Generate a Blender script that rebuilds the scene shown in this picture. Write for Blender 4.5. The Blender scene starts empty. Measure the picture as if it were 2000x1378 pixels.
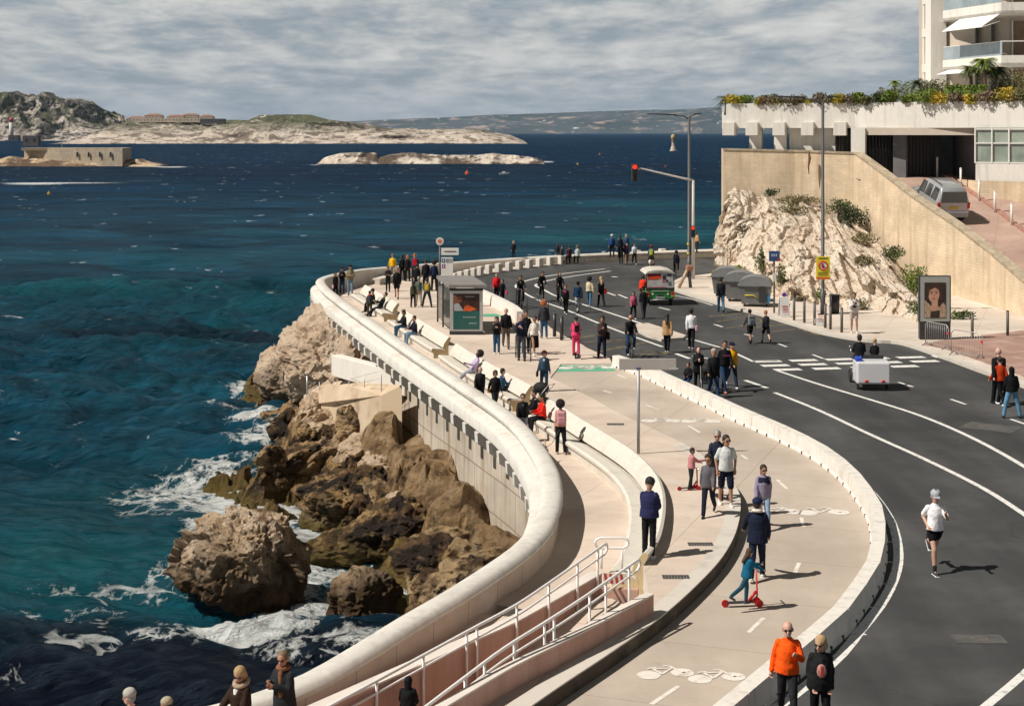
import bpy, bmesh, math, random
import numpy as np
from mathutils import Vector, Matrix, noise as mnoise
R = math.radians; PI = math.pi
random.seed(7)
SC = bpy.context.scene; COL = SC.collection
# ---------------------------------------------------------------- camera
H = 9.5; F = 3000.0
cd = bpy.data.cameras.new('camera'); cam = bpy.data.objects.new('camera', cd); COL.objects.link(cam)
cam.location = (0, 0, H); cam.rotation_euler = (R(90), 0, 0)
cd.sensor_width = 36; cd.lens = 54; cd.shift_y = -0.2155; cd.clip_start = .5; cd.clip_end = 120000
SC.camera = cam
# ---------------------------------------------------------------- world and sun
SUN_EL = 50.0; SUN_AZ = 198.0            # direction TOWARDS the sun, degrees counter-clockwise from +X
sd = bpy.data.lights.new('sun', 'SUN'); sun = bpy.data.objects.new('sun', sd); COL.objects.link(sun)
sd.energy = 5.0; sd.angle = R(.5); sd.color = (1, .93, .84)
_s = Vector((math.cos(R(SUN_EL))*math.cos(R(SUN_AZ)), math.cos(R(SUN_EL))*math.sin(R(SUN_AZ)), math.sin(R(SUN_EL))))
sun.rotation_euler = _s.to_track_quat('Z', 'Y').to_euler()
SC.view_settings.view_transform = 'Standard'; SC.view_settings.look = 'None'
SC.view_settings.exposure = .12; SC.view_settings.gamma = 1
W = bpy.data.worlds.new('World'); SC.world = W; W.use_nodes = True
nt = W.node_tree; nt.nodes.clear()
def nn(tree, typ, **kw):
    n = tree.nodes.new(typ)
    for k, v in kw.items():
        if k in n.inputs.keys(): n.inputs[k].default_value = v
        else: setattr(n, k, v)
    return n
def lk(tree, a, b): tree.links.new(a, b)
def ramp(tree, fac, stops, interp='LINEAR'):
    r = tree.nodes.new('ShaderNodeValToRGB'); e = r.color_ramp.elements; r.color_ramp.interpolation = interp
    while len(e) < len(stops): e.new(.5)
    for i, (p, c) in enumerate(stops):
        e[i].position = p; e[i].color = (c, c, c, 1) if not hasattr(c, '__len__') else (*c, 1)
    if fac is not None: lk(tree, fac, r.inputs[0])
    return r
def vmath(t, op, a, b):
    n = t.nodes.new('ShaderNodeMath'); n.operation = op
    for i, v in enumerate((a, b)):
        if v is None: continue
        if isinstance(v, (int, float)): n.inputs[i].default_value = v
        else: lk(t, v, n.inputs[i])
    return n.outputs[0]
def mixc(t, fac, a, b, mode='MIX'):
    n = t.nodes.new('ShaderNodeMix'); n.data_type = 'RGBA'; n.blend_type = mode
    for s, v in ((n.inputs[0], fac), (n.inputs[6], a), (n.inputs[7], b)):
        if isinstance(v, (int, float)): s.default_value = v
        elif isinstance(v, tuple): s.default_value = (*v, 1)
        else: lk(t, v, s)
    return n.outputs[2]
def build_sky():
    t = nt
    out = nn(t, 'ShaderNodeOutputWorld'); bg = nn(t, 'ShaderNodeBackground')
    sky = nn(t, 'ShaderNodeTexSky', sky_type='NISHITA', sun_disc=False)
    sky.sun_elevation = R(SUN_EL); sky.sun_rotation = R(90-SUN_AZ); sky.air_density = 1.0; sky.dust_density = 1.5
    tc = nn(t, 'ShaderNodeTexCoord'); sp = nn(t, 'ShaderNodeSeparateXYZ'); lk(t, tc.outputs['Generated'], sp.inputs[0])
    z = vmath(t, 'MAXIMUM', sp.outputs[2], 0.0)
    den = vmath(t, 'ADD', z, .12)
    cx = vmath(t, 'DIVIDE', sp.outputs[0], den); cy = vmath(t, 'DIVIDE', sp.outputs[1], den)
    cb = nn(t, 'ShaderNodeCombineXYZ'); lk(t, cx, cb.inputs[0]); lk(t, cy, cb.inputs[1])
    mp = nn(t, 'ShaderNodeMapping'); mp.inputs['Scale'].default_value = (1.2, .72, 1); mp.inputs['Location'].default_value = (3.1, 1.7, 0)
    lk(t, cb.outputs[0], mp.inputs[0])
    n1 = nn(t, 'ShaderNodeTexNoise', Scale=2.1, Detail=10.0, Roughness=.60, Distortion=.15); lk(t, mp.outputs[0], n1.inputs['Vector'])
    n2 = nn(t, 'ShaderNodeTexNoise', Scale=.8, Detail=3.0, Roughness=.5); lk(t, mp.outputs[0], n2.inputs['Vector'])
    n3 = nn(t, 'ShaderNodeTexNoise', Scale=6.0, Detail=7.0, Roughness=.6, Distortion=.3); lk(t, mp.outputs[0], n3.inputs['Vector'])
    s = vmath(t, 'ADD', vmath(t, 'MULTIPLY', n1.outputs[0], .58), vmath(t, 'ADD', vmath(t, 'MULTIPLY', n2.outputs[0], .14), vmath(t, 'MULTIPLY', n3.outputs[0], .28)))
    cl = ramp(t, s, [(.37, (.22, .275, .335)), (.43, (.28, .325, .37)), (.48, (.38, .41, .43)), (.52, (.47, .485, .485)), (.57, (.58, .58, .56)), (.66, (.72, .71, .68))])
    skyc = mixc(t, 1.0, sky.outputs[0], (.085, .085, .085), 'MULTIPLY')
    cov = ramp(t, s, [(.36, .55), (.46, .97)])
    c = mixc(t, cov.outputs[0], skyc, cl.outputs[0])
    # horizon: thin pale band of air under the cloud sheet, and the unseen sky overhead dimmed to deepen the shadows
    hz = ramp(t, z, [(0.0, .75), (.05, .15), (.10, 0.0)])
    c = mixc(t, hz.outputs[0], c, (.32, .365, .40))
    zen = ramp(t, z, [(.09, 1.0), (.30, .30), (1.0, .18)])
    c = mixc(t, 1.0, c, zen.outputs[0], 'MULTIPLY')
    lk(t, c, bg.inputs[0]); bg.inputs[1].default_value = 1.0; lk(t, bg.outputs[0], out.inputs[0])
build_sky()
# ---------------------------------------------------------------- helpers
def PXY(px, py, z=0.0):
    "ground point of a place seen at photo position px,py when it lies at height z"
    Y = (H-z)*F/(py-258.0); return Vector(((px-1000)*Y/F, Y, z))
def PD(px, py, Y): return Vector(((px-1000)*Y/F, Y, H-(py-258)*Y/F))
class MB:
    def __init__(s): s.v = []; s.f = []; s.m = []; s.uv = []; s.sm = []
    def add(s, vs, fs, m=0, smooth=False, uvs=None):
        o = len(s.v); s.v += [tuple(v) for v in vs]
        for i, f in enumerate(fs):
            s.f.append([o+k for k in f]); s.m.append(m); s.sm.append(smooth)
            s.uv.append(uvs[i] if uvs else None)
        return s
    def box(s, c, d, rz=0, m=0, bev=0, rot=None):
        M = Matrix.Translation(c) @ (rot.to_4x4() if rot else Matrix.Rotation(rz, 4, 'Z'))
        x, y, z = d[0]/2, d[1]/2, d[2]/2
        if bev <= 0:
            vs = [M @ Vector((a*x, b*y, cc*z)) for a in (-1, 1) for b in (-1, 1) for cc in (-1, 1)]
            fs = [(0,1,3,2),(4,6,7,5),(0,4,5,1),(2,3,7,6),(0,2,6,4),(1,5,7,3)]
            return s.add(vs, fs, m)
        bm = bmesh.new(); bmesh.ops.create_cube(bm, size=1)
        for v in bm.verts: v.co = Vector((v.co.x*d[0], v.co.y*d[1], v.co.z*d[2]))
        bmesh.ops.bevel(bm, geom=bm.edges[:], offset=bev, segments=2, affect='EDGES', profile=.5)
        vs = [M @ v.co for v in bm.verts]; fs = [[v.index for v in f.verts] for f in bm.faces]; bm.free()
        return s.add(vs, fs, m)
    def tube(s, pts, r, n=8, m=0, caps=True, smooth=True, flat=1.0, up=None):
        pts = [Vector(p) for p in pts]; L = len(pts)
        rs = r if hasattr(r, '__len__') else [r]*L
        vs = []; prev = None
        for i, p in enumerate(pts):
            t = (pts[min(i+1, L-1)]-pts[max(i-1, 0)])
            if t.length < 1e-9: t = Vector((0, 0, 1))
            t.normalize()
            if prev is None:
                a = Vector(up) if up is not None else (Vector((0, 1, 0)) if abs(t.y) < .9 else Vector((1, 0, 0)))
            else: a = prev
            a = (a - t*a.dot(t))
            if a.length < 1e-6: a = t.orthogonal()
            a.normalize(); b = t.cross(a); prev = a
            for k in range(n):
                th = 2*PI*k/n; vs.append(p + a*(math.cos(th)*rs[i]) + b*(math.sin(th)*rs[i]*flat))
        fs = []
        for i in range(L-1):
            for k in range(n):
                fs.append((i*n+k, i*n+(k+1) % n, (i+1)*n+(k+1) % n, (i+1)*n+k))
        if caps: fs.append(tuple(reversed(range(n)))); fs.append(tuple((L-1)*n+k for k in range(n)))
        return s.add(vs, fs, m, smooth)
    def cap(s, p0, p1, r0, r1, n=10, m=0):
        "rounded, tapering limb"
        p0 = Vector(p0); p1 = Vector(p1); d = p1-p0
        L = d.length
        if L < 1e-6: d = Vector((0, 0, 1)); L = 1e-3
        d.normalize()
        pts = [p0-d*r0*.98, p0-d*r0*.7, p0, p0.lerp(p1, .5), p1, p1+d*r1*.7, p1+d*r1*.98]
        return s.tube(pts, [r0*.15, r0*.7, r0, (r0+r1)/2, r1, r1*.7, r1*.15], n, m)
    def ell(s, c, r, n=12, k=8, m=0, M=None):
        vs = []; fs = []; c = Vector(c)
        for i in range(k+1):
            ph = PI*i/k
            for j in range(n):
                th = 2*PI*j/n; p = Vector((r[0]*math.sin(ph)*math.cos(th), r[1]*math.sin(ph)*math.sin(th), r[2]*math.cos(ph)))
                vs.append(c + (M @ p if M else p))
        for i in range(k):
            for j in range(n): fs.append((i*n+j, (i+1)*n+j, (i+1)*n+(j+1) % n, i*n+(j+1) % n))
        return s.add(vs, fs, m, True)
    def rings(s, rs, n=16, m=0, cap=True):
        "rs: list of (centre, half_x, half_y, rotation matrix or None)"
        vs = []; fs = []
        for c, hx, hy, M in rs:
            for j in range(n):
                th = 2*PI*j/n; p = Vector((hx*math.cos(th), hy*math.sin(th), 0)); vs.append(Vector(c)+(M @ p if M else p))
        for i in range(len(rs)-1):
            for j in range(n): fs.append((i*n+j, i*n+(j+1) % n, (i+1)*n+(j+1) % n, (i+1)*n+j))
        if cap: fs.append(tuple(reversed(range(n)))); fs.append(tuple((len(rs)-1)*n+k for k in range(n)))
        return s.add(vs, fs, m, True)
    def prism(s, poly, z0, z1, m=0, mtop=None):
        "vertical prism over a 2D outline; z0,z1 numbers"
        n = len(poly)
        a = sum(poly[i][0]*poly[(i+1) % n][1]-poly[(i+1) % n][0]*poly[i][1] for i in range(n))
        if a < 0: poly = list(reversed(poly))
        vs = [(p[0], p[1], z0) for p in poly]+[(p[0], p[1], z1) for p in poly]
        s.add(vs, [(i, (i+1) % n, n+(i+1) % n, n+i) for i in range(n)]+[tuple(reversed(range(n)))], m)
        s.add([(p[0], p[1], z1) for p in poly], [tuple(range(n))], m if mtop is None else mtop); return s
    def extr(s, poly, M, d, m=0):
        "outline in local xz extruded +-d/2 along local y, placed by matrix M"
        n = len(poly); a = [M @ Vector((p[0], -d/2, p[1])) for p in poly]; b = [M @ Vector((p[0], d/2, p[1])) for p in poly]
        return s.add(a+b, [(i, (i+1) % n, n+(i+1) % n, n+i) for i in range(n)]+[tuple(reversed(range(n))), tuple(range(n, 2*n))], m)
    def disc(s, c, r, ax, d, n=20, m=0):
        ax = Vector(ax).normalized(); return s.tube([Vector(c)-ax*d/2, Vector(c)+ax*d/2], r, n, m, smooth=False)
    def ring(s, c, r, ax, t, n=24, k=6, m=0):
        ax = Vector(ax).normalized(); a = ax.orthogonal().normalized(); b = ax.cross(a); c = Vector(c)
        vs = []; fs = []
        for i in range(n):
            th = 2*PI*i/n; d = a*math.cos(th)+b*math.sin(th)
            for j in range(k):
                ph = 2*PI*j/k; vs.append(c+d*(r+t*math.cos(ph))+ax*(t*math.sin(ph)))
        for i in range(n):
            for j in range(k): fs.append((i*k+j, ((i+1) % n)*k+j, ((i+1) % n)*k+(j+1) % k, i*k+(j+1) % k))
        return s.add(vs, fs, m, True)
    def build(s, name, mats, parent=None, loc=None, fix=False):
        me = bpy.data.meshes.new(name); me.from_pydata(s.v, [], s.f)
        if not isinstance(mats, (list, tuple)): mats = [mats]
        for q in mats: me.materials.append(q)
        me.polygons.foreach_set('material_index', s.m); me.polygons.foreach_set('use_smooth', s.sm)
        if any(u is not None for u in s.uv):
            ul = me.uv_layers.new(name='UVMap'); dat = []
            for f, u in zip(s.f, s.uv): dat += list(u) if u is not None else [(0, 0)]*len(f)
            ul.data.foreach_set('uv', [c for q in dat for c in q])
        if fix:
            bm = bmesh.new(); bm.from_mesh(me); bmesh.ops.remove_doubles(bm, verts=bm.verts[:], dist=1e-5)
            bmesh.ops.recalc_face_normals(bm, faces=bm.faces[:]); bm.to_mesh(me); bm.free()
        me.update()
        o = bpy.data.objects.new(name, me); COL.objects.link(o)
        if parent is not None: o.parent = parent
        if loc is not None: o.location = loc
        return o
def tag(o, label=None, cat=None, group=None, kind=None):
    if label: o['label'] = label
    if cat: o['category'] = cat
    if group: o['group'] = group
    if kind: o['kind'] = kind
    return o
def thing(name, loc, rz=0, label=None, cat=None, group=None):
    o = bpy.data.objects.new(name, None); COL.objects.link(o); o.location = loc; o.rotation_euler = (0, 0, rz); o.empty_display_size = .2
    return tag(o, label, cat, group)
def dup(o, loc=None, rz=None, label=None, parent=None):
    c = o.copy(); COL.objects.link(c); c.parent = parent
    if loc is not None: c.location = loc
    if rz is not None: c.rotation_euler = (0, 0, rz)
    if label: c['label'] = label
    for ch in list(o.children): dup(ch, parent=c)
    return c
def catmull(pts, step=.5):
    pts = [Vector(p) for p in pts]; out = []
    for i in range(len(pts)-1):
        p0 = pts[max(i-1, 0)]; p1 = pts[i]; p2 = pts[i+1]; p3 = pts[min(i+2, len(pts)-1)]
        n = max(1, int((p2-p1).length/step))
        for k in range(n):
            t = k/n
            out.append(.5*((2*p1)+(-p0+p2)*t+(2*p0-5*p1+4*p2-p3)*t*t+(-p0+3*p1-3*p2+p3)*t**3))
    out.append(pts[-1]); return out
def resample(pts, step):
    d = [0]
    for a, b in zip(pts, pts[1:]): d.append(d[-1]+(b-a).length)
    n = max(1, round(d[-1]/step)); out = []; j = 0
    for i in range(n+1):
        t = d[-1]*i/n
        while j < len(d)-2 and d[j+1] < t: j += 1
        out.append(pts[j].lerp(pts[j+1], (t-d[j])/max(1e-9, d[j+1]-d[j])))
    return out
def normals2(pts):
    out = []
    for i in range(len(pts)):
        t = pts[min(i+1, len(pts)-1)]-pts[max(i-1, 0)]; t.z = 0; t.normalize(); out.append(Vector((-t.y, t.x, 0)))
    return out
def offset(pts, d, nz=0):
    return [p+n*d+Vector((0, 0, nz)) for p, n in zip(pts, normals2(pts))]
def sweep(mb, pts, prof, m=0, closed=True, caps=True, smooth=False, u0=0):
    "prof: list of (offset to the left, dz); UV in metres; prof may be a function of index"
    N = normals2(pts); vs = []; fs = []; uvs = []; u = [u0]
    for a, b in zip(pts, pts[1:]): u.append(u[-1]+(b-a).length)
    P0 = prof(0) if callable(prof) else prof; n = len(P0)
    vl = [0]
    for a, b in zip(P0, P0[1:]+P0[:1]): vl.append(vl[-1]+math.hypot(b[0]-a[0], b[1]-a[1]))
    for i, (p, nn_) in enumerate(zip(pts, N)):
        pr = prof(i) if callable(prof) else prof
        for o, dz in pr: vs.append(p+nn_*o+Vector((0, 0, dz)))
    for i in range(len(pts)-1):
        for k in range(n if closed else n-1):
            k2 = (k+1) % n
            fs.append((i*n+k, i*n+k2, (i+1)*n+k2, (i+1)*n+k))
            uvs.append([(u[i], vl[k]), (u[i], vl[k+1]), (u[i+1], vl[k+1]), (u[i+1], vl[k])])
    mb.add(vs, fs, m, smooth, uvs)
    if closed and caps:
        e = (len(pts)-1)*n
        mb.add(vs[:n], [tuple(reversed(range(n)))], m); mb.add(vs[e:e+n], [tuple(range(n))], m)
    return mb
def sheet(name, outline, z, mat_, thick=0, mside=None):
    "flat sheet over a concave outline"
    from mathutils.geometry import tessellate_polygon
    zs = (lambda x, y: z) if not callable(z) else z
    pts = [Vector((p[0], p[1], 0)) for p in outline]
    tris = tessellate_polygon([pts]); mb = MB(); vs = [(p.x, p.y, zs(p.x, p.y)) for p in pts]
    fs = []
    for t in tris:
        a, b, c = (pts[i] for i in t)
        fs.append(t if (b-a).cross(c-a).z > 0 else tuple(reversed(t)))
    mb.add(vs, fs, 0)
    if thick:
        n = len(pts); mb.add(vs+[(v[0], v[1], v[2]-thick) for v in vs], [(i, (i+1) % n, n+(i+1) % n, n+i) for i in range(n)], 1)
    return mb.build(name, [mat_, mside or mat_])
# numpy value noise
_rng = np.random.RandomState(3); _PERM = _rng.permutation(4096); _VAL = _rng.rand(4096)
def vnoise(P):
    P = np.asarray(P, float); I = np.floor(P).astype(np.int64); f = P-I; f = f*f*(3-2*f); out = 0
    for dx in (0, 1):
        for dy in (0, 1):
            for dz in (0, 1):
                h = _VAL[_PERM[(_PERM[(_PERM[(I[:, 0]+dx) & 4095]+I[:, 1]+dy) & 4095]+I[:, 2]+dz) & 4095]]
                w = (f[:, 0] if dx else 1-f[:, 0])*(f[:, 1] if dy else 1-f[:, 1])*(f[:, 2] if dz else 1-f[:, 2])
                out = out+h*w
    return out*2-1
def fbm(P, octv=5, gain=.5, ridge=False):
    P = np.asarray(P, float); a = 1; s = 0; tot = 0
    for o in range(octv):
        v = vnoise(P*(2.03**o)+o*17.3)
        if ridge: v = 1-2*np.abs(v)
        s = s+a*v; tot += a; a *= gain
    return s/tot
def facets(P, seeds, rs, tilt, jump):
    "broken rock planes: every point takes the tilted plane of its nearest seed"
    P = np.asarray(P, float); S = np.asarray(seeds, float); idx = np.empty(len(P), int)
    for a in range(0, len(P), 4000):
        d = ((P[a:a+4000, None, :]-S[None])**2).sum(2); idx[a:a+4000] = d.argmin(1)
    T = rs.randn(len(S), P.shape[1])*tilt; J = (rs.rand(len(S))-.5)*2*jump
    return J[idx]+((P-S[idx])*T[idx]).sum(1)
# ---------------------------------------------------------------- materials
_mc = {}
def srgb(h):
    if isinstance(h, str):
        h = h.lstrip('#'); c = [int(h[i:i+2], 16)/255 for i in (0, 2, 4)]
        return tuple(x/12.92 if x <= .04045 else ((x+.055)/1.055)**2.4 for x in c)
    return tuple(h)
def mat(key, col, rough=.7, var=.12, scale=3.0, bump=0.0, bscale=None, metal=0, spec=.4, coat=0, emit=None, coords='Object', alpha=None, trans=0):
    k = key
    if k in _mc: return _mc[k]
    m = bpy.data.materials.new(key); m.use_nodes = True; t = m.node_tree; b = t.nodes['Principled BSDF']
    col = srgb(col); b.inputs['Roughness'].default_value = rough; b.inputs['Metallic'].default_value = metal
    b.inputs['Specular IOR Level'].default_value = spec
    if coat: b.inputs['Coat Weight'].default_value = coat
    if trans: b.inputs['Transmission Weight'].default_value = trans
    if alpha is not None: b.inputs['Alpha'].default_value = alpha
    tc = nn(t, 'ShaderNodeTexCoord')
    if var:
        n = nn(t, 'ShaderNodeTexNoise', Scale=scale, Detail=5.0, Roughness=.6); lk(t, tc.outputs[coords], n.inputs['Vector'])
        r = ramp(t, n.outputs[0], [(.3, tuple(c*(1-var) for c in col)), (.7, tuple(min(1, c*(1+var)) for c in col))])
        lk(t, r.outputs[0], b.inputs['Base Color'])
    else: b.inputs['Base Color'].default_value = (*col, 1)
    if bump:
        n2 = nn(t, 'ShaderNodeTexNoise', Scale=bscale or scale*4, Detail=4.0); lk(t, tc.outputs[coords], n2.inputs['Vector'])
        bp = nn(t, 'ShaderNodeBump', Strength=bump, Distance=.02); lk(t, n2.outputs[0], bp.inputs['Height']); lk(t, bp.outputs[0], b.inputs['Normal'])
    if emit:
        b.inputs['Emission Color'].default_value = (*srgb(emit[0]), 1); b.inputs['Emission Strength'].default_value = emit[1]
    _mc[k] = m; return m
def layered(key, layers, rough=.8, bump=.5, bscale=8, bdist=.05, spec=.3, bdet=8, extra=None, rocky=0):
    "layers: first colour, then (colour, noise scale, lo, hi, stretch vector) mixed on top by noise"
    if key in _mc: return _mc[key]
    m = bpy.data.materials.new(key); m.use_nodes = True; t = m.node_tree; b = t.nodes['Principled BSDF']
    b.inputs['Roughness'].default_value = rough; b.inputs['Specular IOR Level'].default_value = spec
    geo = nn(t, 'ShaderNodeNewGeometry'); c = srgb(layers[0])
    for i, (col, sc, lo, hi, st) in enumerate(layers[1:]):
        mp = nn(t, 'ShaderNodeMapping'); mp.inputs['Scale'].default_value = st; mp.inputs['Location'].default_value = (i*3.7, i*1.3, i*2.1)
        lk(t, geo.outputs['Position'], mp.inputs[0])
        n = nn(t, 'ShaderNodeTexNoise', Scale=sc, Detail=8.0, Roughness=.62); lk(t, mp.outputs[0], n.inputs['Vector'])
        r = ramp(t, n.outputs[0], [(lo, 0.0), (hi, 1.0)])
        c = mixc(t, r.outputs[0], c, srgb(col))
    if extra: c = extra(t, geo, c)
    lk(t, c, b.inputs['Base Color'])
    if bump:
        n2 = nn(t, 'ShaderNodeTexNoise', Scale=bscale, Detail=float(bdet), Roughness=.65); lk(t, geo.outputs['Position'], n2.inputs['Vector'])
        h = n2.outputs[0]
        if rocky:
            na = nn(t, 'ShaderNodeTexNoise', Scale=rocky, Detail=14.0, Roughness=.74); lk(t, geo.outputs['Position'], na.inputs['Vector'])
            va = nn(t, 'ShaderNodeVectorMath'); va.operation = 'MULTIPLY_ADD'; va.inputs[1].default_value = (.35, .35, .35); lk(t, na.outputs['Color'], va.inputs[0]); lk(t, geo.outputs['Position'], va.inputs[2])
            vo = nn(t, 'ShaderNodeTexVoronoi', Scale=rocky*2.6); lk(t, va.outputs[0], vo.inputs['Vector'])
            h = vmath(t, 'ADD', vmath(t, 'MULTIPLY', na.outputs[0], 1.9), vmath(t, 'MULTIPLY', vo.outputs[0], .42))
        bp = nn(t, 'ShaderNodeBump', Strength=bump, Distance=bdist); lk(t, h, bp.inputs['Height']); lk(t, bp.outputs[0], b.inputs['Normal'])
    _mc[key] = m; return m
def band_z(z0, z1, col, nsc=1.2, namp=1.0):
    "wet or stained band that fades between heights z0 and z1, with a broken edge"
    def f(t, geo, c):
        sp = nn(t, 'ShaderNodeSeparateXYZ'); lk(t, geo.outputs['Position'], sp.inputs[0])
        n = nn(t, 'ShaderNodeTexNoise', Scale=nsc, Detail=5.0); lk(t, geo.outputs['Position'], n.inputs['Vector'])
        zz = vmath(t, 'ADD', sp.outputs[2], vmath(t, 'MULTIPLY', vmath(t, 'SUBTRACT', n.outputs[0], .5), namp*4))
        mr = nn(t, 'ShaderNodeMapRange'); mr.inputs[1].default_value = z0; mr.inputs[2].default_value = z1; mr.inputs[3].default_value = 1; mr.inputs[4].default_value = 0
        lk(t, zz, mr.inputs[0]); return mixc(t, mr.outputs[0], c, srgb(col))
    return f
def brickmat(key, c1, c2, mortar, bw, bh, ms=.02, rough=.85, bump=.4, stain=None, off=.5, dirt=None):
    if key in _mc: return _mc[key]
    m = bpy.data.materials.new(key); m.use_nodes = True; t = m.node_tree; b = t.nodes['Principled BSDF']
    b.inputs['Roughness'].default_value = rough; b.inputs['Specular IOR Level'].default_value = .25
    uv = nn(t, 'ShaderNodeUVMap'); br = nn(t, 'ShaderNodeTexBrick')
    br.inputs['Color1'].default_value = (*srgb(c1), 1); br.inputs['Color2'].default_value = (*srgb(c2), 1); br.inputs['Mortar'].default_value = (*srgb(mortar), 1)
    br.inputs['Scale'].default_value = 1; br.inputs['Mortar Size'].default_value = ms; br.inputs['Brick Width'].default_value = bw; br.inputs['Row Height'].default_value = bh
    br.inputs['Mortar Smooth'].default_value = .3; br.offset = off
    nz = nn(t, 'ShaderNodeTexNoise', Scale=1.4, Detail=5.0); lk(t, uv.outputs[0], nz.inputs['Vector'])
    wv = nn(t, 'ShaderNodeVectorMath'); wv.operation = 'MULTIPLY_ADD'; wv.inputs[1].default_value = (.05, .05, 0); lk(t, nz.outputs['Color'], wv.inputs[0]); lk(t, uv.outputs[0], wv.inputs[2])
    lk(t, wv.outputs[0], br.inputs['Vector'])
    n = nn(t, 'ShaderNodeTexNoise', Scale=.55, Detail=7.0, Roughness=.65); lk(t, uv.outputs[0], n.inputs['Vector'])
    r = ramp(t, n.outputs[0], [(.3, .72), (.7, 1.12)])
    c = mixc(t, 1.0, br.outputs[0], r.outputs[0], 'MULTIPLY')
    if stain:
        mp = nn(t, 'ShaderNodeMapping'); mp.inputs['Scale'].default_value = (1.2, .12, 1); lk(t, uv.outputs[0], mp.inputs[0])
        n3 = nn(t, 'ShaderNodeTexNoise', Scale=1.6, Detail=6.0); lk(t, mp.outputs[0], n3.inputs['Vector'])
        r3 = ramp(t, n3.outputs[0], [(.5, 0.0), (.72, .75)]); c = mixc(t, r3.outputs[0], c, srgb(stain))
    lk(t, c, b.inputs['Base Color'])
    if bump:
        bp = nn(t, 'ShaderNodeBump', Strength=bump, Distance=.03); h = mixc(t, .35, br.outputs[0], nz.outputs[0])
        lk(t, h, bp.inputs['Height']); lk(t, bp.outputs[0], b.inputs['Normal'])
    _mc[key] = m; return m
# ================================================================ SETTING: land, road, promenade
def smooth(a, b, x): t = min(1, max(0, (x-a)/(b-a))); return t*t*(3-2*t)
def pz(x, y): return .28-.24*smooth(37, 47, y)          # promenade deck height
def drop(y): return .62*(1-smooth(64, 80, y))
def lowdeck(x, y): return pz(x, y)-drop(y)
def asphalt_extra(t, geo, c):
    mp = nn(t, 'ShaderNodeMapping'); mp.inputs['Scale'].default_value = (.55, .07, 1); mp.inputs['Rotation'].default_value = (0, 0, R(-38)); lk(t, geo.outputs['Position'], mp.inputs[0])
    n = nn(t, 'ShaderNodeTexNoise', Scale=1.0, Detail=6.0, Roughness=.55); lk(t, mp.outputs[0], n.inputs['Vector'])
    r = ramp(t, n.outputs[0], [(.3, .66), (.5, .98), (.72, 1.42)]); c = mixc(t, 1.0, c, r.outputs[0], 'MULTIPLY')
    v = nn(t, 'ShaderNodeTexVoronoi', feature='DISTANCE_TO_EDGE', Scale=.13); d = nn(t, 'ShaderNodeTexNoise', Scale=.6, Detail=5.0); lk(t, geo.outputs['Position'], d.inputs['Vector'])
    va = nn(t, 'ShaderNodeVectorMath'); va.operation = 'MULTIPLY_ADD'; va.inputs[1].default_value = (3, 3, 0); lk(t, d.outputs['Color'], va.inputs[0]); lk(t, geo.outputs['Position'], va.inputs[2]); lk(t, va.outputs[0], v.inputs['Vector'])
    r2 = ramp(t, v.outputs[0], [(.0, .62), (.006, 1.0)]); return mixc(t, .6, c, mixc(t, 1.0, c, r2.outputs[0], 'MULTIPLY'))
m_asph = layered('asphalt', [(.049, .050, .051), ((.067, .067, .067), .35, .45, .62, (1, 1, 1)), ((.045, .044, .044), 1.3, .56, .75, (1, 1, 1)), ((.09, .088, .085), 60, .62, .70, (1, 1, 1))], rough=.85, bump=.25, bscale=70, bdist=.01, extra=asphalt_extra)
def streaks0(t, geo, c):
    mp = nn(t, 'ShaderNodeMapping'); mp.inputs['Scale'].default_value = (2.2, 2.2, .3); lk(t, geo.outputs['Position'], mp.inputs[0])
    n = nn(t, 'ShaderNodeTexNoise', Scale=1.5, Detail=7.0, Roughness=.65); lk(t, mp.outputs[0], n.inputs['Vector'])
    r = ramp(t, n.outputs[0], [(.50, 1.0), (.72, .80)]); return mixc(t, 1.0, c, r.outputs[0], 'MULTIPLY')
def joints(sc, dark=.82):
    def f(t, geo, c):
        n = nn(t, 'ShaderNodeTexNoise', Scale=.22, Detail=6.0, Roughness=.6); lk(t, geo.outputs['Position'], n.inputs['Vector'])
        r = ramp(t, n.outputs[0], [(.35, .86), (.6, 1.05)]); c = mixc(t, 1.0, c, r.outputs[0], 'MULTIPLY')
        n2 = nn(t, 'ShaderNodeTexNoise', Scale=3.0, Detail=7.0, Roughness=.7); lk(t, geo.outputs['Position'], n2.inputs['Vector'])
        r2 = ramp(t, n2.outputs[0], [(.60, 1.0), (.76, .78)]); c = mixc(t, 1.0, c, r2.outputs[0], 'MULTIPLY')
        mpj = nn(t, 'ShaderNodeMapping'); mpj.inputs['Rotation'].default_value = (0, 0, R(20)); lk(t, geo.outputs['Position'], mpj.inputs[0])
        bj = nn(t, 'ShaderNodeTexBrick'); bj.inputs['Scale'].default_value = 1; bj.inputs['Brick Width'].default_value = 4.2; bj.inputs['Row Height'].default_value = 3.1; bj.inputs['Mortar Size'].default_value = .014; bj.offset = .0
        bj.inputs['Color1'].default_value = (1, 1, 1, 1); bj.inputs['Color2'].default_value = (.955, .95, .945, 1); bj.inputs['Mortar'].default_value = (.74, .72, .70, 1); lk(t, mpj.outputs[0], bj.inputs['Vector'])
        return mixc(t, 1.0, c, bj.outputs[0], 'MULTIPLY')
    return f
m_prom = layered('promenade_concrete', [(.56, .465, .385), ((.62, .52, .435), .8, .42, .60, (1, 1, 1)), ((.45, .375, .31), .35, .58, .80, (1, 1, 1)), ((.66, .57, .49), 45, .58, .70, (1, 1, 1))], rough=.9, bump=.12, bscale=40, bdist=.01, extra=joints(1))
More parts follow.
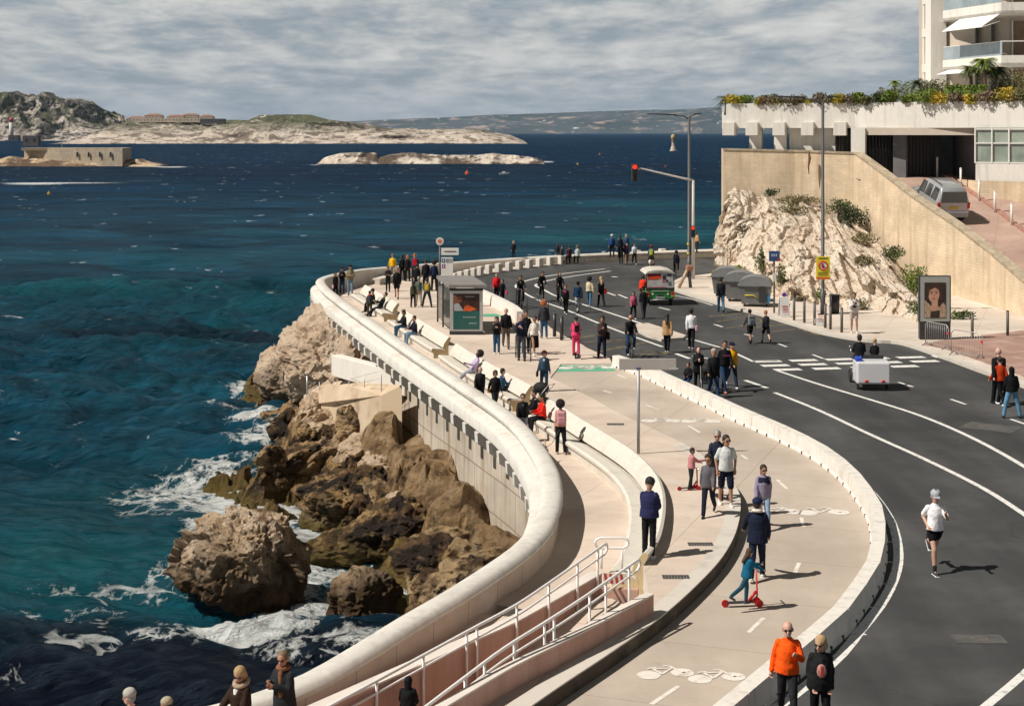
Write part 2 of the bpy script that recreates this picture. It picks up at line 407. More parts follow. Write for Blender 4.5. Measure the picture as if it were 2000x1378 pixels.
m_cycle = layered('cycle_path_concrete', [(.44, .375, .31), ((.50, .43, .36), .5, .42, .62, (1, .5, 1)), ((.37, .315, .265), .25, .56, .80, (1, 1, 1)), ((.53, .46, .39), 50, .58, .70, (1, 1, 1))], rough=.9, bump=.12, bscale=50, bdist=.01, extra=joints(1))
m_walk = layered('pavement_concrete', [(.58, .50, .42), ((.64, .56, .48), .6, .4, .62, (1, 1, 1)), ((.46, .39, .33), .35, .58, .78, (1, 1, 1))], rough=.9, bump=.1, bscale=40, bdist=.01, extra=joints(1))
m_kerb = layered('kerb_stone', [(.56, .52, .46), ((.44, .40, .35), 1.5, .5, .7, (1, 1, 1))], rough=.85, bump=.1)
m_paint = layered('road_paint', [(.70, .69, .66), ((.30, .29, .28), 7, .54, .66, (1, 1, 1))], rough=.7, bump=0)
m_paintold = layered('worn_paint', [(.70, .66, .60), ((.50, .44, .37), 4, .52, .66, (1, 1, 1))], rough=.8, bump=0)
m_ochre = layered('worn_ochre_paint', [(.20, .155, .075), ((.06, .056, .05), 2.5, .42, .62, (1, 1, 1))], rough=.8, bump=0)
m_green = layered('green_paint', [(.10, .36, .23), ((.24, .40, .31), 3, .5, .75, (1, 1, 1))], rough=.75, bump=0)
m_brick = layered('red_block_paving', [(.33, .205, .165), ((.42, .28, .235), 1.2, .45, .6, (1, 1, 1)), ((.26, .17, .14), .4, .5, .7, (1, 1, 1))], rough=.85, bump=.2, bscale=9)
m_wht = layered('white_concrete', [(.70, .66, .59), ((.62, .575, .505), 1.0, .5, .7, (1, 1, .35)), ((.74, .71, .65), 8, .5, .7, (1, 1, 1))], rough=.8, bump=.12, bscale=14, bdist=.01)
def streaks(t, geo, c):
    mp = nn(t, 'ShaderNodeMapping'); mp.inputs['Scale'].default_value = (3.0, 3.0, .25); lk(t, geo.outputs['Position'], mp.inputs[0])
    n = nn(t, 'ShaderNodeTexNoise', Scale=1.2, Detail=6.0, Roughness=.6); lk(t, mp.outputs[0], n.inputs['Vector'])
    r = ramp(t, n.outputs[0], [(.52, 1.0), (.75, .78)]); return mixc(t, 1.0, c, r.outputs[0], 'MULTIPLY')
m_block = layered('barrier_concrete', [(.68, .645, .59), ((.55, .51, .455), 1.5, .5, .72, (1, 1, 1)), ((.74, .71, .66), 9, .5, .7, (1, 1, 1))], rough=.85, bump=.2, bscale=20, bdist=.01, extra=streaks)
# ---- main curves (world metres)
par = [(26, 120, .6), (22, 119, .6), (15.6, 117, .6), (8.6, 114, .6), (2.9, 110.8, .6), (-2.1, 106.4, .65), (-8.1, 98, .9), (-9.8, 94.4, 1.0), (-10.9, 89, 1.1), (-10.4, 84.3, 1.15),
       (-9.1, 79, 1.1), (-7.24, 72.4, 1.0), (-4.1, 61.5, .85), (-1.82, 54.5, .65), (0, 48.5, .5), (.86, 43.0, .45), (1.02, 39.2, .45), (.78, 36.1, .44), (.40, 34.4, .42), (0, 33.3, .38),
       (-1.04, 31.1, .30), (-1.97, 29.5, .2), (-2.8, 28.0, .1), (-3.65, 26.7, 0), (-4.9, 25.7, -.1), (-7.2, 24.3, -.15), (-9.8, 22.4, -.15)]
PAR = resample(catmull(par, .4), .6)
kc = [(-1.9, 20.5), (-.5, 23.2), (.68, 25.4), (1.8, 27.35), (2.8, 29.2), (3.75, 31.3), (4.6, 33.5), (5.28, 36), (5.77, 38.9), (5.85, 41), (5.7, 43.5), (5.3, 46.3), (4.5, 49.0), (3.55, 52.0), (2.6, 55.6), (1.47, 59.2)]
KC = catmull([(x, y, 0) for x, y in kc], .5)
bc = [(4.2, 62.3), (5.1, 60), (5.8, 57.1), (6.55, 54.2), (7.5, 50.3), (8.3, 47.4), (8.9, 44.5), (9.1, 41.7), (9.0, 39), (8.75, 36.7), (8.2, 34.4), (7.9, 33.2), (7.3, 31.6), (6.1, 28.9), (5.5, 27.9), (4.25, 25.8), (2.6, 23), (1, 20.5)]
BC = resample(catmull([(x, y, 0) for x, y in bc], .4), 1.72)
LW = [(1.70, 30.9), (.05, 27.95), (-3.0, 23.7), (-5.6, 20.1)]; RW = [(2.65, 29.5), (1.18, 27.2), (-.08, 25.4), (-1.07, 23.7), (-3.2, 20.0)]
blk = [PXY(*p) for p in [(1410, 497), (1300, 500), (1200, 507), (1120, 513), (1060, 519), (1000, 527), (940, 536), (905, 545), (880, 552)]]
# ---- land sheets
RID = [(712, 556), (744, 574), (776, 592), (830, 631), (876, 658), (960, 712), (1036, 753), (1062, 773), (1130, 816), (1200, 858), (1243, 888), (1275, 922), (1290, 960), (1290, 1003), (1278, 1050), (1256, 1078)]
def ridge_pt(px, py):
    z = .9
    for _ in range(6): p = PXY(px, py, z); z = lowdeck(p.x, p.y)+.9
    return PXY(px, py, z)
RL = resample(catmull([ridge_pt(*q) for q in RID], .4), .5)
edge = [p for p in PAR if p.y > 41]
ROADL = 1
road_out = [(26, 20)] + [(60, 20), (60, 121), (27, 121)] + [(p.x, p.y) for p in PAR if p.y > 88.5] + [(p.x+.3, p.y) for p in RL if p.y > 39.5] + [(5.2, 38.9)] + [(p.x-.35, p.y) for p in reversed(KC) if p.y < 38.5] + [(-2.3, 18), (26, 18)]
tag(sheet('road', road_out, 0, m_asph), kind='structure')
prom = [(p.x, p.y) for p in KC] + [tuple(PXY(*q)[:2]) for q in [(1096, 712), (1196, 712), (1190, 700), (1145, 680), (1138, 675), (1110, 661), (1076, 642), (1062, 628), (1020, 618), (990, 604), (960, 590), (935, 575), (925, 562), (918, 552)]]
prom += [(p.x, p.y) for p in reversed(blk)][1:] + [(26, 119)]
prom += [(p.x, p.y) for p in PAR if p.y > 88] + [(RL[0].x-.3, RL[0].y+.2)] + [(p.x, p.y) for p in RL] + [(2.75, 30.4)] + RW[1:]
low = [(p.x, p.y) for p in PAR if 31.8 < p.y <= 88.5] + [(1.70, 30.95), (2.68, 29.55)] + [(p.x+.05, p.y) for p in reversed(RL)] + [(RL[0].x-.3, RL[0].y+.25)]
tag(sheet('lower_walk', low, lowdeck, m_prom), kind='structure')
tag(sheet('promenade', prom, pz, m_prom, .5, m_kerb), kind='structure')
# kerb stone band along the promenade edge
mb = MB(); K2 = [p for p in KC if p.y < 47]
sweep(mb, [Vector((p.x, p.y, 0)) for p in K2], lambda i: [(.34, pz(0, K2[i].y)+.006), (.34, 0), (-.012, 0), (-.012, pz(0, K2[i].y)+.006)])
tag(mb.build('kerb', m_kerb, fix=True), kind='structure')
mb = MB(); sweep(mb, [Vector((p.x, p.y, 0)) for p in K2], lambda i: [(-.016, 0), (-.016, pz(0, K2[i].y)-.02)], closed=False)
tag(mb.build('kerb_face', layered('kerb_face_shade', [(.075, .062, .048), ((.13, .11, .085), 1.5, .5, .65, (1, 1, 1)), ((.04, .033, .026), 2, .55, .7, (1, 1, 1))], rough=.9, bump=.4)), kind='structure')  # weathered tones, darkened further: shade of the sunless side put into the colour
cyc = [(p.x+.012, p.y) for p in KC] + [tuple(PXY(*q)[:2]) for q in [(1096, 712), (1196, 712)]] + [(p.x, p.y) for p in BC]
tag(sheet('cycle_path', cyc, .005, m_cycle), kind='structure')
# low path beside the ramp and the ramp itself, both sinking towards the viewer
def lowz(x, y): return -.34-max(0, 31.9-y)*.09
def rampz(x, y): return .28-max(0, 30.2-y)*.12
def strip(name, A, B, zf, m):
    mb = MB(); A = resample([Vector((*p, 0)) for p in A], .5); n = len(A); Bv = [Vector((*p, 0)) for p in B]
    dB = resample(Bv, .001 if False else max(.05, sum((b-a).length for a, b in zip(Bv, Bv[1:]))/(n-1))); k = min(n, len(dB))
    vs = []
    for i in range(k):
        for p in (A[i], dB[i]): vs.append((p.x, p.y, zf(p.x, p.y)))
    mb.add(vs, [(2*i, 2*i+1, 2*i+3, 2*i+2) for i in range(k-1)])
    o = mb.build(name, m, fix=False); return tag(o, kind='structure')
near = [(p.x, p.y) for p in PAR if p.y <= 31.95]
strip('lower_path', near, LW, lowz, m_prom); strip('ramp_floor', LW, RW, rampz, m_prom)
# red paving and right hand pavement
kp = [PXY(*p) for p in [(1345, 543), (1320, 556), (1312, 563), (1345, 575), (1386, 588), (1440, 603), (1504, 619), (1560, 636), (1622, 654), (1700, 667), (1767, 672), (1845, 697), (1930, 728), (2000, 752), (2120, 800), (2400, 900)]]
KR = catmull(kp, .5)
walk = [(p.x, p.y) for p in KR] + [(60, 40), (60, 118), (14.5, 108), tuple(PXY(1400, 536)[:2])]
tag(sheet('pavement', walk, .12, m_walk, .3, m_kerb), kind='structure')
mb = MB(); sweep(mb, [Vector((p.x, p.y, 0)) for p in KR], [(-.02, .136), (-.02, 0), (-.40, 0), (-.40, .126)] if False else [(.02, 0), (.02, .14), (-.32, .14), (-.32, 0)])
tag(mb.build('pavement_kerb', m_kerb, fix=True), kind='structure')
red = [tuple(PXY(*p, .13)[:2]) for p in [(1800, 672), (1850, 662), (1995, 645), (2150, 650), (2400, 700), (2400, 860), (2120, 775), (2000, 735), (1935, 712), (1850, 682)]]
tag(sheet('paved_crossing', red, .126, m_brick), kind='structure')
# traffic island
isl = [tuple(PXY(*p)[:2]) for p in [(1242, 637), (1266, 635), (1300, 646), (1340, 659), (1334, 664), (1292, 667), (1262, 658), (1247, 650)]]
tag(sheet('traffic_island', isl, .12, m_walk, .12, m_kerb), kind='structure')
# ---- markings
def stripe(mb, pts, w, z=.006, m=0):
    pts = [Vector((p[0], p[1], 0)) for p in pts]; N = normals2(pts); vs = []
    for p, n in zip(pts, N):
        for s in (1, -1): q = p+n*(s*w/2); vs.append((q.x, q.y, z))
    mb.add(vs, [(2*i, 2*i+1, 2*i+3, 2*i+2) for i in range(len(pts)-1)], m)
def pl(mb, pxs, w, z=.006, curve=True, m=0):
    p = [PXY(*q, z) for q in pxs]; stripe(mb, catmull(p, .6) if curve and len(p) > 2 else p, w, z, m)
L = MB()
pl(L, [(1181, 525), (1101, 534), (1040, 545), (1008, 557), (1023, 571), (1050, 585), (1101, 603), (1165, 629), (1216, 649), (1294, 677)], .17)
pl(L, [(1193, 529), (1120, 539), (1065, 549), (1046, 557), (1061, 565), (1087, 578), (1138, 594), (1216, 619), (1262, 635)], .17)
pl(L, [(1330, 659), (1361, 665), (1420, 682), (1472, 706), (1519, 704)], .16, curve=False)
pl(L, [(1513, 766), (1600, 801), (1700, 848), (1800, 893), (1900, 942), (1965, 980), (2040, 1035), (2100, 1110)], .17)
pl(L, [(1520, 724), (1600, 750), (1700, 780), (1800, 812), (1900, 855), (2000, 910), (2120, 990)], .17)
pl(L, [(2080, 1240), (2000, 1315), (1925, 1378), (1850, 1440)], .17)
pl(L, [(1668, 930), (1706, 965), (1742, 1020), (1755, 1082), (1745, 1132), (1718, 1183), (1680, 1230), (1643, 1277), (1570, 1341), (1500, 1392), (1400, 1450)], .22)
pl(L, [(1319, 577), (1352, 584), (1392, 596)], .12)
for a, b, w in [((1186, 571), (1202, 577), .15), (((1208), 575), (1225, 582), .15), ((1195, 540), (1205, 541), .3), ((1287, 600), (1308, 605), .15), ((1320, 690), (1347, 700), .2), ((1352, 695), (1385, 700), .15), ((1455, 742), (1498, 757), .2),
                ((1395, 633), (1411, 638), .15), ((1453, 652), (1470, 656), .13), ((1521, 671), (1536, 677), .13), ((1587, 692), (1608, 700), .13), ((1755, 746), (1783, 755), .13), ((1857, 779), (1886, 789), .13), ((1974, 818), (2010, 830), .13), ((2100, 870), (2130, 885), .13)]:
    pl(L, [a, b], w)
# chequered raised crossing: offset rows of bars
r0a, r0b = (1473, 709), (1850, 698)
for row, (y0, x0, x1) in enumerate([(706, 1473, 1830), (714, 1488, 1880), (722, 1512, 1760)]):
    k = 0; x = x0
    while x < x1:
        sl = -.028
        ya = y0+sl*(x-x0); pl(L, [(x, ya), (x+52, ya+sl*52)], .52); 
        if k % 2 == 0 or True: x += 70+row*3
        k += 1
# bars between barrier line and barrier
for i in range(len(BC)-1):
    p = BC[i]
    if p.y < 40 and p.y > 21:
        n = normals2(BC)[i]; a = p+n*.2; b = p+n*.48; stripe(L, [a, b], .06, .0065)
tag(L.build('road_marking', m_paint), kind='structure')
G = MB()
gq = [PXY(*p, .009) for p in [(1082, 726), (1082, 713), (1192, 713), (1204, 724)]]
G.add(gq, [(0, 1, 2, 3)] if (gq[1]-gq[0]).cross(gq[2]-gq[1]).z > 0 else [(3, 2, 1, 0)])
gq = [PXY(*p, .06) for p in [(941, 613), (970, 612), (985, 618), (941, 617)]]
G.add(gq, [(0, 1, 2, 3)]); tag(G.build('green_marking', m_green, fix=True), kind='structure')
O = MB()
for a in [[(1140, 668), (1240, 662)], [(1150, 690), (1260, 668), (1168, 668)], [(1240, 692), (1300, 690), (1262, 684)], [(1150, 645), (1215, 640), (1160, 634)], [(1262, 686), (1320, 690)],
          [(1385, 618), (1450, 612)], [(1400, 628), (1470, 617), (1500, 632)], [(1420, 641), (1520, 622)], [(1500, 648), (1560, 642), (1600, 654)], [(1470, 640), (1545, 632)], [(1130, 660), (1160, 655)]]:
    pl(O, a, .22, .0055, curve=False)
tag(O.build('ochre_marking', m_ochre), kind='structure')
C2 = MB()
for a, b in [((1262, 790), (1287, 800)), ((1178, 762), (1194, 767)), ((1206, 731), (1222, 738)), ((1345, 831), (1367, 844)), ((1518, 936), (1537, 954)), ((1565, 1010), (1569, 1028)), ((1561, 1098), (1552, 1119)), ((1492, 1205), (1462, 1234)), ((1326, 1338), (1272, 1374)), ((1448, 888), (1460, 896))]:
    pl(C2, [a, b], .09, .009)
def bike_icon(mb, c, ang, s, z):
    Mx = Matrix.Translation((c.x, c.y, z)) @ Matrix.Rotation(ang, 4, 'Z') @ Matrix.Scale(s, 4)
    def P(x, y): q = Mx @ Vector((x, y, 0)); return (q.x, q.y)
    for cx in (-.5, .5):
        pts = [P(cx+.27*math.cos(t), .27*math.sin(t)) for t in np.linspace(0, 2*PI, 17)]; stripe(mb, pts, .13*s, z)
        pts = [P(cx+.13*math.cos(t), .13*math.sin(t)) for t in np.linspace(0, 2*PI, 9)]; stripe(mb, pts, .27*s, z+.0012)
    for i, (a, b) in enumerate([((-.5, 0), (-.1, 0)), ((-.1, 0), (.32, .42)), ((-.24, .42), (.32, .42)), ((-.24, .42), (-.1, 0)), ((.5, 0), (.3, .55)), ((.3, .55), (.12, .6)), ((-.38, .5), (-.12, .5))]):
        stripe(mb, [P(*a), P(*b)], .085*s, z+.002+.001*i)
for px, py, ang, s, z in [(1300, 1316, 12, .62, .012), (1400, 1324, 12, .62, .012), (1518, 1000, 5, .8, .012), (1608, 1001, 5, .8, .012), (1291, 822, 0, .8, .012), (1368, 823, 0, .8, .012), (1125, 719, 0, .9, .016), (1166, 718, 0, .9, .016)]:
    bike_icon(C2, PXY(px, py), R(ang), s, z)
tag(C2.build('cycle_marking', m_paintold), kind='structure')
# drain grates and covers
m_grate = mat('dark_grate', (.05, .048, .046), .6, .3, 20)
m_iron = mat('worn_iron_cover', (.10, .096, .09), .55, .3, 9, bump=.3)
m_ironl = mat('pale_iron_cover', (.17, .16, .145), .6, .25, 6)
def grate(px, py, w, d, ang, label, m=m_grate, z=None):
    c = PXY(px, py, .16); zz = pz(c.x, c.y)+.003 if z is None else z; c = PXY(px, py, zz)
    g = thing('drain_grate', (c.x, c.y, zz), R(ang), label, 'drain grate')
    f = MB(); f.box((0, 0, .003), (w, d, .006)); f.build('frame', m_ironl if m is m_grate else m, g)
    b = MB(); n = 9
    for i in range(n): b.box((-w/2+w*(i+.5)/n, 0, .0085), (w/n*.6, d*.82, .005))
    b.build('bars', m, g)
grate(1368, 1062, .56, .28, 0, 'dark slotted drain grate behind the man in the navy sweatshirt')
grate(1320, 1126, .56, .28, 0, 'dark slotted drain grate nearest the end of the pink ramp wall')
grate(1202, 828, .55, .30, 0, 'small dark drain grate left of the street sign pole on the promenade')
grate(1780, 608, .9, .3, 0, 'pale flat drain cover on the pavement before the portrait billboard', m_ironl, .123)
def cover(px, py, w, d, ang, label):
    c = PXY(px, py, .004); g = thing('manhole_cover', (c.x, c.y, .004), R(ang), label, 'manhole cover')
    mb = MB(); mb.box((0, 0, .002), (w, d, .004)); mb.build('frame', mat('cover_frame', (.085, .082, .078), .7, .3, 3), g)
    mb = MB(); mb.disc((0, 0, .006), d*.36, (0, 0, 1), .004, 28); mb.build('lid', m_iron, g)
cover(1935, 834, 1.7, 1.2, -35, 'square utility cover with pale rim in the road behind the three walkers')
cover(1912, 1247, .95, .5, 0, 'faint round cover in the dark asphalt below the running man')
# ---------------------------------------------------------------- parapet
m_par = layered('parapet_concrete', [(.615, .59, .54), ((.51, .475, .415), .6, .52, .70, (1, 1, .5)), ((.70, .67, .61), 5, .52, .7, (1, 1, 1)), ((.40, .35, .28), 2.2, .66, .80, (1, 1, .4))], rough=.8, bump=.2, bscale=14, bdist=.015, extra=streaks0)
m_seam = brickmat('parapet_panel', (.62, .53, .45), (.58, .495, .42), (.30, .25, .21), 1.3, 6.0, .012, bump=.1, off=0)
prof = [(.16, -1.2), (.17, -.26), (.26, -.20), (.285, -.13), (.24, -.05), (.16, -.012), (.06, .005), (-.06, .005), (-.16, -.012), (-.24, -.05), (-.285, -.13), (-.26, -.22), (-.12, -.29), (-.12, -.38), (-.37, -.42), (-.53, -.47), (-.57, -.53), (-.57, -.86), (-.53, -.90), (.10, -.93), (.10, -1.2)]
par_o = thing('sea_parapet', (0, 0, 0), 0, 'long curving white concrete parapet with rounded cap along the sea edge of the promenade', 'wall')
mb = MB(); sweep(mb, PAR, prof, closed=True, smooth=False); o = mb.build('parapet_wall', m_par, par_o, fix=True)
for p in o.data.polygons: p.use_smooth = True
md = o.modifiers.new('e', 'EDGE_SPLIT'); md.split_angle = R(40)
mb = MB(); near_p = [p for p in PAR if p.y < 60]; sweep(mb, near_p, [(.162, -1.2), (.174, -.28)], closed=False); mb.build('panel_facing', m_seam, par_o)
cs = resample([p for p in PAR if p.y > 33 and p.x < -2 or (p.y > 33 and p.y < 60)], 1.5); Nn = normals2(cs)
cb = None
for i, (p, n) in enumerate(zip(cs, Nn)):
    if p.y > 95: continue
    if cb is None:
        q = MB(); q.extr([(-.60, 0), (.52, 0), (.52, -.80), (.05, -.74), (-.58, -.34)], Matrix.Identity(4), .36); cb0 = q.build('corbel', m_par, par_o); cb = cb0; c = cb0
    else: c = cb0.copy(); COL.objects.link(c); c.parent = par_o
    c.location = (p.x, p.y, p.z-.92); c.rotation_euler = (0, 0, math.atan2(n.y, n.x))
# sea wall under the deck
m_sw = brickmat('sea_wall_panels', (.47, .41, .335), (.52, .46, .38), (.27, .22, .165), 2.4, 1.25, .03, bump=.5, stain=(.20, .13, .07), off=.35)
sw = [Vector((p.x, p.y, 0)) for p in PAR if p.y < 112]; mb = MB()
sweep(mb, sw, [(.5, -8.5), (.5, -.46)], closed=False); tag(mb.build('sea_wall', m_sw), 'stained concrete panel sea wall dropping from the parapet to the rocks', 'wall')
# ---------------------------------------------------------------- benches
m_bench = layered('bench_concrete', [(.60, .565, .50), ((.52, .475, .41), 1.3, .5, .7, (1, 1, 1)), ((.66, .63, .565), 6, .52, .7, (1, 1, 1))], rough=.8, bump=.1, bscale=20, bdist=.01)
m_bend = mat('bench_end_ochre', (.50, .39, .23), .85, .15, 4)
def bench(pxs, label):
    pts = resample(catmull([ridge_pt(x, y) for x, y in pxs], .4), .5)
    pts = [Vector((p.x, p.y, lowdeck(p.x, p.y))) for p in pts]; c = pts[len(pts)//2]
    t = thing('concrete_bench', (c.x, c.y, c.z), 0, label, 'bench', 'white concrete benches along the promenade')
    P = [p-c for p in pts]
    mb = MB(); sweep(mb, P, [(-.10, .0), (-.10, .30), (-.34, .38), (-.72, .43), (-.79, .38), (-.78, .30), (-.70, .24), (-.68, 0)], caps=False); n = 8; k = (len(P)-1)*n
    mb.add(mb.v[:n], [tuple(reversed(range(n)))], 1); mb.add(mb.v[k:k+n], [tuple(range(n))], 1); mb.build('seat', [m_bench, m_bend], t)
    mb = MB(); sweep(mb, P, [(-.095, .0), (-.097, .31), (-.26, .45), (-.20, .62), (-.02, .86), (.04, .90), (.11, .87), (.10, .80), (.0, .60), (.02, .0)], caps=False); n = 10; k = (len(P)-1)*n
    mb.add(mb.v[:n], [tuple(reversed(range(n)))], 1); mb.add(mb.v[k:k+n], [tuple(range(n))], 1); mb.build('backrest', [m_bench, m_bend], t)
bench([(712, 556), (744, 574), (776, 592)], 'short white concrete bench farthest along, where two people in dark clothes lounge')
bench([(786, 604), (830, 631), (876, 658)], 'white concrete bench beside the bus shelter with a seated couple in jeans')
bench([(890, 670), (960, 712), (1036, 753)], 'white concrete bench with the person in lavender stretched out on it')
bench([(1062, 773), (1130, 816), (1200, 858), (1243, 888), (1275, 922), (1290, 960), (1290, 1003), (1278, 1050), (1256, 1078)], 'longest white concrete bench, curving round to end beside the man in the navy sweatshirt')
# far end low bench along the upper promenade
mb = MB(); fp = resample(catmull([PXY(x, y, .4) for x, y in [(735, 545), (790, 531), (860, 522), (940, 514), (1040, 506), (1160, 499)]], .5), 1.0)
sweep(mb, [Vector((p.x, p.y, .03)) for p in fp], [(-.22, 0), (-.22, .36), (-.3, .40), (.25, .40), (.25, .33), (.1, .3), (.1, 0)]); tag(mb.build('low_seat_wall', m_bench, fix=True), 'low pale seat wall running along the far bend of the promenade', 'bench')
# ---------------------------------------------------------------- barrier blocks
def bprof(w, h):
    return [(-w/2, .0), (-w/2, .06), (-w*.42, .10), (-w*.36, h), (w*.36, h), (w*.42, .10), (w/2, .06), (w/2, 0)]
def block_mesh(L_, w, h, m):
    mb = MB(); pr = bprof(w, h); n = len(pr); vs = []
    e = .02
    for x in (-L_/2, L_/2): vs += [(x, y, z) for y, z in pr]
    mb.add(vs, [(i, (i+1) % n, n+(i+1) % n, n+i) for i in range(n)]+[tuple(range(n)), tuple(reversed(range(n, 2*n)))]); return mb
first = None; GB = 'white concrete barrier blocks between cycle path and road'
for i in range(len(BC)-1):
    a, b = BC[i], BC[i+1]; c = (a+b)/2; rz = math.atan2(b.y-a.y, b.x-a.x)
    if c.y < 21: continue
    if first is None:
        t = thing('concrete_barrier', c, rz, 'white concrete barrier block in the curved row between the cycle path and the road', 'barrier', GB)
        q = block_mesh(1.685, .40, .46, m_block); q.build('block', m_block, t, fix=True)
        m_hole = mat('dark_recess', (.05, .045, .04), .9, 0)
        for sx in (-.35, .35):
            h = MB(); h.box((sx, 0, .045), (.10, .404, .09)); h.build('lifting_slot', m_hole, t)
        first = t
    else: dup(first, c, rz)
# low white wall left of the far road
wl = resample(catmull([PXY(x, y, .5) for x, y in [(938, 568), (960, 578), (985, 590), (1006, 602), (1016, 612)]], .3), 1.0)
mb = MB(); sweep(mb, [Vector((p.x, p.y, 0)) for p in wl], [(-.2, 0), (-.16, .6), (.16, .6), (.2, 0)]); tag(mb.build('low_wall', m_block, fix=True), 'low white wall with sloping end at the road edge behind the bus shelter', 'wall')
# small blocks at the far bend
fb = resample(catmull(blk, .5), 1.15 if False else 1.3); f0 = None; GF = 'small white blocks edging the far bend of the road'
Nf = normals2(fb)
for i in range(0, len(fb)):
    p = fb[i]; q = fb[max(0, i-1)]; rz = math.atan2(Nf[i].y, Nf[i].x); 
    if p.x > 4 and i % 2: continue
    loc = Vector((p.x, p.y, 0))+Nf[i]*.2; loc.z = 0
    if f0 is None:
        mb = MB(); mb.box((0, 0, .3), (.34, .5, .6), bev=.03); f0 = mb.build('edge_block', m_block); f0.location = loc; f0.rotation_euler = (0, 0, rz)
        tag(f0, 'small white concrete block in the row edging the far bend of the road', 'block', GF)
    else: c = f0.copy(); COL.objects.link(c); c.location = loc; c.rotation_euler = (0, 0, rz)
# ---------------------------------------------------------------- ramp walls and railings
m_pink = layered('pink_render', [(.50, .305, .24), ((.58, .37, .30), .9, .45, .6, (1, 1, .3)), ((.42, .25, .20), .5, .52, .7, (1, 1, .2))], rough=.85, bump=.08, extra=streaks)
m_cap = mat('wall_cap', (.66, .60, .54), .8, .08, 2)
m_rail = mat('white_railing_paint', (.80, .77, .74), .35, .05, 4)
def rwall(name, P2, ztop, zf, label, w=.22):
    pts = resample([Vector((*p, 0)) for p in P2], .4); pts = resample(catmull(pts[::3]+[pts[-1]], .3), .4)
    t = thing(name, (pts[0].x, pts[0].y, 0), 0, label, 'wall')
    P = [p-pts[0] for p in pts]
    mb = MB(); sweep(mb, P, lambda i: [(-w/2, min(-.3, zf(0, pts[i].y)-.3)), (-w/2, ztop(pts[i].y)-.03), (w/2, ztop(pts[i].y)-.03), (w/2, min(-.3, zf(0, pts[i].y)-.3))]); mb.build('wall_body', m_pink, t, fix=True)
    mb = MB(); sweep(mb, P, lambda i: [(-w/2-.01, ztop(pts[i].y)-.03), (-w/2-.01, ztop(pts[i].y)), (w/2+.01, ztop(pts[i].y)), (w/2+.01, ztop(pts[i].y)-.03)]); mb.build('coping', m_cap, t, fix=True)
    return pts
lwp = rwall('ramp_wall', LW, lambda y: .66, rampz, 'pink wall with pale coping on the sea side of the sloping ramp', .24)
rwp = rwall('ramp_wall', RW, lambda y: .68-.03*smooth(26, 31, y), rampz, 'pink low wall on the promenade side of the sloping ramp', .16)
mb = MB(); mb.box(((1.75+2.72)/2, 31.15, .3), (1.75, .14, .34), rz=math.atan2(30.35-31.9, 2.72-1.75)*.35)
def railing(P2, base, zr, inset, label, every, y0, y1):
    pts = resample([Vector((*p, 0)) for p in P2], .3); pts = resample(catmull(pts[::4]+[pts[-1]], .3), .3); pts = [p for p in pts if y0 < p.y < y1]; pts = offset(pts, inset)
    c = pts[0].copy(); c.z = 0; t = thing('railing', c, 0, label, 'railing', None)
    top = [Vector((p.x-c.x, p.y-c.y, zr(p.y))) for p in pts]; e = top[0]; d = (top[0]-top[1]).normalized()
    end = [e+Vector((0, 0, -.20)), e+d*.10+Vector((0, 0, -.16)), e+d*.14+Vector((0, 0, -.09)), e+d*.10+Vector((0, 0, -.02))]
    mb = MB(); mb.tube(end+top, .028, 8); mb.build('handrail', m_rail, t)
    mb = MB(); mb.tube([q+Vector((0, 0, -.20)) for q in top], .022, 8); mb.build('lower_rail', m_rail, t)
    L_ = 0; pr = top[0]; nx = .12; k = 0
    for q in top:
        L_ += (q-pr).length; pr = q
        if L_ >= nx:
            nx += every[k % len(every)]; k += 1
            mb = MB(); mb.tube([(q.x, q.y, base(q.y+c.y)), (q.x, q.y, q.z)], .024, 8); mb.build('post', m_rail, t)
railing(LW, lambda y: rampz(0, y)+.0, lambda y: 1.24-.080*(30.9-y), .17, 'left white tubular railing following the sea side wall of the ramp', (1.05, 1.1, 1.3, 1.15, .22, 1.3), 20.4, 30.9)
railing(RW, lambda y: rampz(0, y), lambda y: 1.33-.107*(29.35-y), -.13, 'right white tubular railing standing on the low pink wall of the ramp', (.95, .5, 1.2, .28, 1.0), 20.4, 29.35)
c = PXY(1195, 1110, .16); hp = thing('hoop_rail', (c.x, c.y, .16), 0, 'white oval hoop railing standing at the head of the ramp', 'railing')
mb = MB(); q = [(-.36, 0, .55), (-.33, 0, .62), (-.24, 0, .66), (.24, 0, .66), (.33, 0, .62), (.36, 0, .55), (.33, 0, .48), (.24, 0, .44), (-.24, 0, .44), (-.33, 0, .48), (-.36, 0, .55)]
mb.tube(q, .026, 8, caps=False); mb.build('hoop', m_rail, hp)
for x in (-.22, .22): mb = MB(); mb.tube([(x, 0, 0), (x, 0, .44)], .024, 8); mb.build('post', m_rail, hp)
a_, b_ = Vector((1.80, 31.75, 0)), Vector((2.66, 30.55, 0)); c = PXY(1200, 1142, .16)
bar = thing('striped_board', (c.x, c.y, .16), R(-8), 'red and white striped warning board low between the ramp walls', 'barrier board')
m_redp = mat('red_reflective', (.42, .05, .035), .5, .15, 8)
mb = MB(); mb.box((0, 0, .14), (.46, .03, .22)); mb.build('board', m_cap, bar)
for i in range(4):
    mb = MB(); x = -.16+.11*i; mb.extr([(x-.03, .04), (x+.03, .04), (x-.01, .24), (x-.06, .24)], Matrix.Translation((0, -.018, 0)), .006); mb.build('stripe', m_redp, bar)
c1 = Vector((1.70, 30.85, .16)); c2 = Vector((2.62, 29.6, .16)); mb = MB(); mid = (c1+c2)/2; mb.box((mid.x-.1, mid.y+.30, .30), (.9, .12, .3), rz=math.atan2(c2.y-c1.y, c2.x-c1.x)*.2)
tag(mb.build('ramp_threshold', m_pink), 'short pink end wall closing the head of the ramp', 'wall')
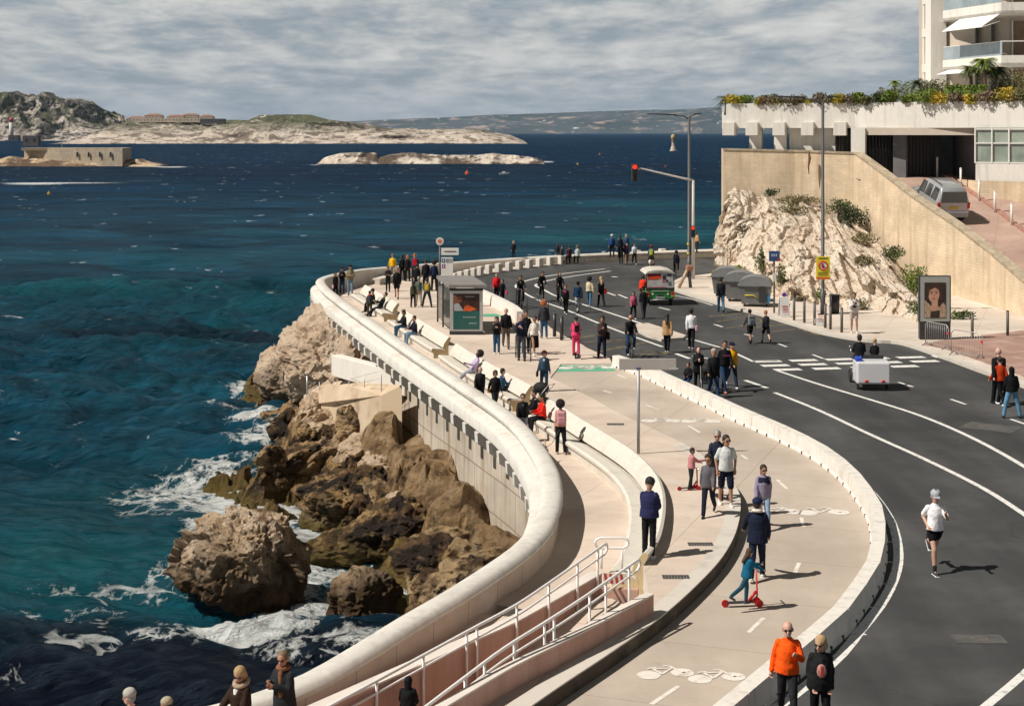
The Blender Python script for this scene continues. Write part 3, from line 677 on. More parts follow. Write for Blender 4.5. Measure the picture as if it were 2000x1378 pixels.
# ================================================================ SEA
SEA = -6.0
def sea_mesh():
    NR, NC = 760, 820
    Y = np.concatenate([34*np.exp(np.linspace(0, math.log(160/34), 470, endpoint=False)), 160*np.exp(np.linspace(0, math.log(90000/160), NR-470))])
    U = np.linspace(-1, 1, NC)
    YY, UU = np.meshgrid(Y, U, indexing='ij'); XL = .40*YY+4; XR = .40*YY+4
    XX = np.where(UU < 0, UU*XL, UU*XR)
    # rows nearer than the shore get most columns on the visible side
    x = XX.ravel(); y = YY.ravel(); dx = (.8*YY/NC).ravel(); dyr = np.gradient(Y); dy = np.repeat(dyr, NC)
    samp = np.maximum(dx, dy*.8); z = np.zeros_like(x); rs = np.random.RandomState(5); ox = np.zeros_like(x)
    wx = x+6*vnoise(np.stack([x/40, y/40, x*0], 1)); wy = y+6*vnoise(np.stack([x/37+9, y/43, x*0], 1))
    for i in range(64):
        lam = .8*(26/.8)**(rs.rand()); th = R(62)+rs.randn()*.62; k = 2*PI/lam; amp = .0105*lam**.92*(.5+rs.rand()*.8)*(1.9 if lam < 5 else 1.25)
        ph = rs.rand()*2*PI; a = k*(wx*math.cos(th)+wy*math.sin(th))+ph; w = np.clip((lam/samp-2.5)/3, 0, 1)
        s = np.sin(a); z += amp*w*(s+.25*np.cos(2*a)); 
    env = .75+.5*vnoise(np.stack([x/30, y/30, x*0+3], 1)); z *= env
    def blob(px, py, rx, ry, s=1.0, soft=1.6):
        c = PXY(px, py, SEA); m = c.y/F; sx = rx*m; sy = ry*c.y*c.y/(F*(H-SEA))
        d = ((x-c.x)/sx)**2+((y-c.y)/sy)**2
        return s*np.exp(-np.maximum(0, d)**soft*.8)
    foam = np.zeros_like(x)
    for b in [(400, 945, 150, 46, .62), (320, 965, 120, 26, .46), (470, 975, 110, 34, 1.0), (560, 995, 80, 28, 1.0), (440, 905, 70, 14, .5), (480, 745, 38, 14, .62), (505, 770, 50, 10, .62), (540, 868, 80, 18, .62), (500, 838, 50, 7, .6), (590, 880, 60, 16, .7), (430, 820, 60, 7, .3),
              (480, 1215, 140, 17, 1.0), (560, 1190, 60, 20, 1.0), (180, 1150, 150, 12, .34), (300, 1240, 120, 12, .40), (560, 930, 60, 30, .8), (625, 1172, 48, 12, .75), (420, 1228, 60, 10, .7), (640, 1215, 70, 10, .35), (620, 1075, 60, 26, .85), (700, 1040, 90, 14, .9), (770, 1110, 75, 36, .95), (680, 1110, 90, 24, .75), (600, 1120, 50, 30, .55), (800, 1085, 40, 30, .9), (770, 1190, 60, 18, .6), (660, 1250, 170, 18, .55), (330, 1120, 40, 40, .5), (600, 1060, 70, 40, .9), (730, 1130, 90, 40, .9), (600, 1300, 120, 16, .30),
              (150, 1195, 170, 10, .30), (60, 1200, 90, 8, .34), (330, 1000, 120, 20, .36), (380, 1030, 40, 16, .5), (700, 870, 30, 6, .9), (655, 872, 30, 5, .7), (530, 1010, 60, 20, .8), (340, 326, 30, 1.0, .9), (290, 325, 30, .8, .9), (150, 325.5, 70, .7, .5), (120, 357, 120, 1.2, .75), (60, 360, 60, 1.0, .85), (260, 354, 90, 1.0, .55), (1068, 316, 16, 1.0, .9), (615, 322, 12, .8, .6)]:
        foam = np.maximum(foam, blob(*b))
    near = np.clip((230-y)/120, 0, 1)
    tex = fbm(np.stack([x/7, y/9, x*0], 1), 5)
    crest = np.clip((z-.30)/.35, 0, 1)*near*.12
    foam = np.clip(foam+crest, 0, 1.2)
    # a breaking wave in front of the big boulder
    br = blob(520, 1208, 120, 12, 1.0)+blob(590, 1180, 45, 12, .8); lump = fbm(np.stack([x*1.3, y*1.3, x*0], 1), 5, ridge=True)
    z += br*(.10+.28*lump); z += np.clip(foam-.5, 0, 1)*.12*lump*near
    # colour of the water: r = turquoise shallows, g = near-black patches
    tq = np.zeros_like(x)
    for b in [(140, 1095, 320, 85, 1.15), (350, 1160, 120, 24, .8), (640, 1110, 160, 40, .8), (60, 1180, 120, 20, .5), (300, 640, 500, 12, .5), (330, 605, 400, 9, .7), (250, 570, 460, 20, .42), (560, 500, 700, 20, .35), (1250, 465, 260, 14, .8), (1250, 400, 200, 7, .6), (500, 455, 500, 7, .35), (1350, 430, 300, 12, .6), (450, 680, 260, 20, .35), (260, 750, 300, 25, .22), (300, 970, 260, 50, .4)]:
        tq = np.maximum(tq, blob(*b, soft=1.0))
    band = fbm(np.stack([x/60+3, y/14, x*0], 1), 3)
    tq = np.clip(tq*(.85+.6*band)+.10*band, 0, 1)
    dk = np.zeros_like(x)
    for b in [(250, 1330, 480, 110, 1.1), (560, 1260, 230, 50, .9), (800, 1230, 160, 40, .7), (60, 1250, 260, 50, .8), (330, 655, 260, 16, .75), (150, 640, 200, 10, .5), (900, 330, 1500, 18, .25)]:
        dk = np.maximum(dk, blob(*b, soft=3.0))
    z *= np.where(y > 400, 0, 1)
    co = np.stack([x, y, z+SEA], 1)
    me = bpy.data.meshes.new('sea'); nv = NR*NC; me.vertices.add(nv); me.vertices.foreach_set('co', co.ravel())
    idx = np.arange(nv).reshape(NR, NC); q = np.stack([idx[:-1, :-1], idx[:-1, 1:], idx[1:, 1:], idx[1:, :-1]], -1).reshape(-1, 4)
    nf = len(q); me.loops.add(nf*4); me.loops.foreach_set('vertex_index', q.ravel()); me.polygons.add(nf)
    me.polygons.foreach_set('loop_start', np.arange(nf)*4); me.polygons.foreach_set('use_smooth', np.ones(nf, bool))
    me.update(calc_edges=True)
    ca = me.color_attributes.new('water', 'FLOAT_COLOR', 'POINT')
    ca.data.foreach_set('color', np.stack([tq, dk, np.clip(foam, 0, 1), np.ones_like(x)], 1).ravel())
    o = bpy.data.objects.new('sea', me); COL.objects.link(o); return tag(o, kind='structure')
def sea_mat():
    m = bpy.data.materials.new('sea_water'); m.use_nodes = True; t = m.node_tree; b = t.nodes['Principled BSDF']
    at = nn(t, 'ShaderNodeAttribute', attribute_name='water'); sp = nn(t, 'ShaderNodeSeparateColor'); lk(t, at.outputs['Color'], sp.inputs[0])
    geo = nn(t, 'ShaderNodeNewGeometry')
    cdn = nn(t, 'ShaderNodeVectorMath', operation='LENGTH'); lk(t, geo.outputs['Position'], cdn.inputs[0])
    far = nn(t, 'ShaderNodeMapRange'); far.inputs[1].default_value = 60; far.inputs[2].default_value = 500; lk(t, cdn.outputs['Value'], far.inputs[0])
    c = mixc(t, far.outputs[0], (.004, .042, .070), (.0018, .018, .046))
    mpb = nn(t, 'ShaderNodeMapping'); mpb.inputs['Scale'].default_value = (.012, .05, 1); lk(t, geo.outputs['Position'], mpb.inputs[0])
    nb = nn(t, 'ShaderNodeTexNoise', Scale=1.0, Detail=6.0, Roughness=.6); lk(t, mpb.outputs[0], nb.inputs['Vector'])
    mpc = nn(t, 'ShaderNodeMapping'); mpc.inputs['Scale'].default_value = (.10, .30, 1); mpc.inputs['Rotation'].default_value = (0, 0, R(12)); lk(t, geo.outputs['Position'], mpc.inputs[0])
    nc = nn(t, 'ShaderNodeTexNoise', Scale=1.0, Detail=9.0, Roughness=.68); lk(t, mpc.outputs[0], nc.inputs['Vector']); rc = ramp(t, nc.outputs[0], [(.34, .6), (.66, 1.5)]); c = mixc(t, 1.0, c, rc.outputs[0], 'MULTIPLY')
    rb = ramp(t, nb.outputs[0], [(.35, .55), (.65, 1.55)]); c = mixc(t, 1.0, c, rb.outputs[0], 'MULTIPLY')
    c = mixc(t, vmath(t, 'MULTIPLY', sp.outputs[0], .72), c, (.004, .110, .118))
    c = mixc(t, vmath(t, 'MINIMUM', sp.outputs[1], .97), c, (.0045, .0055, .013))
    # foam: lacy pattern, thresholded by the foam density
    mp = nn(t, 'ShaderNodeMapping'); mp.inputs['Scale'].default_value = (.9, .6, 1); lk(t, geo.outputs['Position'], mp.inputs[0])
    f1 = nn(t, 'ShaderNodeTexNoise', Scale=1.9, Detail=11.0, Roughness=.70, Distortion=1.1); lk(t, mp.outputs[0], f1.inputs['Vector'])
    rid = vmath(t, 'MULTIPLY', vmath(t, 'ABSOLUTE', vmath(t, 'SUBTRACT', f1.outputs[0], .5), None), 2.6)
    f2 = nn(t, 'ShaderNodeTexNoise', Scale=.35, Detail=5.0); lk(t, mp.outputs[0], f2.inputs['Vector'])
    wf_ = nn(t, 'ShaderNodeVectorMath'); wf_.operation = 'MULTIPLY_ADD'; wf_.inputs[1].default_value = (.9, .9, 0); lk(t, f1.outputs['Color'], wf_.inputs[0]); lk(t, mp.outputs[0], wf_.inputs[2])
    vc1 = nn(t, 'ShaderNodeTexVoronoi', feature='DISTANCE_TO_EDGE', Scale=1.1); lk(t, wf_.outputs[0], vc1.inputs['Vector']); vc2 = nn(t, 'ShaderNodeTexVoronoi', feature='DISTANCE_TO_EDGE', Scale=3.4); lk(t, wf_.outputs[0], vc2.inputs['Vector'])
    pat = vmath(t, 'ADD', vmath(t, 'MULTIPLY', rid, .45), vmath(t, 'ADD', vmath(t, 'MULTIPLY', vc1.outputs[0], .9), vmath(t, 'ADD', vmath(t, 'MULTIPLY', vc2.outputs[0], .8), vmath(t, 'MULTIPLY', f2.outputs[0], .25))))
    d = vmath(t, 'SUBTRACT', vmath(t, 'MULTIPLY', sp.outputs[2], .95), pat)
    fr = ramp(t, vmath(t, 'ADD', d, .5), [(.45, 0.0), (.54, .45), (.70, .95)])
    # scattered whitecaps out at sea
    mw = nn(t, 'ShaderNodeMapping'); mw.inputs['Scale'].default_value = (.09, .055, 1); lk(t, geo.outputs['Position'], mw.inputs[0])
    w1 = nn(t, 'ShaderNodeTexNoise', Scale=2.2, Detail=7.0, Roughness=.62); lk(t, mw.outputs[0], w1.inputs['Vector'])
    w2 = nn(t, 'ShaderNodeTexNoise', Scale=.10, Detail=2.0); lk(t, geo.outputs['Position'], w2.inputs['Vector'])
    ws = vmath(t, 'ADD', w1.outputs[0], vmath(t, 'MULTIPLY', w2.outputs[0], .06))
    wc = ramp(t, ws, [(.685, 0.0), (.72, .6)])
    fo = vmath(t, 'MAXIMUM', fr.outputs[0], wc.outputs[0])
    out = [n for n in t.nodes if n.type == 'OUTPUT_MATERIAL'][0]; t.nodes.remove(b)
    df = nn(t, 'ShaderNodeBsdfDiffuse'); gl = nn(t, 'ShaderNodeBsdfGlossy', Roughness=.13); wf = nn(t, 'ShaderNodeBsdfDiffuse'); wf.inputs['Color'].default_value = (.70, .73, .72, 1)
    lk(t, c, df.inputs[0]); gl.inputs['Color'].default_value = (.62, .80, .95, 1)
    fz = nn(t, 'ShaderNodeFresnel', IOR=1.33)
    sr = nn(t, 'ShaderNodeMapRange'); sr.inputs[1].default_value = 50; sr.inputs[2].default_value = 420; sr.inputs[3].default_value = .34; sr.inputs[4].default_value = .06; lk(t, cdn.outputs['Value'], sr.inputs[0])
    n1 = nn(t, 'ShaderNodeTexNoise', Scale=1.6, Detail=8.0, Roughness=.65, Distortion=.3); mp2 = nn(t, 'ShaderNodeMapping'); mp2.inputs['Rotation'].default_value = (0, 0, R(25)); mp2.inputs['Scale'].default_value = (.6, 1.5, 1); lk(t, geo.outputs['Position'], mp2.inputs[0]); lk(t, mp2.outputs[0], n1.inputs['Vector'])
    n2 = nn(t, 'ShaderNodeTexNoise', Scale=.22, Detail=7.0, Roughness=.6); lk(t, mp2.outputs[0], n2.inputs['Vector'])
    n3 = nn(t, 'ShaderNodeTexNoise', Scale=.045, Detail=6.0, Roughness=.6); lk(t, mp2.outputs[0], n3.inputs['Vector'])
    hh = vmath(t, 'ADD', n1.outputs[0], vmath(t, 'ADD', vmath(t, 'MULTIPLY', n2.outputs[0], 3.5), vmath(t, 'MULTIPLY', n3.outputs[0], 14.0)))
    bp = nn(t, 'ShaderNodeBump', Strength=1.0, Distance=.75); lk(t, hh, bp.inputs['Height'])
    for q in (df, gl, wf, fz): lk(t, bp.outputs[0], q.inputs['Normal'])
    fac = vmath(t, 'MINIMUM', fz.outputs[0], sr.outputs[0]); m1 = nn(t, 'ShaderNodeMixShader'); lk(t, fac, m1.inputs[0]); lk(t, df.outputs[0], m1.inputs[1]); lk(t, gl.outputs[0], m1.inputs[2])
    m2 = nn(t, 'ShaderNodeMixShader'); lk(t, fo, m2.inputs[0]); lk(t, m1.outputs[0], m2.inputs[1]); lk(t, wf.outputs[0], m2.inputs[2]); lk(t, m2.outputs[0], out.inputs[0])
    return m
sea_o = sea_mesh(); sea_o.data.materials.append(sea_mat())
# ================================================================ ROCKS
m_rock = layered('shore_rock', [(.46, .29, .13), ((.62, .44, .24), .55, .45, .56, (1, 1, 1)), ((.10, .058, .028), .9, .47, .57, (1, 1, 1)), ((.50, .38, .25), .3, .56, .68, (1, 1, 1)), ((.03, .018, .011), 2.4, .55, .66, (1, 1, 1))],
                 rocky=1.3, rough=.8, bump=1.0, bscale=2.6, bdist=.45, extra=lambda t, g, c: band_z(-5.6, -4.4, (.115, .085, .022), 1.0, .5)(t, g, band_z(-4.6, -3.1, (.10, .055, .022), .8, .8)(t, g, c)) if False else band_z(-5.9, -5.0, (.13, .095, .02), 1.2, .35)(t, g, c))
m_dark = layered('weathered_dark_rock', [(.17, .098, .042), ((.52, .34, .15), .8, .50, .57, (1, 1, 1)), ((.03, .018, .011), 1.1, .46, .56, (1, 1, 1)), ((.34, .24, .12), .4, .62, .72, (1, 1, 1))],
                 rocky=1.5, rough=.7, bump=1.0, bscale=3.0, bdist=.45, extra=lambda t, g, c: band_z(-5.8, -4.9, (.16, .11, .025), 1.2, .4)(t, g, c))
m_pale = layered('pale_limestone', [(.68, .51, .36), ((.76, .61, .46), .5, .42, .6, (1, 1, 1)), ((.28, .15, .075), .8, .60, .72, (1, 1, .5)), ((.12, .065, .035), 1.9, .64, .74, (1, 1, 1))],
                 rocky=.8, rough=.85, bump=1.0, bscale=1.6, bdist=.4, extra=lambda t, g, c: band_z(-5.4, -2.8, (.085, .05, .025), .6, 1.2)(t, g, c))
m_beig = layered('boulder_limestone', [(.76, .55, .35), ((.86, .68, .49), .8, .42, .56, (1, 1, 1)), ((.22, .13, .065), 1.1, .54, .66, (1, 1, 1)), ((.05, .03, .018), 6.0, .58, .66, (1, 1, 1)), ((.10, .06, .035), 2.2, .60, .70, (1, 1, 1))],
                 rocky=1.6, rough=.85, bump=1.0, bscale=2.8, bdist=.4, extra=lambda t, g, c: band_z(-5.6, -3.7, (.10, .058, .024), .9, .8)(t, g, c))
def rock(name, c, size, seed, m, label=None, sub=5, planes=20, rough=.16, group=None, kind=None, rot=0, amp2=1.0):
    bm = bmesh.new(); bmesh.ops.create_icosphere(bm, subdivisions=sub, radius=1)
    D = np.array([v.co[:] for v in bm.verts]); rs = np.random.RandomState(seed)
    N = rs.randn(planes, 3); N /= np.linalg.norm(N, axis=1)[:, None]; h = .66+.34*rs.rand(planes)
    dn = D@N.T; r = np.where(dn > .05, h/np.maximum(dn, .05), 9); k = 34
    rr = -np.log(np.exp(-k*np.minimum(r, 2)).sum(1)+math.exp(-k*1.12))/k
    rr = np.clip(rr, .35, 1.15)
    P = D*rr[:, None]; S = np.array(size)/2; q = P*S/max(size)*2
    n1 = fbm(q*1.5+seed, 7, .62, ridge=True); n2 = fbm(q*5.5+seed*2, 6, .68, ridge=True); n3 = fbm(q*2.2+seed*3, 4, .5)
    n4 = fbm(q*15+seed*5, 4, .7, ridge=True); s1_ = rs.randn(46, 3); s1_ /= np.linalg.norm(s1_, axis=1)[:, None]; s2_ = rs.randn(420, 3); s2_ /= np.linalg.norm(s2_, axis=1)[:, None]; Dw = D+.05*np.stack([n1, n2, n4], 1)
    fa = facets(Dw, s1_, rs, .20, .045)+facets(Dw, s2_, rs, .17, .011); P = P*(1+amp2*(fa+rough*1.0*n1+rough*.6*n2+rough*.22*n4-.10*np.clip(n3-.12, 0, 1)*4))[:, None]; P *= S
    ca, sa = math.cos(rot), math.sin(rot); X = P[:, 0]*ca-P[:, 1]*sa; Yv = P[:, 0]*sa+P[:, 1]*ca
    for v, a, b, z in zip(bm.verts, X, Yv, P[:, 2]): v.co = (a, b, z)
    me = bpy.data.meshes.new(name); bm.to_mesh(me); bm.free(); me.materials.append(m)
    me.polygons.foreach_set('use_smooth', [False]*len(me.polygons)); 
    o = bpy.data.objects.new(name, me); COL.objects.link(o); o.location = c
    tag(o, label, 'rock' if label else None, group, kind); return o
def rock_px(px0, px1, ytop, ybase, seed, m, label, depth=.85, base=SEA, sub=5, Yoff=0, **kw):
    "rock whose waterline lies at photo row ybase"
    Yb = (H-base)*F/(ybase-258)+Yoff; w = (px1-px0)*Yb/F; cx = ((px0+px1)/2-1000)*Yb/F; d = w*depth; Yc = Yb+d*.38
    zt = H-(ytop-258)*Yc/F; hgt = zt-(base-.8); cx = ((px0+px1)/2-1000)*Yc/F
    return rock('rock', (cx, Yc, (zt+base-.8)/2), (w*1.06, d, hgt*1.05), seed, m, label, sub=sub, **kw)
rock_px(352, 578, 994, 1176, 21, m_beig, 'biggest boulder, tan and steep sided, standing alone in the breaking waves', depth=.8, sub=6, planes=16, rough=.13)
rock_px(585, 745, 1030, 1088, 33, m_dark, 'low flat dark brown rock awash behind the biggest boulder', depth=.5, planes=12)
rock_px(635, 775, 1124, 1200, 34, m_beig, 'rounded brown boulder in the foam between the biggest boulder and the parapet', depth=.75, planes=12)
rock_px(770, 830, 1160, 1190, 45, m_dark, 'small weedy rock just right of the rounded brown boulder', depth=.7, sub=4)
rock_px(580, 622, 1015, 1034, 46, m_dark, 'small dark rock in the foam left of the dark shore rocks', depth=.8, sub=4)
rock_px(510, 545, 832, 843, 47, m_rock, 'tiny ochre rock washed by foam below the headland', depth=.9, sub=4)
# shore terrain: height field from known heights
ctl = [(500,945,67.5),(560,905,66),(600,862,67.5),(660,868,67),(720,868,64.5),(780,865,62),(800,822,61.0),(830,850,57.5),(870,890,53.5),(930,985,49),(560,985,63.5),(640,935,62),(720,930,60),(790,930,57),(850,925,53.5),
       (620,1012,60.5),(700,1000,57.5),(780,1000,54.5),(860,1010,50.8),(920,1032,48),(700,1035,57.5),(790,1080,51.5),(860,1080,48.5),(930,1070,45.5),(985,1062,43),(870,1130,44.5),(930,1105,41.3),(985,1072,38.5),
       (855,1165,44),(900,1145,40),(880,1185,38),(530,830,80),(560,800,79),(620,792,71),(655,800,69.5),(700,800,66),(740,782,63.6),(600,845,76.5),(660,840,68.5),(590,775,80),(560,765,85),
       (520,748,94),(545,728,92),(572,692,88),(608,658,85),(640,628,81),(690,640,74.5),(700,690,70),(620,735,79),(640,700,78),(660,670,77.5),(650,755,74),(1040,1110,37),(1000,1120,36),(760,760,62)]
def shore():
    C = np.array([[*(PD(px, py, Y))] for px, py, Y in ctl]+[(-2.6, 35.5, -5.2), (-.5, 33.5, -3.5)])
    deep = [(-4.2, 51.6), (-3.3, 49.9), (-2.9, 48.4), (-4.6, 53.6), (-6.1, 57.4), (-5.0, 55.6), (-3.6, 51.0), (-7.6, 60.4), (-6.9, 54.6), (-5.4, 54.2), (-4.2, 52.3), (-4.7, 52.9), (-6.7, 56.2), (-8.2, 59.2), (-4.9, 49.4), (-3.6, 48.6), (-12, 45), (-16, 45), (-20, 50), (-9, 42), (-14, 54), (-20, 60), (-12, 38), (-18, 36), (-8, 36), (-9.5, 46), (-12, 50), (-16, 68), (-17, 75), (-14, 63), (-11.5, 59.5), (-9.8, 56.5), (-8.3, 53.6), (-6.0, 50.5), (-5.2, 46.5), (-4.6, 42), (-4, 38), (-3.2, 34), (-16.5, 81), (-18, 88), (-18.5, 94), (-18, 100), (-14, 101), (-20, 70), (-13, 73.5), (-12.3, 77.5), (-14.5, 98), (-9, 51), (-13, 58), (-14, 86.5)]
    C = np.vstack([C, [(a, b, -7.6) for a, b in deep]])
    x = np.arange(-20, 3.2, .13); y = np.concatenate([np.arange(33, 72, .16), np.arange(72, 102, .25)]); XX, YY = np.meshgrid(x, y); P = np.stack([XX.ravel(), YY.ravel()], 1)
    wv = np.stack([P[:, 0]/2.2, P[:, 1]/2.2, P[:, 0]*0], 1); warp = np.stack([fbm(wv, 3), fbm(wv+31, 3)], 1)*.9
    Q = P+warp; num = 0; den = 0
    for c in C:
        d2 = (Q[:, 0]-c[0])**2+((Q[:, 1]-c[1])*.62)**2+.12; w = 1/d2**2.1; num = num+w*c[2]; den = den+w
    z = num/den; above = np.clip((z+6.6)/1.2, 0, 1); g = np.stack([P[:, 0]*.8+z*.2, P[:, 1]*.55, z*.6], 1)
    # tilted slabs and crevices
    v = np.stack([P[:, 0]*.30+P[:, 1]*.12, P[:, 1]*.22-P[:, 0]*.1, P[:, 0]*0], 1); sl = fbm(v*1.7+5, 3); st = np.floor((sl+1)*5.5+fbm(v*6, 2)*.5)
    frac = (sl+1)*5.5-st
    r1 = fbm(g*.55, 6, .58, ridge=True); r2 = fbm(g*2.1+7, 6, .68, ridge=True); r3 = vnoise(np.stack([st*7.7, st*3.1, st*0], 1))
    px = np.array([[p.x, p.y] for p in PAR if 31 < p.y < 104 and not (p.y > 88 and p.x > -9)]); px = px[np.argsort(px[:, 1])]
    xw = np.interp(P[:, 1], px[:, 1], px[:, 0]); calm = np.clip((xw-P[:, 0]-1.2)/4.0, .06, 1)
    z = z+above*calm*(.5*r1+.32*r2+.3*r3)-above*.85*np.clip(calm*1.2, 0, 1)-above*(1-calm)*.75
    rsf = np.random.RandomState(9); n_ = 300; sd1 = np.stack([rsf.rand(n_)*23-20, rsf.rand(n_)*69+33], 1); n_ = 2600; sd2 = np.stack([rsf.rand(n_)*23-20, rsf.rand(n_)*69+33], 1); Pw = P+.35*np.stack([r1, r2], 1)
    z = z+above*np.maximum(calm, .3)*(facets(Pw, sd1, rsf, .55, .42)+facets(Pw, sd2, rsf, .6, .13))
    XX2 = XX+.35*(r1*above).reshape(XX.shape); 
    # keep terrain out of the promenade deck
    near = np.clip((P[:, 0]-(xw-1.2))/1.0, 0, 1)
    z = np.minimum(z, -.9*np.ones_like(z)); 
    pal = np.clip((P[:, 1]-71)/4+fbm(g*.7, 3)*.6, 0, 1)*np.clip((z+4.6)/1.5, 0, 1)
    sand = .75*np.clip((P[:, 0]-(xw-2.6))/1.6+fbm(g*.9, 3)*.8, 0, 1)*np.clip((z+4.3)/1.0, 0, 1)
    top = np.clip((z+3.9)/1.3+fbm(g*1.1, 4)*1.2, 0, 1)
    return XX2.ravel(), P[:, 1], z, XX.shape, pal, sand, top
sx_, sy_, sz_, shp, pal, sand, top = shore()
me = bpy.data.meshes.new('rocky_shore'); me.vertices.add(len(sx_)); me.vertices.foreach_set('co', np.stack([sx_, sy_, sz_], 1).ravel())
idx = np.arange(len(sx_)).reshape(shp); q = np.stack([idx[:-1, :-1], idx[:-1, 1:], idx[1:, 1:], idx[1:, :-1]], -1).reshape(-1, 4)
keep = sz_[q].max(1) > -7.2; q = q[keep]
me.loops.add(len(q)*4); me.loops.foreach_set('vertex_index', q.ravel()); me.polygons.add(len(q)); me.polygons.foreach_set('loop_start', np.arange(len(q))*4); me.polygons.foreach_set('use_smooth', np.zeros(len(q), bool)); me.update(calc_edges=True)
ca = me.color_attributes.new('rockmix', 'FLOAT_COLOR', 'POINT'); ca.data.foreach_set('color', np.stack([pal, sand, top, np.ones_like(pal)], 1).ravel())
def shore_extra(t, geo, c):
    at = nn(t, 'ShaderNodeAttribute', attribute_name='rockmix'); sp = nn(t, 'ShaderNodeSeparateColor'); lk(t, at.outputs['Color'], sp.inputs[0])
    c = mixc(t, vmath(t, 'MULTIPLY', sp.outputs[2], .55), c, (.40, .25, .115))
    n = nn(t, 'ShaderNodeTexNoise', Scale=1.3, Detail=8.0, Roughness=.65); lk(t, geo.outputs['Position'], n.inputs['Vector'])
    pc = ramp(t, n.outputs[0], [(.36, (.24, .13, .06)), (.45, (.58, .42, .28)), (.6, (.72, .56, .42))])
    c = mixc(t, sp.outputs[0], c, pc.outputs[0]); sc = ramp(t, n.outputs[0], [(.40, (.13, .078, .038)), (.48, (.36, .235, .12)), (.58, (.50, .35, .20)), (.68, (.62, .47, .31))])
    c = mixc(t, sp.outputs[1], c, sc.outputs[0])
    r = ramp(t, n.outputs[0], [(.34, .25), (.44, 1.0)]); return mixc(t, .8, c, mixc(t, 1.0, c, r.outputs[0], 'MULTIPLY'))
m_shore = layered('shore_terrain_rock', [(.16, .092, .040), ((.46, .30, .13), .8, .48, .56, (1, 1, 1)), ((.028, .017, .011), 1.2, .50, .60, (1, 1, 1)), ((.27, .18, .055), .5, .60, .70, (1, 1, 1))], rocky=1.2, rough=.75, bump=1.0, bscale=3.2, bdist=.45,
                  extra=lambda t, g, c: band_z(-6.1, -5.3, (.15, .105, .02), 1.2, .3)(t, g, shore_extra(t, g, c)))
me.materials.append(m_shore); so = bpy.data.objects.new('rocky_shore', me); COL.objects.link(so); tag(so, kind='structure')
def rockat(px, py, Y, w, d, h, seed, m, label, **kw):
    c = PD(px, py, Y); return rock('rock', (c.x, c.y, c.z-h*.32), (w, d, h), seed, m, label, **kw)
rockat(655, 652, 79, 5.0, 8, 4.6, 61, m_pale, 'large pale pinkish limestone mass at the tip of the headland under the parapet', sub=6, rough=.14, rot=.4)
rockat(592, 698, 86, 4.2, 6, 4.8, 62, m_pale, 'steep pale rock shoulder streaked brown, seaward of the headland mass', sub=6, rough=.16, rot=.2)
rockat(552, 742, 90, 3.0, 4, 2.6, 63, m_dark, 'dark wet rock at the foot of the headland where foam breaks', sub=5, rough=.18)
rockat(700, 670, 73, 3.0, 5, 3.4, 64, m_pale, 'pale rock tucked under the corbels of the parapet', sub=5)
rockat(565, 808, 79.5, 2.8, 2.6, 2.2, 65, m_rock, 'brown ochre boulder at the left end below the concrete slab', sub=5)
rockat(640, 830, 72, 2.5, 2.6, 2.8, 66, m_dark, 'pointed dark boulder below the middle of the concrete slab', sub=5)
rockat(695, 812, 67.5, 1.9, 2.0, 1.5, 67, m_rock, 'small ochre boulder between the pointed dark boulder and the sea wall', sub=5)
rockat(757, 890, 62, 2.1, 2.4, 1.7, 68, m_beig, 'blocky tan boulder with flat sunlit face near the foot of the sea wall', sub=5, planes=9, rough=.07)
rockat(600, 890, 67, 3.6, 3.2, 2.8, 69, m_dark, 'craggy dark rock at the left edge of the dark shore rocks', sub=5, rough=.2)
rockat(535, 930, 67.2, 2.6, 2.4, 1.9, 70, m_dark, 'low dark rock reaching farthest into the foam', sub=5, rough=.2)
rockat(700, 935, 61, 4.2, 4.0, 2.4, 71, m_dark, 'broad dark slab of rock in the middle of the shore', sub=6, rough=.18)
rockat(760, 1000, 55.5, 2.8, 3.0, 2.0, 72, m_dark, 'dark jagged rock right of the broad dark slab', sub=5, rough=.2)
rockat(862, 1072, 47.5, 2.4, 2.4, 1.6, 73, m_dark, 'dark brown rock by the foot of the sea wall near the bend', sub=5, rough=.2)
rockat(935, 1090, 41.5, 1.8, 2.8, 1.4, 74, m_rock, 'long tan rock leaning against the outside of the near parapet', sub=5, rough=.12, rot=-.5)
rockat(860, 1122, 46, 1.8, 1.8, 1.3, 75, m_rock, 'mossy ochre rock between the foam and the long tan rock', sub=5)
rockat(650, 985, 60.5, 2.6, 2.4, 1.6, 76, m_rock, 'ochre rock at the front edge of the broad dark slab', sub=5, rough=.2)
def terr(x, y):
    d = (sx_-x)**2+(sy_-y)**2; i = int(np.argmin(d)); return float(sz_[i])
protos = [rock('rock', (0, 0, 0), (1.6, 1.5, 1.1), 300+i, [m_dark, m_dark, m_rock, m_beig][i % 4], ['jagged dark brown boulder among the shore rocks', 'jagged dark brown boulder among the shore rocks', 'ochre brown boulder among the shore rocks', 'tan boulder among the shore rocks'][i % 4], sub=4, planes=13, rough=.17, group=['dark boulders along the shore', 'dark boulders along the shore', 'ochre boulders along the shore', 'tan boulders along the shore'][i % 4]) for i in range(8)]
rs_ = np.random.RandomState(77); used_p = set(); pw_ = np.array(sorted([(p.y, p.x) for p in PAR if 31 < p.y < 86])); cnt = 0
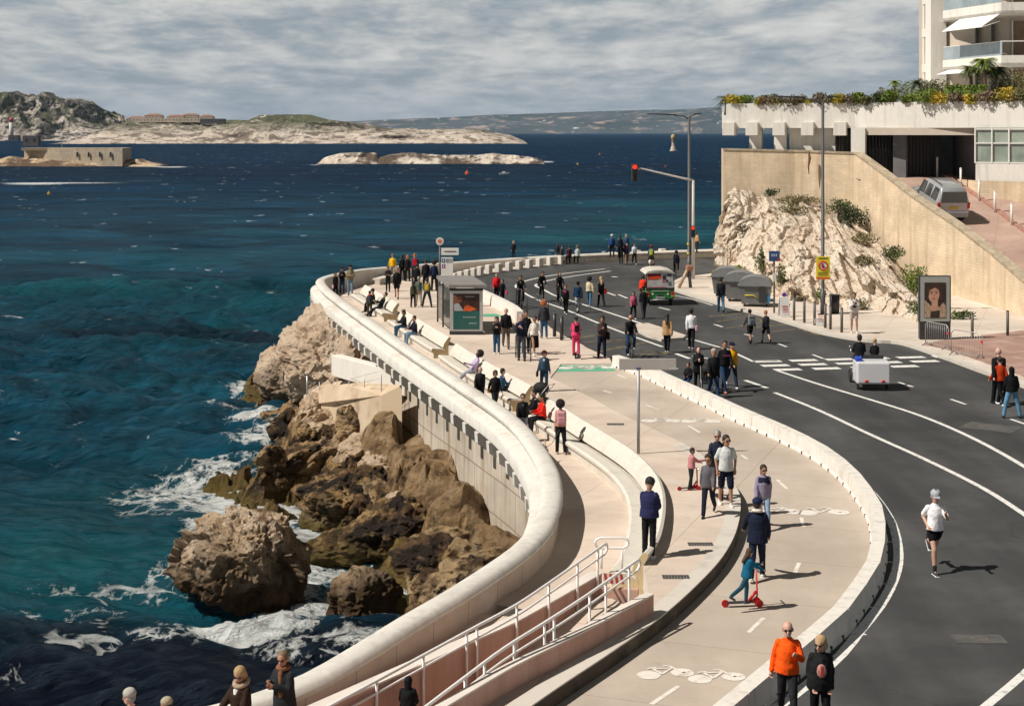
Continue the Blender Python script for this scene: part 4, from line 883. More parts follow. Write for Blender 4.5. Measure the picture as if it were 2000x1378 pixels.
for i in range(900):
    y = 40+rs_.rand()*44; xw_ = float(np.interp(y, pw_[:, 0], pw_[:, 1])); x = xw_-1.6-rs_.rand()*11; zt_ = terr(x, y)
    if zt_ < -5.3 or zt_ > -1.6 or (y < 57 and zt_ < -4.4): continue
    if 62 < y < 77 and zt_ > -3.2: continue
    b_ = rs_.randint(8); far_ = xw_-x
    if far_ > 2.5 and b_ % 4 == 3: b_ -= 1+rs_.randint(2)
    if far_ < 2.0 and b_ % 4 in (0, 1): b_ = b_//4*4+2
    if y > 70 and zt_ > -4.5: b_ = b_//4*4+3
    sc_ = .35+.7*rs_.rand()**1.6; o_ = protos[b_]
    if b_ in used_p: o_ = o_.copy(); COL.objects.link(o_)
    used_p.add(b_); o_.location = (x, y, zt_+.02); o_.scale = (sc_*(.8+.6*rs_.rand()), sc_*(.8+.5*rs_.rand()), sc_*(.7+.7*rs_.rand())); o_.rotation_euler = (rs_.rand()*.8, rs_.rand()*.8, rs_.rand()*6.3); cnt += 1
    if cnt >= 78: break
for i in range(8):
    if i not in used_p: bpy.data.objects.remove(protos[i])
# concrete slab, block wall and thin rail under the headland
m_slab = layered('old_slab_concrete', [(.50, .385, .265), ((.58, .47, .34), .5, .45, .6, (1, 1, 1)), ((.36, .26, .17), .8, .55, .7, (1, 1, 1))], rough=.9, bump=.2)
mb = MB(); tp = [PD(785, 752, 62), PD(640, 742, 72), PD(593, 772, 76), PD(600, 790, 74.5), PD(655, 791, 70.5), PD(745, 772, 63)]; k = len(tp)
bt = [Vector((p.x, p.y, p.z-3.4)) for p in tp]; mb.add(tp+bt, [tuple(reversed(range(k))) if False else tuple(range(k))]+[(i, (i+1) % k, k+(i+1) % k, k+i) for i in range(k)])
tag(mb.build('concrete_slab', m_slab, fix=True), 'sloping tan concrete slab on the rocks under the parapet', 'slab')
mb = MB(); a = PD(653, 709, 69.5); b = PD(785, 712, 64.5); cc = (a+b)/2; mb.box((cc.x+.2, cc.y, cc.z-.45), ((b-a).xy.length+.5, .5, .95), rz=math.atan2(b.y-a.y, b.x-a.x), bev=.03)
tag(mb.build('block_wall', m_wht), 'short white concrete block wall standing behind the slab on the rocks', 'wall')
m_thin = mat('thin_steel', (.40, .40, .40), .4, .1, 5, metal=.6)
rl = thing('slab_railing', tp[3], 0, 'thin grey post and wire railing along the front of the slab on the rocks', 'railing')
pp = [PD(600, 786, 74.5), PD(624, 787, 73), PD(655, 787, 70.5), PD(682, 783, 68.3), PD(712, 777, 66), PD(745, 770, 63.5)]
for i, p in enumerate(pp):
    mb = MB(); q = p-tp[3]; mb.tube([q, q+Vector((0, 0, 1.0 if i else 1.3))], .02 if i else .05, 6); mb.build('post', m_thin, rl)
for zz in (.35, .68, .98):
    mb = MB(); mb.tube([p-tp[3]+Vector((0, 0, zz)) for p in pp], .008, 4); mb.build('wire', m_thin, rl)
mb = MB(); c = PD(628, 630, 86); mb.tube([c+Vector((0, 0, -.6)), c+Vector((0, 0, .5))], .09, 8); tag(mb.build('mooring_post', m_pale), 'short rust coloured post at the headland rock beyond the parapet', 'post')
# ================================================================ ISLANDS AND FAR COAST
def island_mat(key, rockc, rock2, veg, vegamt, dark):
    def ex(t, geo, c):
        sp = nn(t, 'ShaderNodeSeparateXYZ'); lk(t, geo.outputs['Position'], sp.inputs[0])
        sn = nn(t, 'ShaderNodeSeparateXYZ'); lk(t, geo.outputs['Normal'], sn.inputs[0])
        n = nn(t, 'ShaderNodeTexNoise', Scale=.035, Detail=8.0, Roughness=.65); lk(t, geo.outputs['Position'], n.inputs['Vector'])
        hv = nn(t, 'ShaderNodeMapRange'); hv.inputs[1].default_value = 6; hv.inputs[2].default_value = 26; lk(t, sp.outputs[2], hv.inputs[0])
        f = vmath(t, 'MULTIPLY', hv.outputs[0], ramp(t, n.outputs[0], [(.5-vegamt*.2, 0.0), (.56-vegamt*.2, 1.0)]).outputs[0])
        return mixc(t, f, c, srgb(veg))
    return layered(key, [rockc, (rock2, .03, .45, .6, (1, 1, 1)), (dark, .05, .49, .57, (1, 1, 2)), (dark, .16, .55, .62, (1, 1, 1))], rough=.95, bump=.9, bscale=.09, bdist=3.0, extra=ex)
def island(name, Yb, prof, depth, m, seed, nx=240, ny=70, rough=.16, asp=1.0, base=SEA):
    "prof: [(px, py)] skyline; island rises from the waterline at Yb"
    X0, X1 = prof[0][0], prof[-1][0]; Yc = Yb+depth*.5; px = np.linspace(X0, X1, nx)
    hy = np.interp(px, [p[0] for p in prof], [p[1] for p in prof]); top = H-(hy-258)*Yc/F-base; X = (px-1000)*Yc/F
    v = np.linspace(0, 1, ny); XX, VV = np.meshgrid(X, v); TT = np.tile(top, (ny, 1)); s = (X[-1]-X[0])
    env = np.sin(np.pi*np.clip(VV, 0, 1))**.75; P = np.stack([XX.ravel()/s*9*asp+seed, VV.ravel()*3*depth/s*3, XX.ravel()*0], 1)
    n = fbm(P*1.6, 7, .55, ridge=True).reshape(XX.shape); n2 = fbm(P*.8+9, 3).reshape(XX.shape)
    z = TT*env*(1-rough*1.1*(1-n)*np.sin(np.pi*VV)**0.0*np.where(np.abs(VV-.5) < .04, .25, 1))+n2*0
    steep = np.minimum(1, VV*9)*np.minimum(1, (1-VV)*9); z = z*(.35+.65*steep)
    z[0] = -2; z[-1] = -2; Yv = Yb+depth*VV+depth*.12*n2
    co = np.stack([XX.ravel(), Yv.ravel(), z.ravel()+base], 1)
    me = bpy.data.meshes.new(name); me.vertices.add(len(co)); me.vertices.foreach_set('co', co.ravel()); idx = np.arange(len(co)).reshape(XX.shape)
    q = np.stack([idx[:-1, :-1], idx[:-1, 1:], idx[1:, 1:], idx[1:, :-1]], -1).reshape(-1, 4)
    me.loops.add(len(q)*4); me.loops.foreach_set('vertex_index', q.ravel()); me.polygons.add(len(q)); me.polygons.foreach_set('loop_start', np.arange(len(q))*4); me.polygons.foreach_set('use_smooth', np.zeros(len(q), bool)); me.update(calc_edges=True)
    me.materials.append(m); o = bpy.data.objects.new(name, me); COL.objects.link(o); return tag(o, kind='structure')
mi1 = island_mat('island_rock_scrub', (.36, .32, .28), (.47, .42, .37), (.10, .105, .065), .15, (.032, .033, .03))
mi2 = island_mat('island_rock_green', (.50, .43, .36), (.57, .50, .43), (.085, .092, .050), .62, (.17, .14, .11))
mi3 = island_mat('islet_rock', (.55, .47, .39), (.64, .57, .49), (.3, .27, .18), -.6, (.10, .075, .055))
island('island', 2720, [(-260, 215), (-120, 190), (-20, 178), (0, 180), (36, 176), (60, 181), (95, 178), (120, 184), (150, 186), (185, 200), (215, 217), (245, 233), (262, 252), (275, 274)], 520, mi1, 3, nx=300, ny=120, rough=.34)
island('island', 2050, [(182, 277), (200, 262), (225, 248), (262, 234), (300, 236), (350, 235), (420, 236), (445, 233), (490, 234), (508, 224), (560, 222), (610, 222), (640, 230), (700, 240), (760, 249), (830, 251), (900, 250), (935, 251), (960, 258), (995, 262), (1022, 274), (1030, 280)], 420, mi2, 5, nx=420, ny=90, rough=.24)
island('islet', 745, [(622, 318), (632, 308), (655, 300), (690, 296), (735, 298), (742, 306), (765, 300), (800, 297), (860, 302), (930, 302), (965, 298), (1010, 303), (1050, 308), (1062, 315)], 26, mi3, 8, nx=320, ny=60, rough=.30, asp=2.0)
m_isl_s = island_mat('fort_island_rock', (.55, .42, .28), (.60, .49, .36), (.45, .33, .2), -.6, (.12, .08, .05))
island('islet', 690, [(-160, 318), (-20, 310), (5, 309), (22, 304), (45, 308), (60, 306), (120, 309), (200, 311), (250, 312), (275, 308), (285, 313), (310, 318), (318, 322)], 30, m_isl_s, 12, nx=260, ny=50, rough=.28, asp=2.0)
mc = layered('far_coast', [(.055, .072, .072), ((.03, .045, .04), .0012, .45, .6, (1, 1, 1)), ((.36, .27, .22), .004, .56, .66, (1, 1, 2)), ((.62, .57, .53), .012, .62, .68, (1, 1, 1))], rough=.95, bump=.6, bscale=.004, bdist=40)
island('hills', 15500, [(560, 240), (640, 238), (700, 236), (760, 233), (850, 229), (950, 224), (1050, 221), (1150, 217), (1250, 214), (1330, 212), (1400, 210), (1500, 206), (1700, 205), (2100, 214)], 3500, mc, 15, nx=520, ny=80, rough=.16)
# fort on the near island
m_fort = brickmat('fort_masonry', (.46, .385, .29), (.50, .43, .34), (.33, .27, .2), 1.8, .9, .05, bump=.2, stain=(.30, .22, .14))
m_slit = mat('dark_opening', (.03, .028, .026), .9, 0)
fo = thing('sea_fort', PD(150, 316, 700), 0, 'long low tan masonry fort on the small island at left', 'fort'); c0 = fo.location
def wallpoly(name, pts, h, m, parent, th=2.0, z0=None):
    mb = MB(); P = [Vector((p.x-c0.x, p.y-c0.y, (z0 if z0 is not None else p.z)-c0.z)) for p in pts]
    sweep(mb, P, [(0, 0), (0, h), (-th, h), (-th, 0)]); return mb.build(name, m, parent, fix=True)
A = [PD(47, 316, 708), PD(120, 316, 700), PD(239, 320, 690), PD(257, 318, 720)]
zb = min(p.z for p in A)-1
wallpoly('wall', list(reversed(A)), H-(288-258)*700/F-zb-.2, m_fort, fo, 3, zb)
q = MB()
for px in (151, 173, 195, 216):
    p = PD(px, 302, 700-(px-120)/119*10-.7); q.box((p.x-c0.x, p.y-c0.y, p.z-c0.z), (.7, .5, 2.2))
    q.build('embrasure', m_slit, fo); q = MB()
mb = MB(); p = PD(150, 288.5, 712); mb.box((p.x-c0.x, p.y-c0.y, p.z-c0.z-.6), (46, 18, 1.2)); mb.build('terrace', m_fort, fo)
mb = MB(); p = PD(120, 283, 703); mb.tube([Vector(p)-c0+Vector((0, 0, -2)), Vector(p)-c0+Vector((0, 0, 5.5))], .12, 6); mb.build('flagpole', m_thin, fo)
m_dkst = mat('dark_slate', (.075, .078, .085), .8, .2, .5)
def bldg(name, px0, px1, yt, yb, Y, m, label, cat, roof=None, roofh=0, depthf=.6):
    a = PD(px0, yb, Y); b = PD(px1, yt, Y); w = b.x-a.x; h = b.z-a.z; t = thing(name, ((a.x+b.x)/2, Y, a.z), 0, label, cat)
    mb = MB(); mb.box((0, 0, h/2), (w, w*depthf, h)); mb.build('wall', m, t)
    for i in range(max(2, int(w/5))):
        k = MB(); n = max(2, int(w/5)); k.box((-w/2+w*(i+.5)/n, -w*depthf/2-.03, h*.55), (w/n*.25, .1, h*.28)); k.build('window', m_slit, t)
    if roof:
        mb = MB(); rw, rd = w/2+.3, w*depthf/2+.3
        mb.add([(-rw, -rd, h), (rw, -rd, h), (rw, rd, h), (-rw, rd, h), (-rw*.5, 0, h+roofh), (rw*.5, 0, h+roofh)], [(0, 1, 5, 4), (2, 3, 4, 5), (1, 2, 5), (3, 0, 4), (3, 2, 1, 0)]); mb.build('roof', roof, t)
    return t
m_isw = mat('island_building_stone', (.54, .45, .36), .9, .15, .3); m_tile = mat('terracotta_roof', (.26, .135, .095), .9, .2, .4)
bldg('dark_blockhouse', 47, 77, 265, 285, 712, m_dkst, 'dark square blockhouse behind the low fort on the left island', 'building')
lh = thing('lighthouse', PD(22, 274, 2690), 0, 'small white lighthouse with red lantern at the far left', 'lighthouse')
mb = MB(); mb.tube([(0, 0, -3), (0, 0, 32)], [4.6, 3.4], 14); mb.build('tower', mat('whitewash', (.55, .53, .5), .8, .1, .2), lh)
mb = MB(); mb.tube([(0, 0, 32), (0, 0, 37), (0, 0, 40)], [3.8, 3.8, 1], 12); mb.build('lantern', mat('red_lantern', (.42, .04, .04), .6, 0), lh)
bldg('stone_hut', 18, 38, 264, 278, 2690, m_dkst, 'dark sloping stone building below the lighthouse', 'building')
bldg('island_house', 252, 282, 231, 238, 2240, m_isw, 'low pink roofed building at the left end of the island compound', 'house', m_tile, 3)
bldg('island_house', 284, 318, 226, 238, 2245, m_isw, 'square fortress like house with terracotta hipped roof on the island', 'house', m_tile, 3)
bldg('island_house', 328, 362, 228, 238, 2240, m_isw, 'low house in the middle of the island compound', 'house', m_tile, 3)
bldg('island_house', 358, 388, 225, 238, 2246, m_isw, 'tallest stone house of the island compound', 'house', m_tile, 2.5)
bldg('island_house', 392, 418, 228, 240, 2235, m_isw, 'right hand terracotta roofed house of the island compound', 'house', m_tile, 3)
bldg('compound_wall', 258, 392, 231, 239, 2228, m_isw, 'long pale enclosing wall in front of the island houses', 'wall', depthf=.05)
bldg('compound_wall', 392, 440, 232, 242, 2225, m_dkst, 'dark corner bastion at the right end of the island wall', 'wall', depthf=.3)
# daymark and buoys
dm = thing('daymark', PXY(1315, 295, SEA), 0, 'pale stone daymark column with knobbed top, standing in the far sea near the mast', 'marker')
s_ = 15.5*3000/37/F; mb = MB(); mb.tube([(0, 0, -1), (0, 0, 2*s_), (0, 0, 2*s_), (0, 0, 8*s_), (0, 0, 9*s_), (0, 0, 22*s_)], [7*s_, 7*s_, 5.5*s_, 4.5*s_, 3.5*s_, 3.2*s_], 12, smooth=False); mb.build('column', mi3, dm)
mb = MB(); mb.ell((0, 0, 27*s_), (4.8*s_, 4.8*s_, 6*s_), 12, 8); mb.build('finial', mat('daymark_yellow', (.40, .30, .14), .8, .2, .5), dm)
dm.location = PXY(1315, 295, SEA)
def buoy(px, py, s, col, label):
    p = PXY(px, py, SEA); k = p.y/F*s; t = thing('buoy', p, 0, label, 'buoy'); mb = MB(); mb.ell((0, 0, k*.3), (k*.5, k*.5, k*.5), 12, 8); mb.build('float', mat('buoy_'+col[1:], col, .5, 0), t)
    mb = MB(); mb.tube([(0, 0, k*.6), (0, 0, k*1.2)], [k*.18, k*.08], 8); mb.build('topmark', mat('buoy_'+col[1:], col, .5, 0), t)
buoy(912, 341, 8, '#d85a28', 'orange buoy floating just below the pale rocky islet')
buoy(95, 380, 6, '#e0a01e', 'small yellow buoy at the far left below the boat wake')
buoy(1300, 326, 4, '#a03a2c', 'tiny red buoy left of the lamp mast near the horizon')
buoy(1171, 303, 4, '#b0651e', 'tiny orange buoy right of the tip of the islet')
buoy(1128, 322, 4, '#c0a050', 'tiny yellowish buoy between the islet and the traffic light')
bt = thing('motor_boat', PXY(984, 341, SEA), R(10), 'tiny white boat right of the orange buoy', 'boat')
mb = MB(); k = .55; mb.add([(-3*k, -1*k, .1), (2*k, -1*k, .1), (3.4*k, 0, .6*k), (2*k, 1*k, .1), (-3*k, 1*k, .1), (-3*k, -1.2*k, 1*k), (2*k, -1.2*k, 1.1*k), (4*k, 0, 1.4*k), (2*k, 1.2*k, 1.1*k), (-3*k, 1.2*k, 1*k)], [(0, 1, 6, 5), (1, 2, 7, 6), (2, 3, 8, 7), (3, 4, 9, 8), (4, 0, 5, 9), (5, 6, 7, 8, 9)]); mb.build('hull', mat('boat_white', (.7, .7, .7), .4, 0), bt)
mb = MB(); mb.box((0, 0, 1.5*k), (2*k, 1.4*k, .9*k), bev=.1); mb.build('cabin', mat('boat_white', (.7, .7, .7), .4, 0), bt)
# ================================================================ RIGHT SIDE: outcrop, retaining wall, ramp, garage, terrace, tower
m_rw = brickmat('retaining_wall_stone', (.72, .585, .42), (.67, .54, .38), (.54, .43, .30), .55, .17, .010, bump=.35, stain=(.46, .34, .22))
m_cope = layered('rough_coping', [(.46, .38, .27), ((.33, .27, .19), 1.8, .45, .6, (1, 1, 1)), ((.60, .52, .40), 3, .55, .7, (1, 1, 1))], rough=.9, bump=.8, bscale=5, bdist=.08)
wp = [(14.75, 107.2, 8.28), (19.5, 105.9, 8.18), (23.2, 103.8, 8.05), (23.9, 99.5, 6.9), (24.5, 94.5, 5.62), (25.4, 88.7, 4.25), (25.9, 83, 2.95), (26.1, 77.5, 1.72), (26.4, 70, .3)]
WP = resample([Vector(p) for p in wp], .35); WPb = [Vector((p.x, p.y, 0)) for p in WP]
rt = thing('retaining_wall', (0, 0, 0), 0, 'tall golden stone retaining wall with a sloping top that follows the ramp', 'wall')
def wallface(mb, pts, zb, ztop, th=.5, m=0):
    u = 0
    for i in range(len(pts)-1):
        a, b = pts[i], pts[i+1]; d = (b-a).xy.length; za, zc = ztop[i], ztop[i+1]
        mb.add([(a.x, a.y, zb), (b.x, b.y, zb), (b.x, b.y, zc), (a.x, a.y, za)], [(0, 1, 2, 3)], m, False, [[(u, zb), (u+d, zb), (u+d, zc), (u, za)]]); u += d
mb = MB(); wallface(mb, [Vector((16.5, 121, 0)), WPb[0]], -.2, [8.28, 8.28]); wallface(mb, WPb, -.2, [p.z for p in WP])
back = offset(WP, .5); wallface(mb, list(reversed(back)), -.2, [p.z for p in reversed(WP)]); mb.build('wall_body', m_rw, rt)
mb = MB(); sweep(mb, WP, [(-.06, -.04), (-.07, .09), (.54, .09), (.55, -.04)]); o = mb.build('coping', m_cope, rt, fix=True)
# vertical crack
mb = MB()
cpt = [PD(1578+dx, y, 105.15) for dx, y in [(0, 296), (1.5, 310), (-1, 325), (0, 340)]]; mb.tube([p+Vector((0, -.38, 0)) for p in cpt], [.07, .10, .06, .02], 5)
mb.build('crack_pipe', mat('rust_stain', (.13, .07, .04), .9, .3, 3), rt)
# ramp
m_ramp = layered('pink_ramp_concrete', [(.40, .275, .22), ((.46, .325, .265), .6, .42, .6, (1, 1, 1)), ((.33, .225, .18), .3, .55, .7, (1, 1, 1))], rough=.9, bump=.15, extra=joints(1))
def rpz(x, y): return min(3.86+.25*(y-93), 6.45) if y > 82 else 1.11+.19*(y-82)
lp = [(p.x, p.y) for p in offset(WP, .45) if p.y < 103]; rowsY = np.arange(64, 112.1, 1.0)
mb = MB(); lx = sorted([(p[1], p[0]) for p in lp]); ys = [a for a, b in lx]; xs = [b for a, b in lx]
vs = []
for y in rowsY:
    x0 = float(np.interp(y, ys, xs)) if y < 103 else 23.2
    for x in (x0, 45): vs.append((x, y, rpz(x, y)))
mb.add(vs, [(2*i, 2*i+1, 2*i+3, 2*i+2) for i in range(len(rowsY)-1)]); tag(mb.build('ramp', m_ramp), kind='structure')
kb = [(29.1, 103.4), (29.55, 100.8), (29.9, 98), (30.15, 95.6), (30.35, 93), (31.2, 84), (32.2, 74)]
mb = MB(); K = resample(catmull([(x, y, rpz(x, y)) for x, y in kb], .5), 1); sweep(mb, K, [(0, -.1), (0, .14), (.3, .14), (.3, -.1)]); tag(mb.build('ramp_kerb', mat('red_kerb', (.36, .19, .145), .85, .2, 2), fix=True), kind='structure')
m_post = mat('white_post', (.72, .70, .66), .6, .08, 3); p0 = None
for x, y in [(28.9, 104.4), (29.45, 100.8), (29.8, 98), (30.05, 95.6), (30.25, 93), (30.9, 87)]:
    if p0 is None:
        p0 = thing('post', (x, y, rpz(x, y)), 0, 'slim white post standing along the edge of the pink ramp', 'post', 'white posts along the ramp'); mb = MB(); mb.tube([(0, 0, -.1), (0, 0, 1.3)], .075, 8); mb.build('shaft', m_post, p0); mb = MB(); mb.tube([(0, 0, 1.3), (0, 0, 1.36)], [.085, .05], 8); mb.build('cap', m_post, p0)
    else: dup(p0, (x, y, rpz(x, y)))
# outcrop
base = [(1398, 538), (1432, 556), (1470, 575), (1515, 592), (1560, 598), (1600, 606), (1650, 613), (1700, 619), (1755, 628), (1800, 645)]
topc = [(1404, 452, 106.6), (1436, 378, 106.2), (1500, 390, 105.4), (1560, 396, 104.6), (1612, 404, 103.6), (1655, 432, 102.5), (1700, 462, 99.5), (1745, 500, 95), (1780, 560, 90), (1812, 624, 84)]
nu, nv = 260, 150; Bc = resample(catmull([PXY(x, y, -.1) for x, y in base], .3), .1); Tc = resample(catmull([PD(*q) for q in topc], .3), .1)
Bp = np.array([Bc[int(i*(len(Bc)-1)/(nu-1))][:] for i in range(nu)]); Tp = np.array([Tc[int(i*(len(Tc)-1)/(nu-1))][:] for i in range(nu)])
Vv = np.linspace(0, 1, nv)[None, :, None]; Pm = Bp[:, None, :]*(1-Vv)+Tp[:, None, :]*Vv; s = np.sin(PI*Vv)
Pm = Pm+s*np.array([-.35, -1.3, 1.0]); Pf = Pm.reshape(-1, 3)
g = np.stack([Pf[:, 0]*.9-Pf[:, 2]*.55, Pf[:, 1]*.35, Pf[:, 2]*.5+Pf[:, 0]*.35], 1)
n1 = fbm(g*.5, 7, .58, ridge=True); n2 = fbm(g*1.7+4, 6, .6, ridge=True); n3 = fbm(g*.22+9, 3)
stp = np.floor((fbm(g*.33+2, 3)+1)*6); n4 = vnoise(np.stack([stp*5.1, stp*2.3, stp*0], 1))
ed = (np.minimum(1, Vv*10)*np.ones((nu, 1, 1))).reshape(-1); amp = (1.25*n1+.32*n2+1.1*n3+.5*n4-.1)*(.35+.65*ed)
rsf = np.random.RandomState(12); W2 = np.stack([(Pf[:, 0]*.8-Pf[:, 2]*.6), (Pf[:, 2]*.8+Pf[:, 0]*.6)*.40], 1)+.2*np.stack([n1, n2], 1); lo_, hi_ = W2.min(0), W2.max(0)
sd1 = lo_+rsf.rand(130, 2)*(hi_-lo_); sd2 = lo_+rsf.rand(1200, 2)*(hi_-lo_); amp = .34*amp+(facets(W2, sd1, rsf, .42, .45)+facets(W2, sd2, rsf, .38, .10))*(.3+.7*ed)
Pf = Pf+amp[:, None]*np.array([-.42, -.75, .5])
me = bpy.data.meshes.new('rock_outcrop'); me.vertices.add(len(Pf)); me.vertices.foreach_set('co', Pf.ravel()); idx = np.arange(nu*nv).reshape(nu, nv)
q = np.stack([idx[:-1, :-1], idx[1:, :-1], idx[1:, 1:], idx[:-1, 1:]], -1).reshape(-1, 4); me.loops.add(len(q)*4); me.loops.foreach_set('vertex_index', q.ravel()); me.polygons.add(len(q)); me.polygons.foreach_set('loop_start', np.arange(len(q))*4); me.polygons.foreach_set('use_smooth', np.zeros(len(q), bool)); me.update(calc_edges=True)
m_out = layered('outcrop_limestone', [(.68, .57, .45), ((.76, .67, .56), .5, .42, .6, (1, 1, 1)), ((.40, .25, .14), .5, .60, .70, (1, 1, .5)), ((.20, .125, .08), 1.3, .64, .72, (1, 1, .6))], rocky=.9, rough=.9, bump=.8, bscale=1.4, bdist=.30)
me.materials.append(m_out); o = bpy.data.objects.new('rock_outcrop', me); COL.objects.link(o); tag(o, 'pale limestone outcrop rising from the pavement against the golden wall', 'rock')
OUT = Pf.reshape(nu, nv, 3)
def outp(px, py):
    "nearest outcrop point seen at a photo place"
    sx = 1000+F*OUT[..., 0]/OUT[..., 1]; sy = 258+F*(H-OUT[..., 2])/OUT[..., 1]; d = (sx-px)**2+(sy-py)**2; i = np.unravel_index(np.argmin(d), d.shape); return Vector(OUT[i])
# ---------------------------------------------------------------- garage block with terrace
m_bw = layered('building_white', [(.70, .67, .61), ((.64, .605, .545), .5, .5, .7, (1, 1, .4)), ((.74, .715, .66), 4, .5, .7, (1, 1, 1))], rough=.85, bump=.06, extra=streaks)
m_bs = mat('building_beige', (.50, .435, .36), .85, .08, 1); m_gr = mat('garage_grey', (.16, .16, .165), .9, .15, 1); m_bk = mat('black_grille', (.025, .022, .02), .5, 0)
gb = thing('garage_building', (0, 0, 0), 0, 'white concrete garage block with planted terrace on top and dark grilled openings', 'building')
FE = [(15.1, 107.9), (23.45, 104.95), (32.8, 97.8), (42, 92)]; poly = FE+[(48, 92), (48, 128), (17, 124)]
mb = MB(); mb.prism(poly, 9.80, 11.2); 
def band(mb, a, b, z0, z1, th, out=0.0, m=0, ends=(0, 0)):
    a = Vector((*a, 0)); b = Vector((*b, 0)); d = (b-a).normalized(); n = Vector((d.y, -d.x, 0)); a = a-d*ends[0]; b = b+d*ends[1]
    c = (a+b)/2+n*(out-th/2); mb.box((c.x, c.y, (z0+z1)/2), ((b-a).length, th, z1-z0), rz=math.atan2(d.y, d.x), m=m)
mb.build('terrace_slab', m_bw, gb)
mb = MB(); [band(mb, FE[i], FE[i+1], 9.78, 11.5, .3, .05) for i in range(3)]; band(mb, (17, 124), (15.1, 107.9), 9.78, 11.5, .3, .05); mb.build('terrace_parapet', m_bw, gb)
bc_ = [1424, 1470, 1523, 1578, 1640]
for px in bc_:
    t_ = (px-1420)/248; x = 15.15+8.3*t_; y = 107.9-2.95*t_
    mb = MB(); mb.box((x, y-.05, 9.72), (.85, 1.1, .92), rz=-.33, bev=.02); mb.build('beam_end', m_bw, gb)
for px in (1468, 1517):
    t_ = (px-1420)/248; x = 15.2+8.25*t_; y = 107.6-2.9*t_; mb = MB(); mb.box((x+.35, y+.8, 8.95), (.85, .7, 1.75), rz=-.33); mb.build('column', m_bw, gb)
def inter(px): # point on a line 0.9 m behind the left terrace edge
    t_ = (px-1420)/248; return (15.4+8.25*t_, 108.4-2.9*t_)
mb = MB(); band(mb, inter(1538), inter(1628), 8.0, 9.79, .25); mb.build('wall', m_bw, gb)
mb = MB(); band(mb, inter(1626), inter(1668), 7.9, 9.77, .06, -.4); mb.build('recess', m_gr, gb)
for i in range(7): p = inter(1629+i*6.5); mb = MB(); mb.box((p[0], p[1], 8.9), (.10, .10, 1.75)); mb.build('grille_bar', m_bk, gb)
mb = MB(); mb.box((23.55, 104.3, 8.1), (.95, .6, 3.36), rz=-.4); mb.build('pier', m_bw, gb)
mb = MB(); band(mb, (23.2, 104.5), (31.0, 99.6), 9.30, 9.79, .25); mb.build('lintel', m_bs, gb)
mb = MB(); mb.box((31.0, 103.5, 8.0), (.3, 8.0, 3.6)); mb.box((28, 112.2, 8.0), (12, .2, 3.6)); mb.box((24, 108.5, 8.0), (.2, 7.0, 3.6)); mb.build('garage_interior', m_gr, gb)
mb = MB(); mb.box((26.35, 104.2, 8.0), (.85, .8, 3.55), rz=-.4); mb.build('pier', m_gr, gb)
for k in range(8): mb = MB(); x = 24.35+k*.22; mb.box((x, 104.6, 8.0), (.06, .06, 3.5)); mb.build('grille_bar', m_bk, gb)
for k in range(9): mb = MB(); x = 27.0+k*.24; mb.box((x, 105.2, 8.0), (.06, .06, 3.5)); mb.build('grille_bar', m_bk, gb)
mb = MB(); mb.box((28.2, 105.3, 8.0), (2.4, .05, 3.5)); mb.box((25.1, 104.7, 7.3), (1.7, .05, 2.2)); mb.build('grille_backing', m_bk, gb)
# glazed bay and walls to the right of the ramp
G0, G1, G2 = (30.0, 99.4), (33.6, 97.0), (42, 91.6)
mb = MB(); band(mb, G0, G1, 6.35, 7.5, .3); band(mb, G1, G2, 6.35, 7.5, .3); mb.build('base_wall', m_bw, gb)
m_glass = mat('greenish_glass', (.26, .30, .25), .12, .35, .8, spec=.8)
mb = MB(); band(mb, G0, G1, 7.5, 9.78, .05, -.1); band(mb, G1, G2, 7.5, 9.78, .05, -.1); gl = mb.build('glazing', m_glass, gb)
for a, b, n in ((G0, G1, 4), (G1, G2, 7)):
    for i in range(n+1):
        x = a[0]+(b[0]-a[0])*i/n; y = a[1]+(b[1]-a[1])*i/n; mb = MB(); mb.box((x, y+.05, 8.64), (.08, .16, 2.28), rz=-.58); mb.build('mullion', m_post, gb)
    mb = MB(); [band(mb, a, b, z, z+.07, .16, .02) for z in (7.5, 8.75, 9.65)]; mb.build('transom', m_post, gb)
mb = MB(); pts = [Vector((29.75, 103, 0)), Vector((30.1, 99.35, 0)), Vector((33.8, 96.9, 0)), Vector((42.5, 91.2, 0))]; wallface(mb, [p+Vector((0, -.12, 0)) for p in pts], 2.0, [6.36]*4)
tag(mb.build('side_wall', m_rw), 'low golden stone wall under the glazed bay at the right of the ramp', 'wall')
# ---------------------------------------------------------------- apartment tower
tw = thing('apartment_tower', (0, 0, 0), 0, 'white apartment block with curved balconies and a white awning above the terrace', 'building')
A0, A1, A2 = (33.1, 118.0), (35.1, 110.2), (42.0, 109.0)
mb = MB(); mb.box((33.0, 119.6, 18.5), (1.2, 1.6, 15)); mb.build('corner_column', m_bw, tw)
mb = MB(); mb.prism([(33.6, 119.5), (36.6, 113.6), (44, 112.4), (44, 126), (33.6, 126)], 11.2, 26, 0); mb.build('wall', m_bs, tw)
def balcony(zb, zt, awn):
    mb = MB(); band(mb, A0, A1, zb, zt, .18); band(mb, A1, A2, zb, zt, .18); mb.prism([A0, A1, A2, (42, 114), (34, 121)], zb, zb+.2); b = mb.build('balcony', m_bw, tw)
    mb = MB(); band(mb, A0, A1, zt, zt+.98, .03, -.06); g = mb.build('glass_railing', mat('balcony_glass', (.28, .33, .35), .08, .25, .6, spec=.9), b)
    mb = MB(); band(mb, A0, A1, zt+.98, zt+1.03, .07, -.04); band(mb, A1, A2, zt+.98, zt+1.05, .07, -.04); mb.build('handrail', m_post, b)
balcony(10.6, 11.35, 0); balcony(14.26, 15.0, 1); balcony(18.0, 18.8, 1); balcony(21.9, 22.7, 1)
